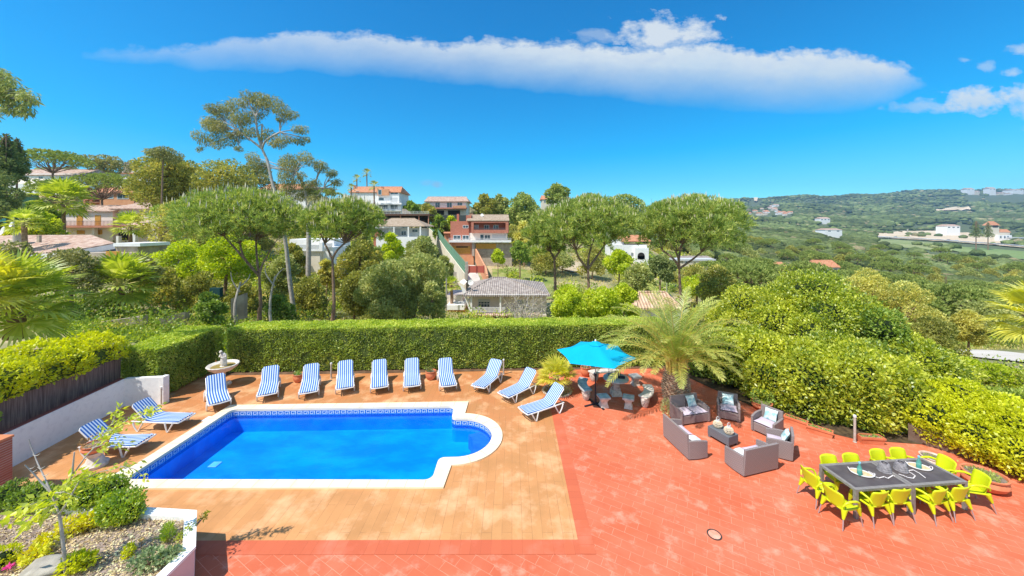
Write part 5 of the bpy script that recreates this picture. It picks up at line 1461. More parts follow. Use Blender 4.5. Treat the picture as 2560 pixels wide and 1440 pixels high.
def fan(lf, mb, base, az, el, pet, Rr, nseg=22, spread=105, w=.05, droop=.25, mi=0):
    h = Vector((math.cos(az) * math.cos(el), math.sin(az) * math.cos(el), math.sin(el))); s_ = Vector((-math.sin(az), math.cos(az), 0)); up = s_.cross(h) * -1
    c = Vector(base) + h * pet; mb.tube([tuple(base), tuple(Vector(base) + h * pet * .5 + Vector((0, 0, .02 * pet))), tuple(c)], [.016 * (1 + Rr), .013 * (1 + Rr), .009 * (1 + Rr)], 4)
    th = np.radians(np.linspace(-spread, spread, nseg)) + rng.normal(size=nseg) * .02
    dirs = np.outer(np.cos(th), h) + np.outer(np.sin(th), s_) + np.outer(np.abs(np.sin(th)) * .25, up)
    dirs = unit(dirs); L1 = Rr * .6 * np.ones(nseg); C = np.array(c)
    sp = R(spread * 2 / nseg) * 1.1
    nrm = np.array(h.cross(s_)); wv = unit(np.cross(dirs, nrm))
    mid = C + dirs * L1[:, None]; ww = (L1 * math.tan(sp / 2))[:, None]
    V = np.stack([np.tile(C, (nseg, 1)), mid + wv * ww, mid + dirs * .01, mid - wv * ww], 1).reshape(-1, 3); lf.add(V, np.arange(4 * nseg).reshape(nseg, 4), mi)
    tip = mid + unit(dirs + np.array([0, 0, -droop - .2])) * (Rr * .4 * rng.uniform(.8, 1.15, nseg))[:, None]
    V = np.stack([mid + wv * ww, mid - wv * ww, tip - wv * .004, tip + wv * .004], 1).reshape(-1, 3); lf.add(V, np.arange(4 * nseg).reshape(nseg, 4), mi)
FM_fan = foliage('fan_palm_leaf', (.24, .26, .02), (.56, .54, .07), (.74, .66, .2), .15, .4, nscale=2, gloss=.1)
FM_fang = foliage('green_fan_palm_leaf', (.12, .20, .02), (.34, .44, .06), (.58, .60, .2), .18, .4, nscale=1, gloss=.1)
q = G(1392, 978)
fp = thing('fan_palm', 'small yellow green fan palm in a round stone bed left of the umbrella', 'palm tree', (q.x, q.y, 0), world=True)
b = MB(); b.tube([(q.x, q.y, 0), (q.x + .02, q.y, .25), (q.x, q.y, .55)], [.13, .11, .09], 9); part('trunk', b, M_palmtrunk, fp, smooth=60)
lf = LF(); b = MB()
for k in range(15):
    g = k / 14; fan(lf, b, (q.x, q.y, .55), 2.4 * k + 1.0, R(85 - 95 * g), .38, .62, 20, 95, droop=.15)
fan(lf, b, (q.x, q.y, .5), R(205), R(10), .35, .66, 24, 100)
part('leaf_stalk', b, M_rachis, fp); lf.build('leaves', [FM_fan], fp)
t = thing('stone_bed', 'round bed edged with stones at the foot of the small fan palm', 'garden bed', (q.x, q.y, 0))
b = MB()
b.lathe([(.60, .0), (.62, .05), (.54, .06), (.52, .01)], 30); part('stone_edge', b, M_stone2, t, smooth=50)
b = MB(); b.lathe([(.53, .012), (.3, .03), (.01, .035)], 24); part('soil', b, M_gravel, t)
blob_bush('ground_plant', 'low dry plant beside the stone bed of the fan palm', 'plant', (q.x + .45, q.y - .15, .03), [(0, 0, .10, .22, .18, .12)], 900, .05, .02, foliage('dry_green', (.14, .13, .07), (.34, .32, .18), nscale=3), seed=73, core=False, inner=.1)
for px, py in ((1420, 930), (1615, 918), (1700, 922), (1640, 920)):
    v = G(px, py); blob_bush('bedding_plant', f'small leafy plant with yellow flowers at the hedge foot' if px != 1420 else 'small green plant at the hedge foot right of the fan palm', 'plant', (v.x, v.y + .2, 0), [(0, 0, .16, .22, .15, .18)], 450, .07, .05, FM_shrub, seed=px, core=False, inner=.2, group='small plants at the hedge foot near the palm', stems=1)
# ================================================================ houses, drives and walls beyond the garden
def tilemat(name, c1, c2, pitch=.22, rot=0):
    m, nt, out = _new(name); L = nt.links.new
    b = nd(nt, 'ShaderNodeBsdfPrincipled'); b.inputs['Roughness'].default_value = .85; b.inputs['Specular IOR Level'].default_value = .2; L(b.outputs[0], out.inputs[0])
    tc = nd(nt, 'ShaderNodeTexCoord'); mp = nd(nt, 'ShaderNodeMapping'); mp.inputs['Rotation'].default_value = (0, 0, rot); L(tc.outputs['Object'], mp.inputs[0])
    w = nd(nt, 'ShaderNodeTexWave'); w.bands_direction = 'X'; w.inputs['Scale'].default_value = .314 / pitch; L(mp.outputs[0], w.inputs['Vector'])
    w2 = nd(nt, 'ShaderNodeTexWave'); w2.bands_direction = 'Y'; w2.wave_profile = 'SAW'; w2.inputs['Scale'].default_value = .314 / (pitch * 1.7); L(mp.outputs[0], w2.inputs['Vector'])
    n = nd(nt, 'ShaderNodeTexNoise'); n.inputs['Scale'].default_value = 2.2; n.inputs['Detail'].default_value = 6; L(tc.outputs['Object'], n.inputs['Vector'])
    r = nd(nt, 'ShaderNodeValToRGB'); r.color_ramp.elements[0].position = .38; r.color_ramp.elements[1].position = .62; r.color_ramp.elements[0].color = c4(c1); r.color_ramp.elements[1].color = c4(c2); L(n.outputs[0], r.inputs[0])
    mr = nd(nt, 'ShaderNodeMapRange'); mr.inputs['To Min'].default_value = .62; mr.inputs['To Max'].default_value = 1.1; L(w.outputs[1], mr.inputs['Value'])
    mu = nd(nt, 'ShaderNodeVectorMath', operation='SCALE'); L(r.outputs[0], mu.inputs[0]); L(mr.outputs[0], mu.inputs['Scale'])
    L(mu.outputs[0], b.inputs['Base Color'])
    ad = nd(nt, 'ShaderNodeMath', operation='ADD'); L(w.outputs[1], ad.inputs[0]); L(w2.outputs[1], ad.inputs[1])
    bp = nd(nt, 'ShaderNodeBump'); bp.inputs['Strength'].default_value = .8; bp.inputs['Distance'].default_value = .08; L(ad.outputs[0], bp.inputs['Height']); L(bp.outputs[0], b.inputs['Normal'])
    return m
T_pink = tilemat('pink_roof_tiles', (.52, .32, .24), (.74, .56, .45), .24)
T_oran = tilemat('orange_roof_tiles', (.62, .24, .12), (.74, .38, .22), .3)
T_tan = tilemat('tan_roof_tiles', (.44, .32, .22), (.58, .46, .34), .24)
T_grey = tilemat('grey_roof_tiles', (.34, .28, .25), (.52, .45, .40), .26)
T_faded = tilemat('faded_orange_tiles', (.66, .42, .28), (.80, .58, .42), .26)
M_wh = mat('white_render', (.82, .81, .80), (.86, .85, .84), .8, .85, c3=(.6, .58, .55), s3=1.5, a3=.4)
M_pinkw = mat('pale_pink_render', (.80, .70, .62), (.84, .74, .66), .8, .85)
M_cream = mat('cream_render', (.66, .58, .46), (.74, .66, .54), .8, .85)
M_rbr = mat('red_brick_far', (.46, .16, .10), (.56, .22, .15), 3, .85, c3=(.38, .12, .08), s3=14, a3=.5)
M_orw = mat('orange_render', (.66, .30, .16), (.72, .36, .20), 1.2, .85)
M_terw = mat('terracotta_render', (.52, .20, .13), (.60, .27, .18), 1, .85)
M_pane = mat('window_glass', (.05, .09, .12), rough=.08, spec=.8)
M_paneb = mat('pale_blind', (.55, .56, .56), rough=.7)
M_frm = mat('window_frame', (.66, .66, .66), rough=.5)
M_dark = mat('dark_recess', (.035, .03, .028), rough=.9)
M_ochd = mat('ochre_shutter', (.58, .30, .05), (.66, .36, .08), 3, .7)
M_wood = mat('dark_timber', (.10, .05, .035), (.16, .09, .06), 4, .8)
M_iron = mat('iron_railing', (.12, .09, .09), rough=.6)
M_wrail = mat('white_rail', (.70, .70, .70), rough=.6)
M_stw = mat('stone_wall_far', (.34, .27, .21), (.52, .44, .35), 1.6, .9, .5, 4)

def pv(px, py, d): p = P(px, py, d); return (p.x, p.y, p.z)
def house(name, lab, cat, px, d, group=None):
    p = onground(px, d); return thing(name, lab, cat, tuple(p), world=True, group=group)
def pbx(b, x0, y0, x1, y1, d, depth, mi=0):
    a = P(x0, y1, d); c = P(x1, y0, d); b.box(a.x, d, a.z, c.x, d + depth, c.z, mi); return b
def wall(t, x0, y0, x1, y1, d, depth, m, name='wall', down=0, lab=None):
    b = MB(); a = P(x0, y1, d); c = P(x1, y0, d); zb_ = a.z - down
    if down: zb_ = min(zb_, tz1(a.x, d) - .6, tz1(c.x, d) - .6)
    b.box(a.x, d, zb_, c.x, d + depth, c.z); return part(name, b, m, t, label=lab)
def win(t, x0, y0, x1, y1, d, mull=1, name='window', pane=None, fw=.07, trans=0):
    a = P(x0, y1, d); c = P(x1, y0, d); b = MB(); y = d
    b.box(a.x, y - .05, a.z, c.x, y, a.z + fw); b.box(a.x, y - .05, c.z - fw, c.x, y, c.z)
    b.box(a.x, y - .05, a.z + fw, a.x + fw, y, c.z - fw); b.box(c.x - fw, y - .05, a.z + fw, c.x, y, c.z - fw)
    for k in range(1, mull):
        x = a.x + (c.x - a.x) * k / mull; b.box(x - fw * .4, y - .045, a.z + fw, x + fw * .4, y, c.z - fw)
    if trans: z = a.z + (c.z - a.z) * trans; b.box(a.x + fw, y - .04, z - fw * .4, c.x - fw, y, z + fw * .4)
    f = part(name, b, M_frm, t)
    b = MB(); b.box(a.x + fw * .9, y - .02, a.z + fw * .9, c.x - fw * .9, y - .005, c.z - fw * .9); part('pane', b, pane or M_pane, f)
    return f
def door(t, x0, y0, x1, y1, d, m, name='door'):
    a = P(x0, y1, d); c = P(x1, y0, d); b = MB(); b.box(a.x, d - .05, a.z, c.x, d, c.z)
    o = part(name, b, m, t); b = MB(); n = 6
    for k in range(n): z = a.z + (c.z - a.z) * (k + .5) / n; b.box(a.x + .06, d - .07, z - .03, c.x - .06, d - .05, z + .03)
    part('slat_panel', b, m, o); return o
def railing(t, x0, y0, x1, y1, d, m, n=20, name='railing', vertical=True, rr=.018):
    a = P(x0, y1, d); c = P(x1, y0, d); b = MB()
    b.box(a.x, d - .02, c.z - .04, c.x, d + .02, c.z); b.box(a.x, d - .02, a.z + .05, c.x, d + .02, a.z + .09)
    if vertical:
        for k in range(n + 1): x = a.x + (c.x - a.x) * k / n; b.box(x - rr, d - rr, a.z, x + rr, d + rr, c.z)
    else:
        for k in range(1, 4): z = a.z + (c.z - a.z) * k / 4; b.box(a.x, d - .02, z - .02, c.x, d + .02, z + .02)
        for k in range(n + 1): x = a.x + (c.x - a.x) * k / n; b.box(x - rr, d - rr, a.z, x + rr, d + rr, c.z)
    return part(name, b, m, t)
def roof(t, x0, x1, ye, yr, d, depth, m, hl=0.0, hr=0.0, over=.35, name='roof', thick=.16, ye1=None, back=True):
    """gable or hipped roof; ridge parallel to the front; ye eave row, yr ridge row in the survey; hl/hr hip run at each end (m)"""
    a = P(x0, ye, d - over); c = P(x1, ye1 if ye1 else ye, d - over); r_ = P((x0 + x1) / 2, yr, d + depth / 2)
    zr_ = r_.z; yf, yb, ym = d - over, d + depth + over, d + depth / 2
    xl, xr_ = a.x, c.x
    E = [(xl, yf, a.z), (xr_, yf, c.z), (xr_, yb, c.z), (xl, yb, a.z)]; Rg = [(xl + hl, ym, zr_), (xr_ - hr, ym, zr_)]
    lo = [(p[0], p[1], p[2] - thick) for p in E]
    b = MB(); b.add(E + Rg + lo, [(0, 1, 5, 4), (2, 3, 4, 5), (3, 0, 4), (1, 2, 5), (6, 7, 1, 0), (7, 8, 2, 1), (8, 9, 3, 2), (9, 6, 0, 3), (9, 8, 7, 6)])
    o = part(name, b, m, t)
    b = MB(); b.tube([(Rg[0][0], ym, zr_ + .02), (Rg[1][0], ym, zr_ + .02)], .1, 6)
    if hl: b.tube([E[0], Rg[0]], .09, 6)
    if hr: b.tube([E[1], Rg[1]], .09, 6)
    part('ridge_tiles', b, m, o)
    return o
def chim(t, x0, y0, x1, y1, d, m, dep=.6, par=None):
    b = MB(); pbx(b, x0, y0, x1, y1, d, dep); a = P(x0, y0, d); c = P(x1, y0, d); b.box(a.x - .08, d - .08, a.z, c.x + .08, d + dep + .08, a.z + .12); return part('chimney', b, m, par or t)
def patch(name, pts, m, lift=.12, kind='structure', sub=14):
    """ground sheet draped on the hillside; pts (px, distance) going round"""
    c = [((px - CX) / F * d, d) for px, d in pts]
    # split into a strip grid between first half and second half of the outline
    n = len(c) // 2; L1 = c[:n]; L2 = c[n:][::-1]
    def samp(L_, k, N):
        u = k / N * (len(L_) - 1); i = min(int(u), len(L_) - 2); f_ = u - i
        return Vector(L_[i]).lerp(Vector(L_[i + 1]), f_)
    N = sub * (n - 1); Mx = 8; vs = []
    for k in range(N + 1):
        a = samp(L1, k, N); b_ = samp(L2, k, N)
        for j in range(Mx + 1):
            q = a.lerp(b_, j / Mx); vs.append((q.x, q.y, 0))
    V = np.array(vs); V[:, 2] = tz(V[:, 0], V[:, 1]) + lift
    I = np.arange(len(V)).reshape(N + 1, Mx + 1); Fq = np.stack([I[:-1, :-1], I[1:, :-1], I[1:, 1:], I[:-1, 1:]], -1).reshape(-1, 4)
    me = qmesh(name, V, Fq); me.shade_smooth(); return struct(mesh_obj(name, me, m), kind)

# --- near tiled roof, far left
t = house('tiled_roof_house', 'low stone house with a broad pale tiled roof at the far left', 'house', 150, 33)
wall(t, -60, 632, 330, 668, 33.6, 7, M_stw, down=2.5)
b = MB(); D = 33.0
E = [pv(-70, 642, D), pv(165, 628, D), pv(285, 607, D + 3)]; Rg = [pv(-70, 588, D + 5.5), pv(228, 587, D + 6)]
b.add([E[0], E[1], E[2], Rg[1], Rg[0]] + [(p[0], p[1], p[2] - .2) for p in (E[0], E[1], E[2])] + [pv(285, 607, D + 9), pv(-70, 620, D + 12)], [(0, 1, 3, 4), (1, 2, 3), (5, 6, 1, 0), (6, 7, 2, 1), (2, 8, 3), (4, 3, 8, 9)])
rf = part('roof', b, T_pink, t)
b = MB()
for i in range(2):
    a, c = E[i], E[i + 1]; b.hexa([(a[0], a[1] - .04, a[2] - .62), (c[0], c[1] - .04, c[2] - .62), (c[0], c[1] + .1, c[2] - .62), (a[0], a[1] + .1, a[2] - .62)], [(a[0], a[1] - .04, a[2] - .12), (c[0], c[1] - .04, c[2] - .12), (c[0], c[1] + .1, c[2] - .12), (a[0], a[1] + .1, a[2] - .12)])
part('fascia', b, M_wh, t)
door(t, 266, 628, 300, 642, 33.55, M_ochd, 'window_shutter')
b = MB(); p = P(46, 592, 36); b.lathe([(.36, -.6), (.36, .25), (.42, .3), (.42, .42), (.30, .45)], 14, c=tuple(p)); part('chimney', b, M_conc, rf, smooth=40)
b = MB(); p = P(98, 596, 36); b.box(p.x - .13, p.y - .1, p.z - .4, p.x + .13, p.y + .1, p.z + .3); part('vent', b, M_stw, rf)
wall(t, 283, 608, 350, 616, 34, 3, M_wh, 'terrace_slab'); wall(t, 290, 616, 345, 640, 34.2, 3, M_stw, 'terrace_wall', 2)
t = thing('satellite_dish', 'white satellite dish on a mast above the pale tiled roof at the far left', 'satellite dish', pv(35, 600, 36), world=True)
b = MB(); q = P(35, 600, 36); b.tube([tuple(q), (q.x, q.y, q.z + 2.6)], .03, 6); b.tube([(q.x - .1, q.y, q.z + 2.5), (q.x + .9, q.y, q.z + 2.3)], .02, 5); part('mast', b, M_pole, t)
for dx, dz, r_ in ((-.65, .9, .42), (.2, 1.5, .3)):
    b = MB(); c = Vector((q.x + dx, q.y - .2, q.z + dz)); rot = Matrix.Translation(c) @ Matrix.Rotation(R(75), 4, 'X') @ Matrix.Rotation(R(-20), 4, 'Y')
    tmp = MB(); tmp.lathe([(.01, 0), (r_ * .6, .05), (r_, .14), (r_, .16), (.01, .02)], 18); b.add([rot @ Vector(v) for v in tmp.v], tmp.f); part('dish', b, M_wh, t, smooth=60)

# --- house with ochre shutters
D = 60
t = house('villa', 'pale pink villa with ochre shutters and a long balcony on the left slope', 'house', 260, D)
wall(t, 140, 526, 282, 606, D, 8, M_pinkw, down=2); wall(t, 282, 520, 400, 606, D + .6, 8, M_pinkw, down=2); wall(t, 400, 545, 440, 606, D + 2, 6, M_wh, down=2)
roof(t, 131, 281, 527, 514, D, 8, T_pink, .8, 0); roof(t, 271, 408, 521, 508, D + .6, 8, T_pink, 0, .8)
wall(t, 138, 564, 300, 569, D - 1.3, 1.32, M_terw, 'balcony'); wall(t, 282, 562, 345, 566, D - 1.3, 1.9, M_terw, 'balcony')
railing(t, 140, 552, 285, 564, D - 1.25, M_iron, 44); railing(t, 283, 546, 330, 560, D - 1.25, M_iron, 14)
for x0, x1, y0, y1 in ((192, 207, 538, 564), (238, 252, 538, 564)): door(t, x0, y0, x1, y1, D, M_ochd, 'shutter')
door(t, 313, 533, 325, 552, D + .6, M_ochd, 'shutter'); door(t, 332, 535, 338, 555, D + .6, M_ochd, 'shutter')
door(t, 193, 576, 212, 585, D, M_ochd, 'window_shutter'); door(t, 243, 575, 256, 586, D, M_ochd, 'window_shutter')
win(t, 292, 533, 301, 542, D + .6, 2)
wall(t, 229, 569, 236, 605, D - .8, .5, M_pinkw, 'pillar'); wall(t, 138, 528, 143, 605, D - .3, .3, M_ochd, 'corner_post')
wall(t, 290, 590, 296, 612, D - 1, .5, M_wh, 'pillar'); wall(t, 330, 575, 338, 612, D - 1, .5, M_wh, 'pillar')
b = MB(); pbx(b, 296, 580, 330, 600, D + .5, .12); part('doorway', b, M_dark, t)
# --- terracotta house behind
D = 78
t = house('villa', 'terracotta red house half hidden under the umbrella pine on the left slope', 'house', 270, D)
wall(t, 250, 480, 335, 530, D, 8, M_orw, down=2); wall(t, 208, 478, 252, 530, D + 1.8, 6, M_terw, down=2)
roof(t, 205, 340, 481, 470, D, 8, T_oran, .6, .6)
win(t, 255, 483, 284, 497, D, 2, fw=.12); win(t, 293, 483, 322, 498, D, 2, fw=.12)
b = MB()
for x in (210, 217, 247): pbx(b, x, 478, x + 3, 515, D + .6, .25)
pbx(b, 208, 497, 250, 500, D + .2, 1.6); pbx(b, 208, 504, 250, 507, D + .4, 1.4); part('veranda', b, M_terw, t)
railing(t, 209, 490, 249, 497, D + .25, M_wood, 18)
# --- long house top left
D = 97
t = house('villa', 'long low house with a salmon tiled roof at the top of the left slope', 'house', 100, D)
wall(t, 22, 434, 196, 470, D, 9, M_wh, down=2); roof(t, 8, 205, 437, 424, D, 9, T_pink, 1, 1)
for x in (60, 96, 150): win(t, x, 441, x + 12, 448, D, 2, fw=.1)
t = house('canopy', 'cream awning roof above the white parapet at the far left', 'awning', 70, 88)
b = MB(); a = pv(10, 458, 86); c = pv(118, 464, 86); e_ = pv(112, 447, 90); f_ = pv(18, 443, 90); b.hexa([a, c, e_, f_], [(p[0], p[1], p[2] + .12) for p in (a, c, e_, f_)]); part('roof_sheet', b, M_cream, t)
b = MB()
for x in (14, 64, 114): p = pv(x, 462, 86.3); b.tube([p, (p[0], p[1], p[2] - 3)], .08, 6)
part('post', b, M_wrail, t)
t = house('retaining_wall', 'white parapet wall with a green mesh fence below it at the far left', 'wall', 45, 84)
wall(t, -40, 465, 92, 484, 84, .5, M_wh, 'parapet'); wall(t, -40, 484, 92, 550, 84.2, .4, mat('dark_green_mesh', (.02, .07, .045), (.03, .10, .06), 2, .9), 'mesh_screen', 2)
# --- chimney house on the skyline
D = 112
t = house('villa', 'house roof with a stone chimney on the left skyline among trees', 'house', 330, D)
wall(t, 300, 426, 364, 470, D, 8, M_wh, down=1); rf = roof(t, 294, 370, 433, 417, D, 8, T_oran, 4, 0); chim(t, 308, 408, 324, 432, D - .2, M_stw, 1.2, rf)
t = house('villa', 'orange roofed house glimpsed behind the leaning eucalyptus trunk', 'house', 700, 125)
wall(t, 652, 474, 768, 500, 125, 8, M_wh, down=2); roof(t, 646, 775, 473, 460, 125, 8, T_oran, 1, 1)
# --- tall white house
D = 110
t = house('villa', 'tall white house with an orange tiled roof on the central skyline', 'house', 935, D)
wall(t, 875, 480, 998, 562, D, 10, M_wh, down=2); wall(t, 935, 507, 1003, 562, D - 1.5, 1.49, M_wh, 'lower_wall', down=2)
roof(t, 871, 1002, 480, 467, D, 10, T_oran, .6, 1.2)
wall(t, 943, 473, 972, 488, D - .6, .58, M_orw, 'dormer')
win(t, 945, 474, 954, 487, D - .62, 1, fw=.1); win(t, 889, 477, 899, 484, D, 1, fw=.1); win(t, 976, 480, 995, 486, D, 2, fw=.1); win(t, 932, 478, 940, 484, D, 1, fw=.1)
win(t, 946, 494, 960, 502, D, 1, fw=.1); win(t, 976, 494, 994, 506, D, 1, fw=.1, pane=M_paneb)
wall(t, 930, 508, 1004, 511, D - 3.3, 1.8, M_wh, 'balcony'); railing(t, 930, 500, 1003, 508, D - 3.2, M_wrail, 12, vertical=False)
for x0, x1 in ((947, 970), (976, 995)): win(t, x0, 512, x1, 523, D - 1.52, 2, fw=.12)
wall(t, 932, 525, 1003, 527, D - 3.6, 2.2, M_wh, 'balcony'); railing(t, 948, 517, 1002, 525, D - 3.5, M_wrail, 10, vertical=False)
b = MB(); pbx(b, 950, 530, 1000, 540, D - 1.52, .1); part('doorway', b, M_dark, t)
chim(t, 883, 464, 888, 474, D + 3, M_orw); chim(t, 952, 467, 957, 474, D + 3, M_orw)
t = house('terrace_deck', 'dark timber deck on red posts below the tall white house', 'deck', 1020, 98)
wall(t, 955, 535, 1075, 539, 97, 5, M_wood, 'deck_floor'); railing(t, 957, 535 - 7, 1072, 535, 97, M_wrail, 12, vertical=False)
b = MB()
for x in (960, 1000, 1046, 1070): pbx(b, x, 539, x + 2, 566, 97.3, .3)
part('post', b, M_terw, t); wall(t, 962, 540, 1072, 566, 101, .4, M_dark, 'back_wall')
railing(t, 1030, 553, 1060, 560, 97.5, M_terw, 8, 'stair_rail')
t = house('terrace_wall', 'pale sloping garden path wall between the white house and the ranch house', 'wall', 1025, 104)
b = MB(); b.hexa([pv(1005, 534, 104), pv(1030, 534, 104), pv(1030, 538, 106), pv(1005, 538, 106)], [pv(1005, 522, 104), pv(1014, 522, 104), pv(1014, 524, 106), pv(1005, 524, 106)]); part('slope_face', b, M_stw, t)
# --- ranch house
D = 128
t = house('villa', 'long white house with a salmon roof and an orange balcony on the central skyline', 'house', 1115, D)
wall(t, 1080, 503, 1166, 545, D, 10, M_wh, down=2); rf = roof(t, 1060, 1171, 503, 492, D, 10, T_pink, 0, 1.5, over=.9)
b = MB(); a = pv(1062, 512, D + .3); 
b.add([pv(1064, 504, D), pv(1080, 504, D), pv(1080, 545, D), pv(1064, 545, D), pv(1069, 495, D + 5), pv(1064, 504, D + 10), pv(1064, 545, D + 10)], [(0, 3, 2, 1), (0, 5, 6, 3)]); part('gable_wall', b, M_wh, t)
for x0, x1 in ((1088, 1100), (1117, 1130), (1143, 1156)): win(t, x0, 506, x1, 519 if x0 < 1140 else 514, D, 2, fw=.12)
wall(t, 1082, 519, 1166, 522, D - 2, 2, M_terw, 'balcony'); railing(t, 1082, 513, 1130, 519, D - 1.9, M_iron, 16); wall(t, 1132, 514, 1165, 520, D - 2.05, .15, M_orw, 'balcony_front')
wall(t, 1082, 523, 1166, 540, D + .1 - .3, .1, M_cream, 'ground_floor')
b = MB(); pbx(b, 1090, 526, 1110, 537, D - .35, .1); pbx(b, 1120, 526, 1150, 537, D - .35, .1); part('doorway', b, M_dark, t)
wall(t, 1055, 538, 1200, 545, D - 8, .5, mat('dark_hedge_wall', (.06, .07, .07), rough=.9), 'boundary_wall', 1)
# --- single storey white house with grey-tan roof
D = 80
t = house('villa', 'single storey white house with a grey brown hipped roof in mid slope', 'house', 1010, D)
wall(t, 948, 570, 1052, 612, D + 1.5, 8, M_wh); roof(t, 935, 1062, 565, 546, D, 9, T_tan, 2.2, 3.6, over=.4)
wall(t, 940, 592, 1052, 604, D - .5, .35, M_wh, 'parapet', 1.5)
for x in (983, 1019, 1049): wall(t, x, 566, x + 3.2, 592, D - .4, .3, M_wh, 'porch_column')
win(t, 955, 572, 972, 583, D + 1.5, 1, pane=M_paneb, fw=.1); win(t, 987, 572, 1002, 590, D + 1.5, 1, pane=M_paneb, fw=.1); win(t, 1003, 577, 1016, 589, D + 1.5, 2, fw=.1); win(t, 1030, 573, 1045, 581, D + 1.5, 2, fw=.1)
wall(t, 934, 577, 950, 604, D + .5, .6, M_rbr, 'brick_pier', 1)
wall(t, 940, 604, 1035, 640, D, .3, M_cream, 'lower_wall', 2)
# --- red brick house with garage
D = 86
t = house('brick_house', 'modern red brick house with a long recessed balcony and an orange garage', 'house', 1200, D)
wall(t, 1126, 553, 1172, 600, D, 9, M_rbr); wall(t, 1165, 538, 1178, 600, D + .4, 8, M_rbr, 'stair_tower')
b = MB()  # upper storey box with recess
pbx(b, 1178, 551, 1271, 557, D - 1.2, 9); pbx(b, 1178, 574.5, 1271, 582.5, D - 1.2, 9); pbx(b, 1178, 557, 1184, 574.5, D - 1.2, 9); pbx(b, 1264, 557, 1271, 574.5, D - 1.2, 9); part('upper_wall', b, M_rbr, t)
b = MB(); pbx(b, 1184, 557, 1264, 574.5, D + .6, .3); part('recess_wall', b, mat('shaded_brick', (.42, .14, .09), (.5, .2, .13), 3, .9), t)
win(t, 1186, 562, 1197, 574, D + .6, 1, pane=M_paneb, fw=.1); win(t, 1210, 562, 1223, 574, D + .6, 2, fw=.12); win(t, 1233, 562, 1246, 574, D + .6, 2, fw=.12)
railing(t, 1184, 570, 1264, 574.5, D - 1.1, M_iron, 16, vertical=False)
roof(t, 1166, 1273, 551, 537, D - 1, 9, T_tan, 0, .3, over=.3)
win(t, 1157, 563, 1171, 570.5, D, 2, fw=.1)
wall(t, 1172, 582.5, 1268, 600, D + .2, 7, M_pinkw, 'ground_wall')
for x0, x1 in ((1133, 1152), (1156, 1173)): win(t, x0, 588, x1, 600, D, 2, fw=.12)
win(t, 1200, 586, 1210, 600, D + .2, 1, fw=.1, name='door'); win(t, 1211, 587, 1226, 598, D + .2, 2, fw=.1); win(t, 1230, 585, 1265, 596, D + .2, 2, fw=.1, pane=M_paneb)
wall(t, 1122, 602, 1278, 606, D - 2.6, 2.8, M_wh, 'terrace_slab'); railing(t, 1122, 595, 1278, 602, D - 2.5, M_wrail, 18, vertical=False)
wall(t, 1126, 606, 1184, 645, D - 1.5, 1.2, M_orw, 'garage_wall', 1.5)
b = MB(); pbx(b, 1132, 615, 1176, 634, D - 1.6, .1); part('garage_door', b, M_ochd, t)
b = MB(); pbx(b, 1140, 616, 1170, 619, D - 1.66, .08); part('garage_vent', b, M_dark, t)
wall(t, 1180, 606, 1186, 640, D - 2, .5, M_conc, 'pillar'); wall(t, 1186, 608, 1280, 624, D - 1.2, .5, M_stw, 'basement_wall', 2); wall(t, 1190, 609, 1240, 622, D - 1.35, .12, M_ochd, 'basement_panel')
wall(t, 1142, 535, 1147, 553, D + 3, .7, M_rbr, 'chimney'); chim(t, 1175, 536, 1181, 545, D + 3.5, M_rbr)
b = MB(); q = P(1205, 538, D + 2); tmp = MB(); tmp.lathe([(.01, 0), (.3, .04), (.38, .12), (.01, .03)], 14); rot = Matrix.Translation(q) @ Matrix.Rotation(R(70), 4, 'X'); b.add([rot @ Vector(v) for v in tmp.v], tmp.f); part('satellite_dish', b, M_wh, t)
# small garden shed, driveway, walls
t = house('garden_shed', 'small orange roofed garden shed left of the red brick house', 'shed', 1116, 88)
wall(t, 1111, 584, 1124, 604, 88, 1.2, M_orw, 'wall', 1); b = MB(); a = [pv(1109, 584, 87.5), pv(1126, 584, 87.5), pv(1126, 581, 89.6), pv(1109, 581, 89.6)]; b.hexa(a, [(p[0], p[1], p[2] + .15) for p in a]); part('roof', b, T_oran, t)
M_drive = mat('pale_concrete_drive', (.50, .47, .44), (.62, .58, .54), .6, .9, .1)
patch('driveway', [(1157, 84), (1163, 76), (1183, 62), (1196, 55), (1240, 55), (1215, 62), (1196, 76), (1186, 84)], M_drive, .25)
t = house('garden_wall', 'long sloping cream wall topped by a green mesh fence beside the driveway', 'wall', 1130, 70)
b = MB(); b2 = MB(); path = [(1068, 566, 100), (1090, 588, 92), (1112, 620, 80), (1135, 650, 68), (1160, 683, 58)]
for i in range(4):
    a = P(*path[i]); c = P(*path[i + 1]); b.hexa([(a.x, a.y, a.z - 3.2), (c.x, c.y, c.z - 3.2), (c.x + .3, c.y, c.z - 3.2), (a.x + .3, a.y, a.z - 3.2)], [(a.x, a.y, a.z), (c.x, c.y, c.z), (c.x + .3, c.y, c.z), (a.x + .3, a.y, a.z)])
    for k in range(6):
        q0 = a.lerp(c, k / 6); b2.tube([(q0.x + .15, q0.y, q0.z), (q0.x + .15, q0.y, q0.z + 1.9)], .04, 4)
    for h_ in (.5, 1.0, 1.5, 1.9): b2.tube([(a.x + .15, a.y, a.z + h_), (c.x + .15, c.y, c.z + h_)], .03, 4)
    b2.hexa([(a.x + .15, a.y, a.z), (c.x + .15, c.y, c.z), (c.x + .17, c.y, c.z), (a.x + .17, a.y, a.z)], [(a.x + .15, a.y, a.z + 1.8), (c.x + .15, c.y, c.z + 1.8), (c.x + .17, c.y, c.z + 1.8), (a.x + .17, a.y, a.z + 1.8)])
part('wall_face', b, M_cream, t); part('mesh_fence', b2, mat('green_mesh', (.12, .24, .16), (.16, .30, .20), 3, .8), t)
t = house('garden_wall', 'orange stepped wall along the right side of the driveway', 'wall', 1200, 68)
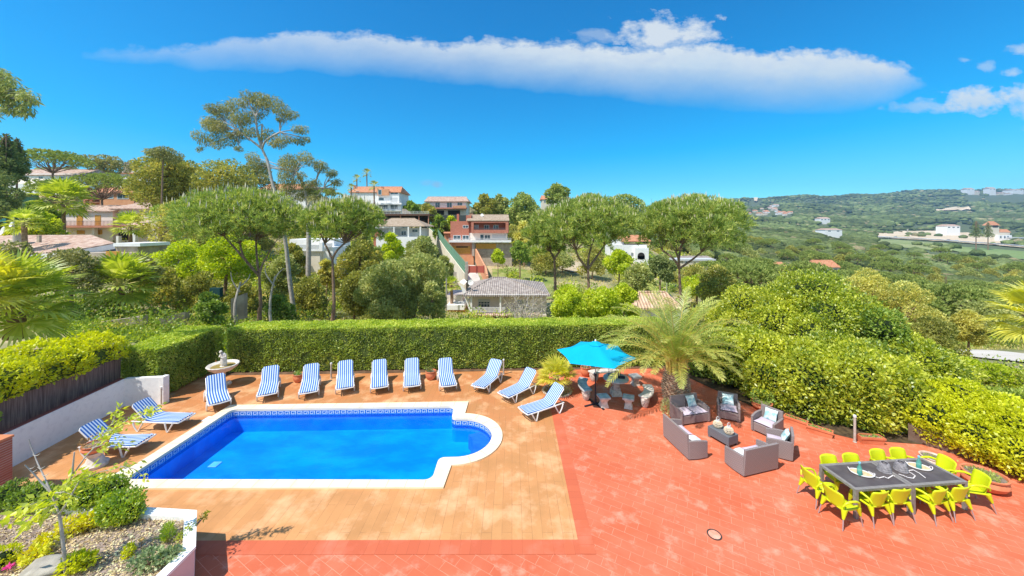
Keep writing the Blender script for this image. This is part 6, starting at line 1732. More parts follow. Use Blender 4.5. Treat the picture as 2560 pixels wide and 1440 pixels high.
b = MB(); path = [(1188, 622, 84), (1200, 645, 74), (1212, 668, 64), (1216, 690, 56)]
for i in range(3):
    a = P(*path[i]); c = P(*path[i + 1]); b.hexa([(a.x, a.y, a.z - 3), (c.x, c.y, c.z - 3), (c.x + .3, c.y, c.z - 3), (a.x + .3, a.y, a.z - 3)], [(a.x, a.y, a.z), (c.x, c.y, c.z), (c.x + .3, c.y, c.z), (a.x + .3, a.y, a.z)])
part('wall_face', b, M_orw, t)
t = house('driveway_gate', 'red sliding gate across the bottom of the driveway', 'gate', 1190, 57)
wall(t, 1171, 665, 1211, 682, 57, .12, mat('red_gate', (.56, .13, .09), rough=.5), 'gate_panel')
b = MB(); 
for x in (1171, 1190, 1209): pbx(b, x, 663, x + 1.6, 684, 56.9, .2)
part('gate_frame', b, mat('dark_red_gate', (.36, .08, .06), rough=.5), t)
wall(t, 1163, 655, 1169, 700, 57, .5, M_conc, 'gate_pillar')
def car(px, py, d, lab, col, L_=4.2, rz=0, grp=None):
    """py: row of the wheels' contact"""
    p = onground(px, d); p.z += .12 if d < 200 else 2.3; t = thing('parked_car' if d < 200 else 'moving_car', lab, 'car', tuple(p), rz, grp)
    m = mat('car_paint', col, rough=.25, spec=.6); w = .86
    side = [(-L_ / 2, .32), (-L_ / 2, .75), (-L_ * .33, .90), (-L_ * .20, 1.38), (L_ * .18, 1.40), (L_ * .36, .98), (L_ / 2 - .08, .88), (L_ / 2, .62), (L_ / 2, .32)]
    b = MB(); n = len(side); b.add([(x, -w * (.82 if z > 1.2 else 1), z) for x, z in side] + [(x, w * (.82 if z > 1.2 else 1), z) for x, z in side], [tuple(range(n)), tuple(range(n, 2 * n))[::-1]] + [((i + 1) % n, i, n + i, n + (i + 1) % n) for i in range(n)])
    part('body', b, m, t, bevel=.05)
    b = MB(); ws = [(-L_ * .29, .95), (-L_ * .19, 1.32), (L_ * .16, 1.34), (L_ * .29, 1.0)]
    for s_ in (-1, 1):
        o = s_ * (w * .93 + .02); b.add([(x, o - s_ * (.08 if z > 1.2 else 0), z) for x, z in ws], [(0, 1, 2, 3)[::-s_]])
    b.quad((-L_ * .335 - .01, -.62, .93), (-L_ * .335 - .01, .62, .93), (-L_ * .205 - .02, .55, 1.34), (-L_ * .205 - .02, -.55, 1.34)); b.quad((L_ * .355 + .01, .62, 1.01), (L_ * .355 + .01, -.62, 1.01), (L_ * .185 + .02, -.55, 1.36), (L_ * .185 + .02, .55, 1.36))
    part('window', b, M_pane, t)
    for x in (-L_ * .3, L_ * .3):
        for s_ in (-1, 1):
            b = MB(); b.tube([(x, s_ * (w - .2), .31), (x, s_ * (w + .02), .31)], .31, 12); part('wheel', b, M_dark, t)
    return t
car(1160, 640, 78, 'white hatchback parked on the driveway below the garage', (.75, .75, .76), 4.0, R(80))
car(1045, 726, 61, 'blue car half hidden behind the olive tree left of the grey roofed house', (.03, .10, .30), 4.0, R(10)); car(1093, 724, 61, 'light blue car near the wall left of the grey roofed house', (.20, .34, .48), 4.0, R(10))
# --- balustrade villa behind the second pine
D = 56
t = house('villa', 'cream villa with a white balustrade terrace between the two left pines', 'house', 780, D)
wall(t, 741, 628, 800, 665, D, 6, M_cream, 'wall', 3); wall(t, 724, 598, 835, 630, D + 3, 6, M_wh, 'upper_wall'); wall(t, 800, 618, 832, 660, D + .8, 5, M_wh, 'wing_wall', 3)
wall(t, 741, 624, 801, 628, D - .3, 1, M_wh, 'terrace_slab'); railing(t, 743, 612, 800, 624, D - .2, M_wrail, 26, 'balustrade', rr=.05)
wall(t, 798, 606, 806, 628, D - .35, .5, M_wh, 'pillar'); railing(t, 806, 608, 830, 618, D + .6, M_wrail, 11, 'balustrade', rr=.05)
wall(t, 735, 645, 760, 690, D - 1, .5, M_stw, 'stone_pier', 2)
# --- house with dark grey roof right behind the hedge
D = 43
t = house('grey_roof_house', 'pale pink house with a dark hipped roof and a white balustrade just beyond the hedge', 'house', 1240, D)
wall(t, 1172, 742, 1366, 850, D + 1.5, 8, M_pinkw, down=2)
roof(t, 1156, 1376, 738, 694, D, 9, T_grey, 3.2, 5.4, over=.5)
wall(t, 1168, 736, 1368, 741, D - .35, .5, M_wh, 'gutter')
win(t, 1195, 748, 1225, 771, D + 1.5, 4, fw=.08, trans=.5); wall(t, 1195, 748, 1225, 755, D + 1.44, .05, M_paneb, 'roller_blind')
win(t, 1290, 750, 1320, 772, D + 1.5, 4, fw=.08, trans=.5)
for x in (1176, 1249): wall(t, x, 741, x + 4, 782, D - .2, .25, M_wh, 'porch_column')
railing(t, 1179, 768, 1262, 781, D - .1, M_wrail, 26, 'balustrade', rr=.04)
b = MB(); a = [pv(1172, 788, D - .9), pv(1350, 786, D - .9), pv(1350, 781, D + .1), pv(1172, 783, D + .1)]; b.hexa([(p[0], p[1], p[2] - .15) for p in a], a); part('canopy_tiles', b, T_pink, t)
wall(t, 1172, 786, 1366, 850, D + .2, .3, M_pinkw, 'lower_wall', 2)
b = MB(); b.hexa([pv(1148, 705, D + 2), pv(1160, 712, D + 1), pv(1160, 712, D + 3), pv(1148, 705, D + 4)], [pv(1160, 697, D + 2), pv(1168, 704, D + 1), pv(1168, 704, D + 3), pv(1160, 697, D + 4)]); part('stair_wall', b, M_pinkw, t)
b = MB(); b.hexa([pv(1150, 712, D + .6), pv(1162, 722, D + .6), pv(1180, 780, D + .6), pv(1178, 790, D + .6)], [pv(1150, 712, D + .9), pv(1162, 722, D + .9), pv(1180, 780, D + .9), pv(1178, 790, D + .9)]); part('sloping_wall', b, M_wh, t)
b = MB(); q = P(1177, 706, D + .5); rot = Matrix.Translation(q) @ Matrix.Rotation(R(75), 4, 'X'); tmp = MB(); tmp.lathe([(.01, 0), (.25, .03), (.34, .12), (.34, .14), (.01, .03)], 16); b.add([rot @ Vector(v) for v in tmp.v], tmp.f); b.tube([(q.x, q.y, q.z - .6), tuple(q)], .03, 5); part('satellite_dish', b, M_wh, t, smooth=60)
wall(t, 1117, 763, 1160, 775, D + 2, 4, M_wh, 'garage_roof'); wall(t, 1120, 773, 1160, 850, D + 2.3, 3, M_ochd, 'garage_wall', 2)
wall(t, 1117, 738, 1157, 765, D + 4.5, 4, M_pinkw, 'terrace_wall', 2); railing(t, 1119, 727, 1157, 738, D + 4.6, mat('purple_rail', (.20, .16, .30), rough=.6), 20, 'terrace_railing')
b = MB(); p = P(1116, 690, D + 1); b.tube([(p.x, p.y, tz1(p.x, p.y) - .5), (p.x, p.y, p.z)], .08, 6)
o = part('utility_pole', b, M_conc); tag(o, 'thin grey utility pole left of the grey roofed house', 'pole')
t = house('retaining_wall', 'long grey retaining wall with a sunlit face left of the grey roofed house', 'wall', 1100, 56)
wall(t, 1035, 680, 1165, 702, 65, .5, M_conc, 'wall_face', 3)
b = MB()
# --- white house seen through the right pines
D = 108
t = house('villa', 'white two storey house with an arched porch behind the right pines', 'house', 1580, D)
wall(t, 1530, 612, 1617, 660, D, 8, M_wh, down=2); wall(t, 1588, 620, 1622, 660, D - 1.5, 1.49, M_wh, 'porch', 2); roof(t, 1555, 1628, 603, 588, D, 8, T_oran, 1, 1)
win(t, 1556, 629, 1568, 639, D, 3, fw=.1, trans=.5); win(t, 1577, 631, 1585, 641, D, 3, fw=.1); 
b = MB(); c = P(1603, 640, D - 1.55); b.tube([(c.x, D - 1.56, c.z), (c.x, D - 1.5, c.z)], 1.05, 16); pbx(b, 1594, 640, 1612, 648, D - 1.56, .06); part('archway', b, M_dark, t)
wall(t, 1530, 598, 1560, 612, D + 1, .2, M_wrail, 'balcony', 0)
for k, (x0, x1, y, yr, dd, col, lab) in enumerate(((1352, 1425, 498, 489, 215, T_oran, 'orange roofed house on the skyline right of the ranch house'), (1590, 1705, 770, 730, 31, T_faded, 'orange tiled roof with a skylight just behind the palm crown'),
        (2040, 2102, 668, 650, 150, T_oran, 'orange roofed house among the valley pines on the right'), (1918, 1972, 668, 655, 152, T_oran, 'small orange roofed house under the valley pines'), (1705, 1790, 650, 640, 110, T_grey, 'low house with a car port behind the rightmost pine'))):
    t = house('tiled_roof_house', lab, 'house', (x0 + x1) / 2, dd)
    dep = (x1 - x0) / F * dd * .6; wall(t, x0 + 3, y, x1 - 3, y + 14, dd, dep, M_cream if k != 1 else M_pinkw, down=3); rf = roof(t, x0, x1, y, yr, dd, dep, col, .8, .8)
    if k == 1:
        a = P(1668, 752, dd + .9); b = MB(); b.hexa([(a.x - .5, a.y - .6, a.z - .25), (a.x + .5, a.y - .6, a.z - .25), (a.x + .5, a.y + .4, a.z + .25), (a.x - .5, a.y + .4, a.z + .25)], [(a.x - .5, a.y - .6, a.z), (a.x + .5, a.y - .6, a.z), (a.x + .5, a.y + .4, a.z + .5), (a.x - .5, a.y + .4, a.z + .5)]); part('skylight', b, M_pane, rf)
    else:
        win(t, x0 + 8, y + 3, x0 + 16, y + 9, dd, 2, fw=.1); win(t, x1 - 18, y + 3, x1 - 10, y + 9, dd, 2, fw=.1)
t = house('car_port', 'long pale blue roof of a car port behind the rightmost pine trunk', 'car port', 1750, 90)
wall(t, 1690, 648, 1790, 652, 92, 4, M_paneb, 'roof_sheet'); b = MB()
for x in (1694, 1740, 1786): pbx(b, x, 652, x + 1.5, 668, 92.2, .2)
part('post', b, M_wrail, t)
# --- ground patches, paths
M_sand = mat('sandy_cut', (.46, .34, .22), (.62, .50, .34), .12, .95, .5, 1, c3=(.2, .22, .08), s3=.5, a3=.8)
M_sand2 = mat('bare_field', (.62, .47, .31), (.72, .58, .42), .02, .95, c3=(.34, .33, .16), s3=.05, a3=.5)
M_track = mat('pale_track', (.58, .52, .44), (.68, .62, .54), .3, .95, .1)
M_grassd = mat('meadow', (.16, .22, .04), (.30, .32, .09), .3, .95, .3, 4, c3=(.42, .36, .16), s3=.6, a3=.6)
patch('sandy_bank', [(p_, dfor(p_, y_, 45, 140)) for p_, y_ in ((1390, 652), (1430, 640), (1480, 644), (1535, 650), (1530, 668), (1480, 676), (1430, 682), (1395, 672))], M_sand, .3)
patch('meadow_slope', [(1230, 82), (1300, 82), (1385, 80), (1385, 56), (1300, 54), (1240, 54)], M_grassd, .18)
patch('meadow_slope', [(1500, 66), (1600, 66), (1660, 62), (1640, 48), (1580, 46), (1500, 48)], M_grassd, .18)
patch('dirt_path', [(1832, 128), (1842, 108), (1830, 92), (1790, 74), (1740, 73), (1800, 90), (1815, 108), (1812, 128)], M_track, .3)
patch('pale_track', [(2400, 40), (2480, 38), (2600, 33), (2760, 29), (2760, 25), (2600, 28.5), (2480, 31.5), (2400, 34)], M_track, .14)
patch('bare_field', [(p_, dfor(p_, y_, 250, 1500)) for p_, y_ in ((2190, 581), (2260, 578), (2330, 578), (2420, 582), (2520, 592), (2520, 612), (2420, 605), (2330, 599), (2260, 595), (2190, 591))], M_sand2, 1.2)
patch('green_field', [(p_, dfor(p_, y_, 200, 1500)) for p_, y_ in ((2380, 617), (2450, 622), (2530, 628), (2620, 634), (2620, 655), (2530, 648), (2450, 640), (2380, 628))], mat('green_field', (.17, .25, .08), (.24, .30, .11), .02, .95), 1.0)
patch('valley_meadow', [(p_, dfor(p_, y_, 200, 1000)) for p_, y_ in ((2185, 599), (2270, 603), (2360, 609), (2380, 612), (2380, 630), (2340, 628), (2270, 622), (2185, 616))], mat('olive_meadow', (.22, .27, .09), (.36, .36, .17), .03, .95, c3=(.14, .2, .06), s3=.12, a3=.8), .9)
patch('sandy_scar', [(p_, dfor(p_, y_, 600, 1800)) for p_, y_ in ((2340, 525), (2372, 516), (2398, 516), (2428, 524), (2425, 527), (2395, 526), (2365, 528), (2340, 529))], M_sand2, 5)
patch('sandy_scar', [(p_, dfor(p_, y_, 1200, 2750)) for p_, y_ in ((1884, 498), (1888, 496), (1891, 496), (1895, 498), (1893, 506), (1891, 507), (1888, 507), (1886, 506))], M_sand2, 12)
M_road = mat('grey_asphalt', (.34, .34, .35), (.40, .40, .40), .05, .9)
RD = [(p_, dfor(p_, y_ + 2, 250, 900)) for p_, y_ in ((2195, 591), (2300, 597), (2400, 604), (2500, 611), (2600, 618), (2750, 628))]
patch('road', RD + [(p, d - 17) for p, d in RD[::-1]], M_road, 2.2)
patch('roadside', [(p, d - 18) for p, d in RD] + [(p, d - 32) for p, d in RD[::-1]], M_sand2, 1.6)
b = MB()
for i in range(len(RD) - 1):
    for k in range(4):
        px = RD[i][0] + (RD[i + 1][0] - RD[i][0]) * k / 4; d = RD[i][1] + (RD[i + 1][1] - RD[i][1]) * k / 4 - 17; q = onground(px, d)
        b.box(q.x - .1, q.y - .1, q.z, q.x + .1, q.y + .1, q.z + 3.0)
        px2 = RD[i][0] + (RD[i + 1][0] - RD[i][0]) * (k + 1) / 4; d2 = RD[i][1] + (RD[i + 1][1] - RD[i][1]) * (k + 1) / 4 - 17; q2 = onground(px2, d2); b.tube([(q.x, q.y, q.z + 3.0), (q2.x, q2.y, q2.z + 3.0)], .15, 4)
tag(part('guard_rail', b, M_wrail), 'pale guard rail along the valley road on the right', 'guard rail')
for px, d, col, lab in ((2239, 0, (.03, .12, .25), 'small blue car on the valley road at its left end'), (2371, 0, (.05, .07, .12), 'small dark car on the valley road in the middle'), (2391, 0, (.45, .46, .48), 'small grey car following on the valley road'), (2541, 0, (.04, .04, .05), 'dark car on the valley road near the yellow container')):
    d = float(np.interp(px, [a for a, _ in RD], [c for _, c in RD])) - 8; car(px, 0, d, lab, col, 4.6, R(170), 'cars on the valley road')
# --- far buildings
FARL = []
def far(x0, x1, yt, yb, d, lab, wm=M_wh, rm=T_pink, nm='far_house', grp=None, wins=2, cat='house'):
    d = dfor((x0 + x1) / 2, yb + 1.0, d * .55, d * 1.6)
    if 'ridge' in lab: d = min(d, 2450)
    FARL.append((x0 - 3, x1 + 3, d))
    t = house(nm, lab, cat, (x0 + x1) / 2, d, grp); dep = (x1 - x0) / F * d * .7; h = yb - yt
    wall(t, x0 + .5, yt + h * .35, x1 - .5, yb, d, dep, wm, down=1); roof(t, x0, x1, yt + h * .38, yt, d, dep, rm, 1, 1, over=.3)
    for k in range(wins):
        u = x0 + (x1 - x0) * (k + .5) / wins; win(t, u - (x1 - x0) * .08, yt + h * .55, u + (x1 - x0) * .08, yt + h * .8, d, 1, fw=.1)
    return t
far(2063, 2106, 571, 581, 350, 'long brown roofed house among the mid valley trees'); far(2051, 2076, 543, 552, 700, 'small white house in the wood below the far ridge', wins=3)
far(2367, 2401, 561, 572, 520, 'white farmhouse with a low roof beside the bare field', wins=3)
far(2418, 2437, 470, 476, 2300, 'white villa high on the far ridge, left of the pair', grp='villas on the far ridge'); far(2438, 2450, 477, 482, 2200, 'pale villa just below the left ridge villa', wm=M_cream, grp='villas on the far ridge')
far(2473, 2490, 468, 476, 2300, 'white villa high on the far ridge in the middle', grp='villas on the far ridge'); far(2498, 2515, 481, 485, 2100, 'cream house on the far ridge slope, right of the middle villa', wm=M_cream, grp='villas on the far ridge')
far(2532, 2560, 473, 477, 2300, 'pale villa on the far ridge at the right frame edge', grp='villas on the far ridge'); far(2520, 2532, 483, 486, 2100, 'tiny pale house on the slope near the right frame edge', grp='villas on the far ridge')
vg = np.random.default_rng(5)
for k in range(26):
    u = vg.random(); x = 1852 + 120 * u + vg.normal() * 6; y = 537 - 22 * (abs(u - .5) < .3) * vg.random() - 6 * vg.random(); d = 1500 - (y - 515) * 14; w_ = vg.uniform(6, 13)
    far(x, x + w_, y - 4.5, y + .5, d, 'small pale house with a salmon roof in the far hillside village', [M_wh, M_cream, M_pinkw][k % 3], [T_pink, T_oran][k % 2], grp='houses of the far hillside village', wins=1)
D = dfor(2505, 603, 250, 700)
t = house('tower_villa', 'villa with a square tower and salmon roofs beyond the valley road', 'house', 2505, D)
wall(t, 2478, 568, 2498, 590, D, 9, M_cream, 'tower_wall', 4); roof(t, 2474, 2501, 563, 553, D, 10, T_oran, 5, 5, name='tower_roof')
wall(t, 2484, 580, 2525, 597, D + 1, 9, M_cream, 'wing_wall', 4); roof(t, 2482, 2528, 581, 573, D + 1, 9, T_oran, 1, 1); wall(t, 2496, 588, 2530, 600, D - 5, 5, M_wh, 'porch_wall', 4)
b = MB(); pbx(b, 2482, 563, 2495, 569, D - .1, .2); part('tower_arcade', b, M_dark, t)
for x in (2500, 2510, 2518): win(t, x, 590, x + 4, 596, D - 5, 1, fw=.2)
t = house('storage_tank', 'yellow round tank beside the valley road', 'tank', 2524, dfor(2524, 611, 250, 700)); b = MB(); q = onground(2524, dfor(2524, 611, 250, 700)); b.lathe([(2.4, 0), (2.4, 3.2), (1.6, 3.8), (.3, 4.0)], 18, c=(q.x, q.y, q.z + 2)); part('tank_body', b, mat('yellow_tank', (.75, .58, .08), rough=.5), t, smooth=40)
t = house('warehouse', 'white flat roofed shed at the right edge beside the valley road', 'shed', 2550, 430); D = dfor(2555, 606, 250, 700); wall(t, 2538, 595, 2590, 604, D, 9, M_wh, down=2); wall(t, 2537, 593.5, 2591, 595, D - .5, 10, M_paneb, 'roof')
b = MB(); q = onground(2269, dfor(2269, 586, 250, 1200)); b.lathe([(2.0, 0), (1.5, 6), (1.4, 12.5), (1.0, 12.7)], 14, c=(q.x, q.y, q.z)); o = part('brick_stack', b, M_conc, smooth=40); recenter(o, tuple(q)); tag(o, 'tall pale round chimney stack standing in the bare field', 'chimney')
# street lights and poles among the mid trees
for px, yt, d, lab in ((1590, 683, 62, 'thin grey street lamp left of the rightmost pine'), (1667, 684, 62, 'short grey street lamp just left of the rightmost pine trunk'), (1781, 700, 60, 'thin grey street lamp beside the sandy path'), (2316, 810, 30, 'thin grey post in the golden trees on the right'),
                       (842, 470, 115, 'wooden utility pole on the skyline left of the tall white house'), (1014, 484, 118, 'wooden utility pole on the skyline right of the tall white house')):
    q = onground(px, d); p = P(px, yt, d); t = thing('street_lamp' if yt > 500 else 'utility_pole', lab, 'street lamp' if yt > 500 else 'pole', tuple(q), world=True)
    b = MB(); b.tube([(q.x, q.y, q.z - .3), (q.x, q.y, p.z)], [.08, .05], 6); part('pole', b, M_pole, t)
    b = MB(); b.box(q.x - .12, q.y - .5, p.z - .06, q.x + .12, q.y + .1, p.z + .06) if yt > 500 else b.box(q.x - .8, q.y - .05, p.z - .6, q.x + .8, q.y + .05, p.z - .45); part('lamp_head' if yt > 500 else 'cross_arm', b, M_pole, t)
# small retaining walls in the bank behind the hedge
for (x0, x1, y0, y1, d, lab) in ((240, 330, 796, 835, 20.5, 'broken pale retaining wall in the ivy bank behind the left hedge'), (398, 440, 786, 808, 21.5, 'small pale block wall in the ivy bank right of the broken one'), (577, 594, 738, 765, 24, 'narrow pale wall end between the trunks left of the first pine')):
    b = MB(); a = P(x0, y1, d); c = P(x1, y0, d); b.hexa([(a.x, d, a.z - 1), (c.x, d + .6, a.z - 1), (c.x, d + .9, a.z - 1), (a.x, d + .3, a.z - 1)], [(a.x, d, c.z - .25), (c.x, d + .6, c.z), (c.x, d + .9, c.z), (a.x, d + .3, c.z - .25)])
    tag(part('retaining_wall', b, M_stw), lab, 'wall')
b = MB(); p = P(537, 712, 26); b.box(p.x - .4, 26, p.z - .9, p.x + .35, 26.3, p.z - .25); o = part('green_tarp_screen', b, mat('teal_screen', (.01, .05, .05), rough=.8)); tag(o, 'dark teal screen between the bushes left of the first pine', 'screen')
b = MB(); p = P(35, 552, 45); b.box(p.x - 2.3, 45, p.z - .3, p.x + 2.6, 47, p.z + .3); o = part('green_shed_roof', b, mat('teal_roof', (.05, .22, .20), rough=.8)); tag(o, 'low teal roof among the plants at the far left', 'shed')
# ================================================================ trees and undergrowth beyond the garden
FM_pine = foliage('stone_pine_needles', (.045, .10, .02), (.26, .36, .085), (.50, .54, .18), .14, .3, nscale=1.6, gloss=.05)
FM_pinefar = foliage('distant_pine_needles', (.07, .12, .03), (.21, .29, .085), (.32, .36, .12), .1, .25, nscale=.25, gloss=.02)
M_candle = mat('pine_candle', (.62, .52, .34), (.74, .66, .46), 4, .8)
FM_euc = foliage('eucalyptus_leaf', (.055, .075, .03), (.19, .20, .085), (.36, .32, .16), .15, .35, nscale=.5, gloss=.08)
FM_olive = foliage('olive_grey_leaf', (.09, .13, .045), (.28, .34, .13), (.44, .45, .22), .15, .3, nscale=.5, gloss=.05)
FM_oak = foliage('evergreen_oak_leaf', (.07, .09, .02), (.27, .29, .07), (.44, .38, .10), .15, .3, nscale=.4, gloss=.04)
FM_bright = foliage('fresh_green_leaf', (.12, .22, .01), (.42, .54, .03), (.60, .62, .08), .15, .4, nscale=.5, gloss=.05)
FM_gold = foliage('golden_blossom_leaf', (.14, .15, .03), (.50, .50, .15), (.74, .68, .26), .25, .35, nscale=.5, gloss=.04)
FM_dark = foliage('dark_conifer_leaf', (.03, .055, .025), (.12, .17, .07), None, 0, .2, nscale=.5, gloss=.02)
FM_ivy = foliage('ivy_bank_leaf', (.03, .07, .012), (.17, .29, .05), (.32, .42, .09), .12, .3, nscale=.5, gloss=.05)
FM_bare = foliage('sparse_grey_leaf', (.30, .29, .24), (.52, .50, .44), None, 0, .2, nscale=1)

def limb(b, p0, p1, r0, r1, bend=.12, n=5, sag=0.0):
    p0 = Vector(p0); p1 = Vector(p1); L_ = (p1 - p0).length; off = Vector(rng.normal(size=3)) * L_ * bend * .5; off.z = abs(off.z) * .3 - sag * L_
    pts = []; 
    for i in range(n + 1):
        t = i / n; pts.append(p0.lerp(p1, t) + off * math.sin(math.pi * t))
    b.tube(pts, [r0 + (r1 - r0) * (i / n) for i in range(n + 1)], 6)
    return pts
def clumpleaves(lf, c, r, n, L_, W_, mode, mi=0):
    if mode == 'needle':   # upward brushes of needles on rounded pads
        k = max(6, n // 9); p, d = ell_pts(k, c, r, .72); ok = d[:, 2] > -.55; p, d = p[ok], d[ok]
        p = np.repeat(p, 9, 0); d = np.repeat(d, 9, 0); m_ = len(p)
        dd = unit(d * .7 + rdir(m_) * .75 + [0, 0, .55]); V, Fi = leafcards(p, dd, L_ * rng.uniform(.7, 1.2, m_), W_, .5)
    elif mode == 'droop':
        p, d = ell_pts(n, c, np.array(r) * 1.25, .05); V, Fi = leafcards(p, d * .3 + rdir(n) * .6 + [0, 0, -.7], L_ * rng.uniform(.6, 1.3, n), W_, .4)
    else:
        p, d = ell_pts(n, c, r, .6); p += d * (wav(p, 1.6 / max(r), 5) * .12 * min(r))[:, None]
        V, Fi = leafcards(p, d * .6 + rdir(n) * .8 + [0, 0, .3], L_ * rng.uniform(.6, 1.3, n), W_ * rng.uniform(.8, 1.2, n), .45)
    lf.add(V, Fi, mi)
def tree(name, lab, base, trunk, r0, clumps, n, L_, W_, fm, mode='leaf', bark=None, cat='tree', group=None, fork=None, candles=0, fan_r=None, world=True, droop_limb=0.0):
    """trunk: list of points; clumps: (centre, radii); limbs grow from the upper trunk to every clump"""
    t = thing(name, lab, cat, tuple(base), world=world, group=group)
    b = MB(); T = [Vector(p) for p in trunk]; nT = len(T)
    b.tube(T, [r0 * (1 - .55 * i / (nT - 1)) for i in range(nT)], 9)
    forks = [T[-1]] if fork is None else [Vector(f) for f in fork]
    for f in forks:
        if fork is not None: limb(b, T[-1], f, r0 * .5, r0 * .34, .1)
    lk = min(1, (22 / len(clumps)) ** .6)
    for c, r in clumps:
        c = Vector(c); f = min(forks, key=lambda q: (q - c).length); h = f.lerp(c, .5); h.z -= abs(c.z - f.z) * .12
        limb(b, f, c, r0 * .30 * lk, r0 * .05 * lk, .14, sag=droop_limb)
        for q in range(2):
            e = c + Vector(rng.normal(size=3)) * min(r) * .55; limb(b, h, e, r0 * .10 * lk, r0 * .03 * lk, .2, 3)
    part('trunk', b, bark or M_bark, t, smooth=60)
    lf = LF(); ntot = sum((r[0] * r[1] + r[1] * r[2] + r[0] * r[2]) for c, r in clumps)
    for c, r in clumps:
        k = int(n * (r[0] * r[1] + r[1] * r[2] + r[0] * r[2]) / ntot); clumpleaves(lf, tuple(c), r, k, L_, W_, mode)
    if candles:
        cs = [clumps[i] for i in rng.integers(len(clumps), size=candles)]
        p = np.array([[c[0] + r[0] * .8 * rng.uniform(-1, 1), c[1] + r[1] * .8 * rng.uniform(-1, 1), c[2] + r[2] * rng.uniform(.75, 1.0)] for c, r in cs])
        V, Fi = leafcards(p, rng.normal(size=(candles, 3)) * .08 + [0, 0, 1], rng.uniform(.28, .55, candles), .06, .5); lf.add(V, Fi, 1)
    lf.build('crown', [fm, M_candle] if candles else [fm], t)
    return t
def dome(c, R_, H_, n, r, seed, jit=.12, under=.0):
    g = np.random.default_rng(seed); out = []
    for k in range(n):
        a = 2.39996 * k + g.uniform(-.2, .2); q = math.sqrt((k + .5) / n); rr = R_ * q * g.uniform(.9, 1.05)
        z = H_ * (math.sqrt(max(0, 1 - q * q * .92)) - .25) * g.uniform(.88, 1.1)
        s = r * g.uniform(.8, 1.2); out.append(((c[0] + rr * math.cos(a), c[1] + rr * math.sin(a), c[2] + z - under * q), (s, s, s * .62)))
    return out
# ---- five umbrella pines just beyond the hedge
def spine(lab, px, d, ytop, ybot, x0, x1, yfork, seed, n=34, forks=None, lean=0, nl=30000):
    g0 = onground(px, d); cx = (x0 + x1) / 2; zt_ = P(0, ytop, d).z; zb_ = P(0, ybot, d).z; R_ = (x1 - x0) / 2 / F * d; c = P(cx, ybot, d); c.y += R_ * .1
    H_ = (zt_ - zb_); fk = P(px + lean, yfork, d)
    cl = dome((c.x, c.y, zb_ + H_ * .36), R_ * .84, H_ * .62, n, R_ * .27, seed) + dome((c.x, c.y, zb_ + H_ * .12), R_ * .70, H_ * .50, n * 2 // 3, R_ * .25, seed + 50)
    mid = Vector((g0.x * .6 + fk.x * .4 + .12, d, (g0.z + fk.z) / 2))
    fks = [P(a, y_, d + dd) for a, y_, dd in forks]
    return tree('umbrella_pine', lab, g0, [(g0.x, g0.y, g0.z - .4), (g0.x + .03, g0.y, g0.z + 1.5), tuple(mid), tuple(fk)], .19 * d / 28, [(q[0], q[1]) for q in cl], nl, .36 * d / 28, .046 * d / 28, FM_pine, 'needle', group='umbrella pines beyond the hedge', fork=fks, candles=800)
spine('umbrella pine with a forked reddish trunk, first from the left beyond the hedge', 648, 25, 474, 615, 440, 752, 690, 1, 40, [(600, 610, -.8), (668, 640, .6), (560, 590, .3), (640, 600, 1.2)], nl=62000)
spine('umbrella pine on a straight bare trunk, second from the left beyond the hedge', 831, 25, 492, 612, 758, 956, 650, 2, 26, [(812, 610, .5), (862, 608, -.4)], nl=40000)
spine('slender pine on a grey trunk at the left of the right hand pine pair', 1386, 37, 508, 655, 1312, 1440, 650, 3, 20, [(1375, 628, .4), (1398, 630, -.4)], nl=30000)
spine('umbrella pine with a wide fork of red limbs, middle of the right hand group', 1470, 34, 490, 628, 1338, 1606, 672, 4, 36, [(1440, 625, -.6), (1478, 618, .8), (1512, 612, .2)], nl=54000)
spine('broad umbrella pine at the right end of the group, above the date palm', 1700, 33, 486, 632, 1592, 1868, 672, 5, 38, [(1655, 625, .4), (1706, 610, 1), (1752, 632, -.5), (1690, 630, -.8)], lean=-2, nl=62000)
# ---- eucalyptus trees
def pxcl(l, d, sq=.85, seed=0):
    g = np.random.default_rng(seed); out = []
    l = [(x + g.uniform(-.5, .5) * r, y + g.uniform(-.45, .45) * r, r * g.uniform(.45, .75)) for x, y, r in l for _ in range(2)]
    for x, y, r in l:
        rr = r / F * d; c = P(x, y, d + g.uniform(-1, 1) * rr * .7); out.append((tuple(c), (rr, rr, rr * sq)))
    return out
EC = [(545, 285, 30), (580, 262, 28), (622, 248, 26), (660, 252, 26), (690, 268, 28), (520, 310, 22), (560, 315, 28), (600, 300, 26), (640, 285, 24), (505, 345, 20), (540, 355, 20), (580, 345, 24), (620, 330, 22), (690, 350, 22), (665, 342, 20), (728, 292, 20), (752, 320, 20), (745, 350, 16), (716, 352, 18), (498, 372, 10), (768, 345, 10), (600, 372, 12), (525, 268, 18), (700, 300, 16)]
g0 = onground(735, 31)
tree('eucalyptus', 'tall leaning eucalyptus with a pale trunk rising high above the left pines', g0, [(g0.x, 31, g0.z), pv(735, 780, 31), pv(724, 700, 31), pv(716, 620, 31), pv(700, 520, 31), pv(682, 462, 31), pv(668, 400, 31), pv(655, 372, 31)], .2, pxcl(EC, 31, .8, 1), 15000, .23, .05, FM_euc, 'droop', M_barkg, fork=[pv(600, 330, 31), pv(655, 310, 31), pv(700, 330, 31), pv(640, 290, 30.5)])
EC = [(735, 408, 30), (770, 400, 26), (800, 408, 22), (715, 440, 24), (750, 445, 22), (780, 455, 22), (720, 470, 22), (760, 480, 26), (640, 400, 20), (660, 412, 16), (835, 438, 16), (842, 455, 14), (830, 470, 10), (790, 490, 20), (745, 500, 24)]
g0 = onground(770, 42)
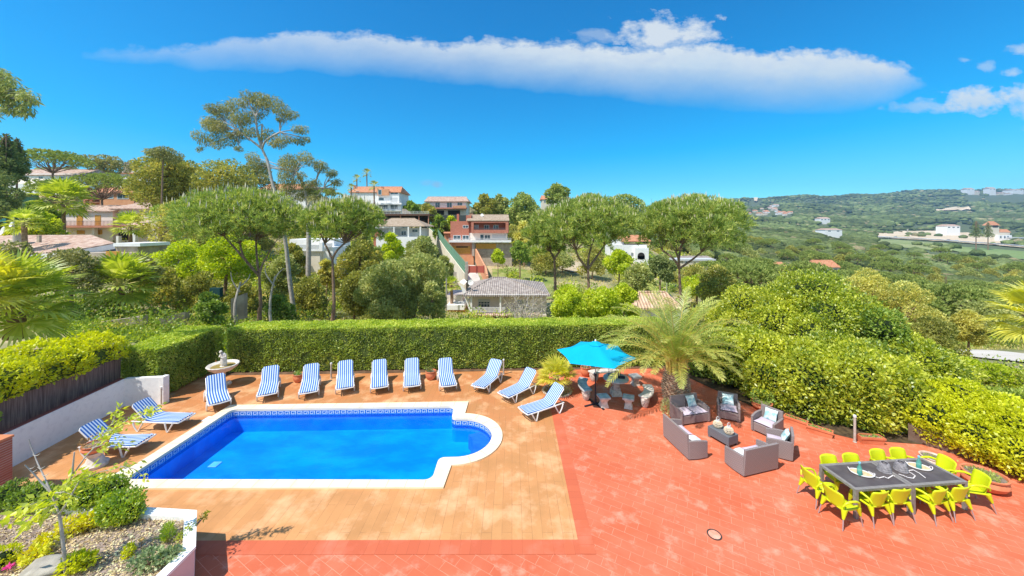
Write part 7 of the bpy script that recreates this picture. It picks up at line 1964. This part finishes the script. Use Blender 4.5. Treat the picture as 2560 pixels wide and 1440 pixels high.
tree('eucalyptus', 'lower grey green eucalyptus to the right of the leaning one', g0, [(g0.x, 42, g0.z), pv(772, 600, 42), pv(770, 520, 42), pv(762, 470, 42)], .3, pxcl(EC, 42, .8, 2), 12000, .27, .06, FM_euc, 'droop', M_barkg, fork=[pv(740, 430, 42), pv(790, 450, 42), pv(810, 470, 42)])
g0 = onground(-260, 13); 
tree('eucalyptus', 'dark leafy branch end reaching in at the upper left frame edge', g0, [tuple(g0), pv(-250, 500, 13), pv(-200, 300, 13), pv(-120, 250, 13)], .2, pxcl([(10, 205, 30), (30, 235, 34), (58, 245, 26), (20, 275, 30), (60, 280, 18), (-20, 240, 36), (-30, 280, 26), (80, 250, 10), (5, 180, 14)], 13, .8, 3), 3200, .20, .035, FM_olive, 'droop', M_barkg, fork=[pv(-40, 240, 13)])
# ---- dense evergreen trees behind on the left slope
def wtree(px, d, ytop, ybot, x0, x1, lab, fm, seed, n=14, nl=9000, L_=.24, W_=.14, name='broadleaf_tree', bark=None, mode='leaf', grp=None, rr=.34):
    cx = (x0 + x1) / 2; R_ = (x1 - x0) / 2 / F * d; zt_ = P(0, ytop, d).z; zb_ = P(0, ybot, d).z; H_ = zt_ - zb_; g = np.random.default_rng(seed); g0 = onground(px, d); cl = []
    for k in range(n):
        v = (k + .5) / n; z = zb_ + H_ * (.06 + .76 * v); w = R_ * (1 - rr) * math.sqrt(max(.05, 1 - (2 * v - .8) ** 2 * .75)) * g.uniform(.6, 1.05); a = 2.4 * k
        s = R_ * rr * g.uniform(.8, 1.25); c = P(cx, 0, d); cl.append(((c.x + w * math.cos(a), d + w * math.sin(a), z), (s, s, min(s, H_ * .3) * .85)))
    top = P(cx, ytop + (ybot - ytop) * .55, d)
    return tree(name, lab, g0, [(g0.x, d, g0.z - .3), (g0.x * .5 + top.x * .5, d, (g0.z + top.z) / 2), tuple(top)], max(.1, R_ * .07), cl, nl, L_, W_, fm, mode, bark or M_bark, group=grp)
wtree(400, 58, 366, 520, 330, 480, 'tall dense evergreen tree on the skyline left of the leaning eucalyptus', FM_oak, 11, 16, 13000, .36, .2)
wtree(455, 62, 400, 500, 400, 520, 'dark evergreen tree on the skyline beside the tallest dense one', FM_oak, 12, 12, 8000, .36, .2)
wtree(560, 60, 402, 510, 490, 650, 'broad evergreen tree on the skyline just left of the eucalyptus trunk', FM_oak, 13, 14, 10000, .36, .2)
wtree(620, 66, 395, 500, 590, 690, 'evergreen tree behind the leaning eucalyptus trunk', FM_euc, 14, 10, 5000, .36, .2)
wtree(400, 50, 368, 400, 366, 450, 'light crowned eucalyptus tip above the dense evergreen', FM_euc, 15, 6, 2200, .3, .12, mode='droop')
wtree(250, 105, 388, 430, 215, 310, 'blue grey tree on the left skyline beside the chimney', FM_euc, 16, 10, 3500, .5, .3)
wtree(330, 120, 402, 430, 305, 360, 'small blue grey tree behind the stone chimney', FM_euc, 17, 6, 1500, .5, .3)
# stone pines on the left slope
def mpine(px, d, ytop, ybot, x0, x1, lab, seed, grp='umbrella pines on the left slope', nl=11000, n=22):
    g0 = onground(px, d); R_ = (x1 - x0) / 2 / F * d; zt_ = P(0, ytop, d).z; zb_ = P(0, ybot, d).z; c = P((x0 + x1) / 2, ybot, d)
    cl = dome((c.x, d, zb_ + (zt_ - zb_) * .25), R_ * .84, (zt_ - zb_) * .68, n, R_ * .25, seed); fk = P(px, ybot + 8, d)
    return tree('umbrella_pine', lab, g0, [(g0.x, d, g0.z - .3), ((g0.x + fk.x) / 2, d, (g0.z + fk.z) / 2), tuple(fk)], R_ * .06, cl, nl, .36 * d / 60, .11 * d / 60, FM_pinefar, 'needle', group=grp)
mpine(132, 92, 375, 425, 62, 208, 'flat topped umbrella pine on the skyline at the upper left', 21)
mpine(255, 66, 430, 492, 195, 345, 'umbrella pine in front of the terracotta house on the left slope', 22)
mpine(150, 70, 445, 510, 82, 215, 'lower umbrella pine left of the terracotta house', 23)
mpine(800, 130, 472, 500, 775, 850, 'small rounded pine on the skyline left of the tall white house', 24, nl=3000, n=10)
def conifer(px, d, ytop, ybase, w, lab, fm=FM_dark, name='conifer', grp=None, nl=4000):
    g0 = onground(px, d); zt_ = P(0, ytop, d).z; zb_ = P(0, ybase, d).z; R_ = w / 2 / F * d; H_ = zt_ - zb_; x = P(px, 0, d).x; cl = []
    for k in range(14):
        v = (k + .5) / 14; r_ = R_ * (1 - v) ** .8 + .08 * R_; 
        for j in range(2): a = 2.4 * k + 3.14 * j; cl.append(((x + r_ * .4 * math.cos(a), d + r_ * .4 * math.sin(a), zb_ + H_ * v * .96), (r_ * .65, r_ * .65, H_ * .055)))
    return tree(name, lab, g0, [(x, d, g0.z - .2), (x, d, zb_ + H_ * .3), (x, d, zt_)], R_ * .10, cl, nl, R_ * .22, R_ * .09, fm, 'leaf', group=grp)
conifer(15, 46, 335, 450, 75, 'dark blue green conifer at the left frame edge under the branch'); conifer(42, 50, 345, 430, 48, 'narrow dark conifer second from the left edge on the skyline')
wtree(-10, 40, 415, 600, -80, 45, 'dark shaded tree filling the left frame edge below the conifers', FM_dark, 25, 12, 6000, .3, .18)
# ---- palms on the slope
def wpalm(px, d, ycr, rp, lab, n=26, grp=None, basepy=None, fm=FM_fang, el0=85, el1=-45, name='fan_palm', trunk_r=.2, nseg=13, spread=80, skirt=True):
    g0 = onground(px, d); c = P(px, ycr, d); R_ = rp / F * d; t = thing(name, lab, 'palm tree', tuple(g0), world=True, group=grp)
    b = MB(); b.tube([(g0.x, d, g0.z - .2), (g0.x + .1, d, (g0.z + c.z) / 2), (c.x, d, c.z)], [trunk_r * 1.2, trunk_r, trunk_r * .9], 8); part('trunk', b, M_palmtrunk, t, smooth=60)
    lf = LF(); b = MB()
    for k in range(n):
        g = (k + .5) / n; fan(lf, b, tuple(c), 2.39996 * k, R(el0 + (el1 - el0) * g), R_ * .48, R_ * .62, nseg, spread, droop=.3)
    part('leaf_stalk', b, M_rachis, t); lf.build('leaves', [fm], t); return t
wpalm(158, 48, 505, 62, 'fan palm with a tall trunk in front of the pink villa', 30)
wpalm(325, 45, 568, 42, 'small fan palm on the terrace right of the pink villa', 22)
wpalm(300, 24, 715, 85, 'bushy fan palm in the bank left of the lime bushes', 30)
wpalm(345, 30, 690, 60, 'fan palm partly behind the bushy one on the bank', 22)
wpalm(35, 14.5, 765, 135, 'very large fan palm filling the left frame edge', 30, fm=FM_fang, nseg=26, spread=95, el1=-50, trunk_r=.25)
wpalm(-40, 13.4, 735, 110, 'large bright fan palm cut by the left frame edge', 18, fm=FM_fan, nseg=24, spread=95)
wpalm(60, 34, 560, 40, 'small fan palm above the tiled roof at the far left', 18)
wpalm(1128, 46, 712, 24, 'small palm beside the grey roofed house', 18, fm=FM_fang)
wpalm(2600, 16.5, 800, 100, 'fan palm leaf reaching in at the right frame edge', 20, fm=FM_fan, nseg=22, spread=90)
for px, yc, r_, lab in ((892, 448, 13, 'feathery skyline palm on the left of the pair above the white house'), (917, 434, 14, 'tallest skyline palm above the white house'), (878, 470, 12, 'low palm at the left corner of the tall white house'), (935, 466, 16, 'short palm against the tall white house front')):
    wpalm(px, 104 if yc > 460 else 125, yc, r_, lab, 18, 'palms around the tall white house', fm=FM_olive, nseg=7, spread=50, trunk_r=.22)
# ---- trees and bushes of the middle ground
B = 'leafy bushes on the bank beyond the hedge'
for i, (px, d, yt, yb, x0, x1, fm, lab, nl) in enumerate((
    (560, 33, 570, 700, 500, 640, FM_bright, 'bright lime green tree left of the first pine trunk', 9000), (450, 36, 590, 720, 390, 530, FM_bright, 'lime green tree below the pink villa', 8000),
    (440, 46, 488, 620, 370, 505, FM_gold, 'sparse yellow green tree right of the pink villa', 3600), (400, 30, 660, 780, 340, 460, FM_oak, 'olive green bush right of the bushy fan palm', 5000), (500, 29, 665, 800, 440, 560, FM_oak, 'bushy olive green tree over the dark bank', 6000),
    (525, 22, 720, 815, 490, 560, FM_ivy, 'upright grey green shrub just behind the left hedge gap', 3000), (600, 30, 690, 800, 560, 650, FM_oak, 'brownish bush between the leaning trunks', 3500), (700, 38, 620, 760, 660, 760, FM_olive, 'grey green tree behind the eucalyptus trunk', 6000),
    (760, 34, 690, 790, 720, 820, FM_oak, 'brown green bush beside the second pine trunk', 4500), (900, 44, 590, 720, 840, 960, FM_oak, 'dark olive tree below the single storey white house', 7500), (885, 34, 670, 790, 840, 935, FM_oak, 'yellowish olive bush right of the second pine trunk', 5500),
    (985, 42, 575, 660, 950, 1010, FM_bright, 'small light green tree before the single storey white house', 3000), (1050, 48, 585, 690, 1005, 1105, FM_olive, 'rounded grey green tree below the sloping wall', 6500), (1120, 52, 630, 720, 1085, 1140, FM_olive, 'pale pine like tree at the foot of the sloping wall', 3500),
    (960, 31, 640, 790, 885, 1060, FM_olive, 'large pale olive tree between the second pine and the grey roofed house', 15000), (1030, 34, 625, 770, 960, 1130, FM_olive, 'soft grey green tree touching the olive tree on its right', 12000), (1085, 30, 690, 800, 1040, 1120, FM_olive, 'thin twigged olive tree left of the grey roofed house', 3000),
    (1420, 24, 712, 800, 1368, 1470, FM_bright, 'lime green bush above the hedge left of the palm', 6500), (1500, 25, 715, 800, 1450, 1560, FM_bright, 'yellow green bush above the hedge behind the umbrella', 6500), (1560, 27, 700, 790, 1520, 1600, FM_bright, 'green bush above the hedge beside the palm crown', 4500),
    (1600, 44, 655, 745, 1550, 1650, FM_olive, 'rounded grey green bush under the right pines', 5500), (1650, 56, 640, 700, 1610, 1690, FM_dark, 'dark shrub mass below the car port', 4000), (1545, 60, 620, 690, 1510, 1590, FM_bright, 'light green bush below the white house with the arch', 4000),
    (1800, 40, 660, 760, 1740, 1850, FM_oak, 'shrub beside the sandy path on the right', 4500), (1245, 62, 622, 655, 1228, 1262, FM_bright, 'round bush on the terrace right of the driveway', 1500), (1300, 70, 600, 650, 1270, 1330, FM_ivy, 'green bush at the right end of the brick house terrace', 2500),
    (1100, 92, 530, 600, 1075, 1125, FM_ivy, 'green tree between the deck and the brick house', 3500), (1130, 95, 535, 590, 1110, 1150, FM_bright, 'light green tree left of the brick house chimney', 2500), (1030, 112, 500, 545, 1005, 1050, FM_ivy, 'rounded green tree between the two skyline houses', 2500), (1075, 118, 510, 550, 1045, 1095, FM_oak, 'garden tree in front of the ranch house', 2200),
    (1215, 140, 483, 550, 1180, 1250, FM_oak, 'brownish tree on the skyline right of the ranch house', 3500), (1245, 145, 480, 540, 1225, 1275, FM_olive, 'grey green tree on the skyline right of the brownish one', 2500), (1310, 120, 480, 560, 1262, 1350, FM_pinefar, 'rounded pine on the skyline left of the right hand pines', 5000), (1392, 150, 460, 510, 1358, 1428, FM_pinefar, 'tall rounded pine standing highest on the central skyline', 3500),
    (1310, 85, 540, 640, 1275, 1350, FM_gold, 'ochre tinted tree right of the brick house', 4500), (1550, 170, 488, 540, 1490, 1620, FM_pinefar, 'pine mass on the skyline between the right hand pines', 4000), (1460, 180, 486, 540, 1420, 1510, FM_pinefar, 'pine on the skyline behind the forked pine', 2500),
    (200, 52, 505, 560, 60, 140, FM_ivy, 'green shrubs left of the pink villa', 4000), (110, 42, 530, 610, 50, 150, FM_bright, 'light green shrubs behind the tiled roof at the left', 4500), (60, 40, 555, 600, 20, 90, FM_lime, 'rounded yellow green bush behind the satellite dishes', 3000), (330, 26, 640, 700, 250, 400, FM_euc, 'grey green shrub in front of the stone wall', 5000), (180, 22, 620, 720, 100, 250, FM_euc, 'silvery shrub below the tiled roof', 5000), (30, 20, 600, 720, -40, 90, FM_euc, 'silvery shrub behind the big fan palms', 4500),
    (480, 60, 520, 580, 430, 520, FM_oak, 'brown green bush behind the first pine crown', 3500), (1740, 60, 690, 740, 1700, 1790, FM_bright, 'low bush at the left side of the sandy path', 3000),
    (735, 46, 600, 690, 700, 770, FM_oak, 'dark leafy tree before the balustrade villa', 4500), (815, 44, 640, 720, 790, 850, FM_gold, 'ochre leaved tree at the right of the balustrade villa', 4000),
    (700, 27, 740, 800, 660, 740, FM_ivy, 'ivy bush between the pine and eucalyptus trunks', 3500), (960, 27, 770, 812, 900, 1010, FM_oak, 'low dry bush just beyond the hedge', 3000))):
    wtree(px if x0 <= px <= x1 else (x0 + x1) / 2, d, yt, yb, x0, x1, lab, fm, 100 + i, 12 if (x1 - x0) > 80 else 8, nl, .0065 * d + .03, .0038 * d + .02, grp=None)
g0 = onground(1310, 25)   # twiggy grey tree before the grey roofed house
t = thing('bare_tree', 'twiggy grey half bare tree in front of the grey roofed house', 'tree', tuple(g0), world=True); b = MB(); tips = []
for k in range(26):
    a = 2.4 * k; e = P(1318 + 60 * math.cos(a) * rng.uniform(.3, 1), 765 + 40 * math.sin(a) * rng.uniform(.3, 1) - 5, 25 + 1.4 * math.sin(a * 1.7)); pts = limb(b, (g0.x + rng.uniform(-.3, .3), 25, g0.z + 1), e, .04, .012, .2)
    for j in range(5): q = pts[3 + j % 3] + Vector(rng.normal(size=3)) * .5; limb(b, pts[2 + j % 3], q, .012, .005, .2, 2); tips.append(tuple(q))
part('trunk', b, M_barkg, t); lf = LF(); tp = np.repeat(np.array(tips), 13, 0) + rng.normal(size=(len(tips) * 13, 3)) * .28; V, Fi = leafcards(tp, rdir(len(tp)), .09, .03); lf.add(V, Fi); lf.build('sparse_leaves', [FM_bare], t)
for k, (px, yt) in enumerate(((683, 690), (597, 705))):   # thin dead trunks
    g0 = onground(px, 24); b = MB(); limb(b, g0, P(px + 5, yt, 24), .12, .05, .1); limb(b, P(px + 3, yt + 25, 24), P(px - 20, yt - 25, 24), .05, .02, .2); limb(b, P(px + 4, yt + 10, 24), P(px + 28, yt - 20, 24.5), .05, .02, .2)
    o = thing('dead_tree', '', 'tree', tuple(g0), world=True); part('trunk', b, M_barkg, o, smooth=60); tag(o, ('thin pale bare trunk between the first pine and the eucalyptus', 'thin pale bare trunk at the left of the first pine')[k], 'tree')
# golden trees beyond the right shrubs
for i, (px, d, yt, yb, x0, x1, lab) in enumerate(((2170, 30, 668, 800, 2110, 2240, 'golden leaved tree rising behind the tallest terrace shrub'), (2270, 28, 690, 860, 2200, 2340, 'golden leaved tree second from the left beyond the shrubs'), (2340, 24, 780, 930, 2270, 2400, 'yellowish tree above the terrace shrubs on the right'), (2420, 27, 770, 860, 2385, 2460, 'small golden tree at the right beside the pale track'))):
    wtree(px, d, yt, yb, x0, x1, lab, FM_gold if i != 2 else FM_oak, 200 + i, 12, 7000, .16, .10, grp='golden trees beyond the terrace shrubs')
wtree(2460, 21, 905, 960, 2400, 2540, 'low leafy fig bush in front of the pale track', FM_bright, 210, 8, 4500, .16, .12)
# ---- pines and trees of the valley: a few kinds, copied
protos = {}
def proto(kind, seed):
    if kind == 'pine': cl = dome((0, 0, 4.6), 3.5, 2.6, 20, 1.15, seed); t = tree('valley_pine', '', (0, 0, 0), [(0, 0, -1.5), (.1, 0, 2.4), (0, 0, 4.4)], .22, cl, 5200, .55, .17, FM_pinefar, 'needle', world=False)
    else:
        g = np.random.default_rng(seed); cl = []
        for k in range(13): a = 2.4 * k; q = 2.6 * math.sqrt(k / 13); s = g.uniform(1.0, 1.6); cl.append(((q * math.cos(a), q * math.sin(a), 2.4 + 2.4 * (1 - (q / 2.6) ** 2) * g.uniform(.8, 1.1) + g.uniform(-.8, .3)), (s, s, s * .8)))
        t = tree('valley_tree', '', (0, 0, 0), [(0, 0, -1.5), (.1, 0, 1.5), (0, 0, 3)], .2, cl, 4200, .42, .26, {'oak': FM_oak, 'olive': FM_olive, 'gold': FM_gold}[kind], 'leaf', world=False)
    return t
PR = {('pine', 0): proto('pine', 1), ('pine', 1): proto('pine', 2), ('pine', 2): proto('pine', 3), ('oak', 0): proto('oak', 4), ('olive', 0): proto('olive', 5), ('gold', 0): proto('gold', 6), ('oak', 1): proto('oak', 7)}
for o in PR.values(): o['_used'] = 0
VL = {'pine': 'rounded umbrella pine among the many in the valley wood on the right', 'oak': 'brown green rounded tree in the valley wood on the right', 'olive': 'grey green rounded tree in the valley wood on the right', 'gold': 'ochre tinted tree in the valley wood on the right'}
vg = np.random.default_rng(12); placed = []
def free(px, d):
    if 55 < d < 130 and 1725 < px < 1850: return False
    if 24 < d < 42 and 2380 < px: return False
    if 290 < d < 415 and px > 2360: return False
    for a, c_, e_ in ((2035, 2106, 150), (1912, 1976, 152)):
        if a - 5 < px < c_ + 5 and e_ - 40 < d < e_ + 14: return False
    return True
def place(kind, var, px, d, sc, lab=None):
    pr = PR[(kind, var)]; q = onground(px, d); rz = vg.uniform(0, 6.28); lab = lab or VL[kind]; grp = lab if lab != VL[kind] else {'pine': 'umbrella pines of the valley wood', 'oak': 'brown green trees of the valley wood', 'olive': 'grey green trees of the valley wood', 'gold': 'ochre trees of the valley wood'}[kind]
    if not pr['_used']:
        pr['_used'] = 1; pr.location = q; pr.rotation_euler = (0, 0, rz); pr.scale = (sc,) * 3; pr['label'] = lab; pr['group'] = grp
    else: o = dup(pr, q, rz, lab, grp, sc)
n_ = 0; tries = 0
while n_ < 215 and tries < 6000:
    tries += 1
    u = vg.random(); d = math.exp(math.log(48) + u * (math.log(330) - math.log(48))); px = vg.uniform(1770 + max(0, 60 - d) * 4, 2640)
    if px < 1900 and d < 62: continue
    if not free(px, d): continue
    x = (px - CX) / F * d; sc = vg.uniform(.75, 1.25) * (1.0 if d < 160 else 1.25)
    if any((x - a) ** 2 + (d - c_) ** 2 < (4.3 * (sc + s2) / 2) ** 2 for a, c_, s2 in placed): continue
    placed.append((x, d, sc)); r_ = vg.random(); kind = 'pine' if r_ < .6 else 'oak' if r_ < .83 else 'olive' if r_ < .95 else 'gold'
    place(kind, int(vg.integers(3)) if kind == 'pine' else int(vg.integers(2)) if kind == 'oak' else 0, px, d, sc); n_ += 1
for px, d, sc, lab in ((1865, 66, 1.2, 'large rounded pine right of the sandy path'), (2010, 92, 1.45, 'broad umbrella pine on twin trunks in the near valley'), (2110, 100, 1.3, 'umbrella pine in front of the orange roof in the valley')): place('pine', 1, px, d, sc, lab)
HR = [(0, 335, 580, 665, 33), (135, 445, 505, 610, 59), (205, 340, 468, 520, 77), (5, 205, 420, 452, 96), (0, 120, 440, 490, 84), (292, 372, 404, 436, 111), (870, 1008, 462, 535, 108), (1055, 1175, 488, 530, 126), (932, 1064, 542, 610, 79), (1108, 1285, 530, 640, 84), (1150, 1216, 610, 700, 54), (1060, 1165, 560, 690, 56),
      (735, 836, 595, 660, 54), (1115, 1345, 690, 810, 42), (1525, 1626, 585, 650, 106), (955, 1078, 525, 560, 97), (1230, 1390, 655, 730, 54), (1390, 1540, 640, 685, 60), (1225, 1300, 600, 655, 60), (1000, 1035, 518, 545, 100), (1350, 1428, 486, 500, 200), (1590, 1705, 728, 790, 30), (1500, 1660, 665, 740, 46)]
k_ = 0; tries = 0; placed2 = []
while k_ < 105 and tries < 9000:
    tries += 1; d = math.exp(vg.uniform(math.log(40), math.log(230))); px = vg.uniform(-120, 1800); sc = vg.uniform(.6, 1.05); q = onground(px, d)
    rr_ = 3.6 * sc * F / d; ytop = YH - (q.z + 7.0 * sc - HC) * F / d; yb_ = YH - (q.z - HC) * F / d
    if ytop < 484 - max(0, (900 - px)) * .07: continue
    if any(px + rr_ > a and px - rr_ < c_ and yb_ > t_ and ytop < e_ and d < dd_ + 14 for a, c_, t_, e_, dd_ in HR): continue
    x = q.x
    if any((x - a) ** 2 + (d - c_) ** 2 < (4.6 * sc) ** 2 for a, c_ in placed2): continue
    placed2.append((x, d)); r_ = vg.random(); kind = 'pine' if r_ < .22 else 'oak' if r_ < .62 else 'olive' if r_ < .88 else 'gold'
    place(kind, 0 if kind in ('olive', 'gold') else int(vg.integers(2)), px, d, sc, {'pine': 'small umbrella pine among the trees between the hillside houses', 'oak': 'brown green tree among those between the hillside houses', 'olive': 'grey green tree among those between the hillside houses', 'gold': 'ochre tinted tree among those between the hillside houses'}[kind]); k_ += 1
for o in list(PR.values()): 
    if '_used' in o: del o['_used']
for o in list(bpy.data.objects):
    if '_used' in o: del o['_used']
for px, d, yt, yb, w, lab in ((2440, 415, 552, 592, 22, 'dark cypress left of the tower villa, the left one of two'), (2470, 418, 555, 592, 20, 'dark cypress touching the tower villa'), (2365, 75, 690, 728, 8, 'slim dark cypress among the valley pines')): conifer(px, d, yt, yb, w, lab, FM_dark, 'cypress', nl=1500)
# ---- undergrowth of the near slopes (one mass nobody could count)
def undergrowth():
    lf = LF(); g = np.random.default_rng(3)
    N = 3800; d = np.exp(g.uniform(math.log(19), math.log(150), N)); px = g.uniform(-150, 2750, N)
    keep = ~((px > 1115) & (px < 1390) & (d > 41) & (d < 56)) & ~((px > 1150) & (px < 1225) & (d > 50) & (d < 90)) & ~((px > 1225) & (px < 1390) & (d > 56) & (d < 84) & (g.random(N) < .8)) & ~((px > 1730) & (px < 1850) & (d > 60) & (d < 130)) \
        & ~((px > 1390) & (px < 1545) & (d > 66) & (d < 95)) & ~((px > 2380) & (d > 23) & (d < 42)) & ~((px > 760) & (px < 1130) & (d > 24) & (d < 38) & (g.random(N) < .6)) & ~((px > 1500) & (px < 1660) & (d > 44) & (d < 68) & (g.random(N) < .7)) & ~((px < 340) & (d > 28) & (d < 48)) & ~((px < 450) & (d > 48) & (d < 60) & (px > 130))
    d = d[keep]; px = px[keep]; x = (px - CX) / F * d; z = tz(x, d)
    r = g.uniform(.5, 1.3, len(d)) * (1 + d / 120)
    kind = g.choice(4, size=len(d), p=[.35, .3, .2, .15])
    for i in range(len(d)):
        if d[i] < 27 and px[i] < 640: kind[i] = 3 if g.random() < .75 else 0
        n = 110; p, dr = ell_pts(n, (x[i], d[i], z[i] + r[i] * .3), (r[i], r[i], r[i] * .7), .6)
        s = .0055 * d[i] + .05; V, Fi = leafcards(p, dr * .6 + rdir(n) * .8 + [0, 0, .3], s * rng.uniform(.7, 1.3, n), s * .55); lf.add(V, Fi, int(kind[i]))
    o = lf.build('undergrowth', [FM_oak, FM_ivy, FM_bright, FM_deep]); struct(o, 'stuff')
    # ivy and creepers on the bank right behind the left hedge
    lf = LF(); N = 460; px = g.uniform(110, 700, N); d = g.uniform(18.6, 24, N); x = (px - CX) / F * d; z = np.minimum(tz(x, d), P(0, 1, 1).z * 0 + HC - (812 - YH) / F * d + g.uniform(-.2, .35, N))
    for i in range(N):
        n = 120; p, dr = ell_pts(n, (x[i], d[i], z[i]), (.9, .9, .45), .5); V, Fi = leafcards(p, dr * .6 + rdir(n) * .8 + [0, 0, .4], .13 * rng.uniform(.7, 1.3, n), .09); lf.add(V, Fi, int(g.random() < .3))
    struct(lf.build('ivy_bank', [FM_ivy, FM_bright]), 'stuff')
    # dry grass tufts
    lf = LF(); N = 60000; d = np.exp(g.uniform(math.log(19), math.log(110), N)); px = g.uniform(400, 2700, N); x = (px - CX) / F * d; z = tz(x, d)
    keep = ~((px > 1150) & (px < 1235) & (d > 50) & (d < 90)) & ~((px > 1720) & (px < 1850) & (d > 60) & (d < 130)) & ~((px > 2380) & (d > 24) & (d < 41)); x, d, z = x[keep], d[keep], z[keep]; N = len(x)
    V, Fi = leafcards(np.stack([x, d, z], 1), rng.normal(size=(N, 3)) * .4 + [0, 0, 1], .25 * (1 + d / 60) * rng.uniform(.5, 1.2, N), .03 * (1 + d / 30)); lf.add(V, Fi)
    struct(lf.build('dry_grass', [foliage('dry_grass_blade', (.20, .19, .06), (.52, .46, .22), (.3, .42, .08), .3, .3, nscale=.2)]), 'stuff')
undergrowth()
# ---- the far wood covering hills and valley, read as one mass
def far_wood():
    g = np.random.default_rng(9); bmh = bmesh.new(); bmesh.ops.create_icosphere(bmh, subdivisions=2, radius=1); bv = np.array([v.co for v in bmh.verts]); bf = np.array([[v.index for v in f.verts] for f in bmh.faces]); bmh.free()
    Vs = []; Fs = []; n = 0
    def scatter(N, dmin, dmax, pmin, pmax, s0, s1):
        d = np.exp(g.uniform(math.log(dmin), math.log(dmax), N)); px = g.uniform(pmin, pmax, N); x = (px - CX) / F * d; z = tz(x, d)
        keep = np.ones(N, bool); rdm = RD[3][1]
        for a, c_, e_, f_ in ((2185, 2540, rdm + 10, rdm * 1.35), (2185, 2700, rdm * .62, rdm - 20), (2330, 2440, 950, 1350), (1875, 1905, 2020, 2520), (1848, 1980, 1150, 1560), (2040, 2115, 335, 365), (2045, 2082, 640, 720), (2360, 2410, 500, 545), (2410, 2570, 2080, 2330), (2470, 2540, 415, 450)):
            keep &= ~((px > a) & (px < c_) & (d > e_) & (d < f_) & (g.random(N) < .96))
        for a, c_, e_ in FARL: keep &= ~((px > a) & (px < c_) & (d > e_ * .80) & (d < e_ + 30))
        rw = YH - (z - HC) * F / d
        for a, c_, y0_, y1_ in ((2335, 2432, 514, 530), (1882, 1897, 494, 509), (2190, 2540, 577, 600), (2030, 2060, 548, 552), (2230, 2330, 560, 566)): keep &= ~((px > a) & (px < c_) & (rw > y0_) & (rw < y1_ + 7 * F / d) & (g.random(N) < .96))
        # the road corridor
        rd = np.interp(px, [p for p, _ in RD], [q for _, q in RD]); keep &= ~((px > 2190) & (d > rd - 130) & (d < rd + 14) & (g.random(N) < .97))
        return x[keep], d[keep], z[keep], g.uniform(s0, s1, keep.sum())
    for args in ((2600, 150, 340, 1640, 2700, 2.4, 4.2), (8500, 330, 1300, 1560, 2700, 3.6, 6.5), (15000, 1050, 3000, 1500, 2750, 6.5, 12), (900, 150, 500, -200, 1700, 3, 5)):
        x, d, z, s = scatter(*args); N = len(x)
        w = 1 + .22 * wav((bv[None] * 1.0 + np.stack([x, d, z], 1)[:, None, :] * .37).reshape(-1, 3), 2.2, 4).reshape(N, -1)
        V = bv[None] * (w * s[:, None])[..., None]; V[..., 2] *= .62
        V += np.stack([x, d, z + s * .55], 1)[:, None, :]
        Vs.append(V.reshape(-1, 3)); Fs.append((bf[None] + (np.arange(N) * len(bv))[:, None, None]).reshape(-1, 3) + n); n += N * len(bv)
    me = qmesh('distant_wood', np.concatenate(Vs), np.concatenate(Fs)); me.shade_smooth()
    m, nt, out = _new('distant_wood_canopy'); L = nt.links.new; b = nd(nt, 'ShaderNodeBsdfPrincipled'); b.inputs['Roughness'].default_value = .95; b.inputs['Specular IOR Level'].default_value = .05; L(b.outputs[0], out.inputs[0])
    gm = nd(nt, 'ShaderNodeNewGeometry'); r = nd(nt, 'ShaderNodeValToRGB'); r.color_ramp.elements[0].color = (.10, .14, .05, 1); r.color_ramp.elements[1].color = (.25, .29, .11, 1); e = r.color_ramp.elements.new(.93); e.color = (.22, .27, .10, 1); r.color_ramp.elements[-1].color = (.40, .33, .19, 1)
    L(gm.outputs['Random Per Island'], r.inputs[0])
    tc = nd(nt, 'ShaderNodeTexCoord'); no = nd(nt, 'ShaderNodeTexNoise'); no.inputs['Scale'].default_value = .9; no.inputs['Detail'].default_value = 6; L(tc.outputs['Object'], no.inputs['Vector'])
    mr = nd(nt, 'ShaderNodeMapRange'); mr.inputs['From Min'].default_value = .3; mr.inputs['From Max'].default_value = .7; mr.inputs['To Min'].default_value = .55; mr.inputs['To Max'].default_value = 1.25; L(no.outputs[0], mr.inputs['Value'])
    nl_ = nd(nt, 'ShaderNodeTexNoise'); nl_.inputs['Scale'].default_value = .006; nl_.inputs['Detail'].default_value = 3; L(tc.outputs['Object'], nl_.inputs['Vector'])
    ml_ = nd(nt, 'ShaderNodeMapRange'); ml_.inputs['From Min'].default_value = .38; ml_.inputs['From Max'].default_value = .62; ml_.inputs['To Min'].default_value = .55; ml_.inputs['To Max'].default_value = 1.15; L(nl_.outputs[0], ml_.inputs['Value'])
    mm_ = nd(nt, 'ShaderNodeMath', operation='MULTIPLY'); L(mr.outputs[0], mm_.inputs[0]); L(ml_.outputs[0], mm_.inputs[1])
    mu = nd(nt, 'ShaderNodeVectorMath', operation='SCALE'); L(r.outputs[0], mu.inputs[0]); L(mm_.outputs[0], mu.inputs['Scale']); L(mu.outputs[0], b.inputs['Base Color'])
    bp = nd(nt, 'ShaderNodeBump'); bp.inputs['Strength'].default_value = 1; bp.inputs['Distance'].default_value = .8; L(no.outputs[0], bp.inputs['Height']); L(bp.outputs[0], b.inputs['Normal'])
    struct(mesh_obj('distant_wood', me, m), 'stuff')
far_wood()

# ---- the air: a thin even haze that only the far hills show
hz = MB(); hz.box(-2500, -60, -60, 4700, 3300, 420)
M_haze, nt, out = _new('haze_air'); v_ = nd(nt, 'ShaderNodeVolumePrincipled'); v_.inputs['Color'].default_value = (.42, .70, 1, 1); v_.inputs['Density'].default_value = .00013; v_.inputs['Anisotropy'].default_value = .2
nt.links.new(v_.outputs[0], out.inputs['Volume'])
struct(part('haze', hz, M_haze), 'stuff')
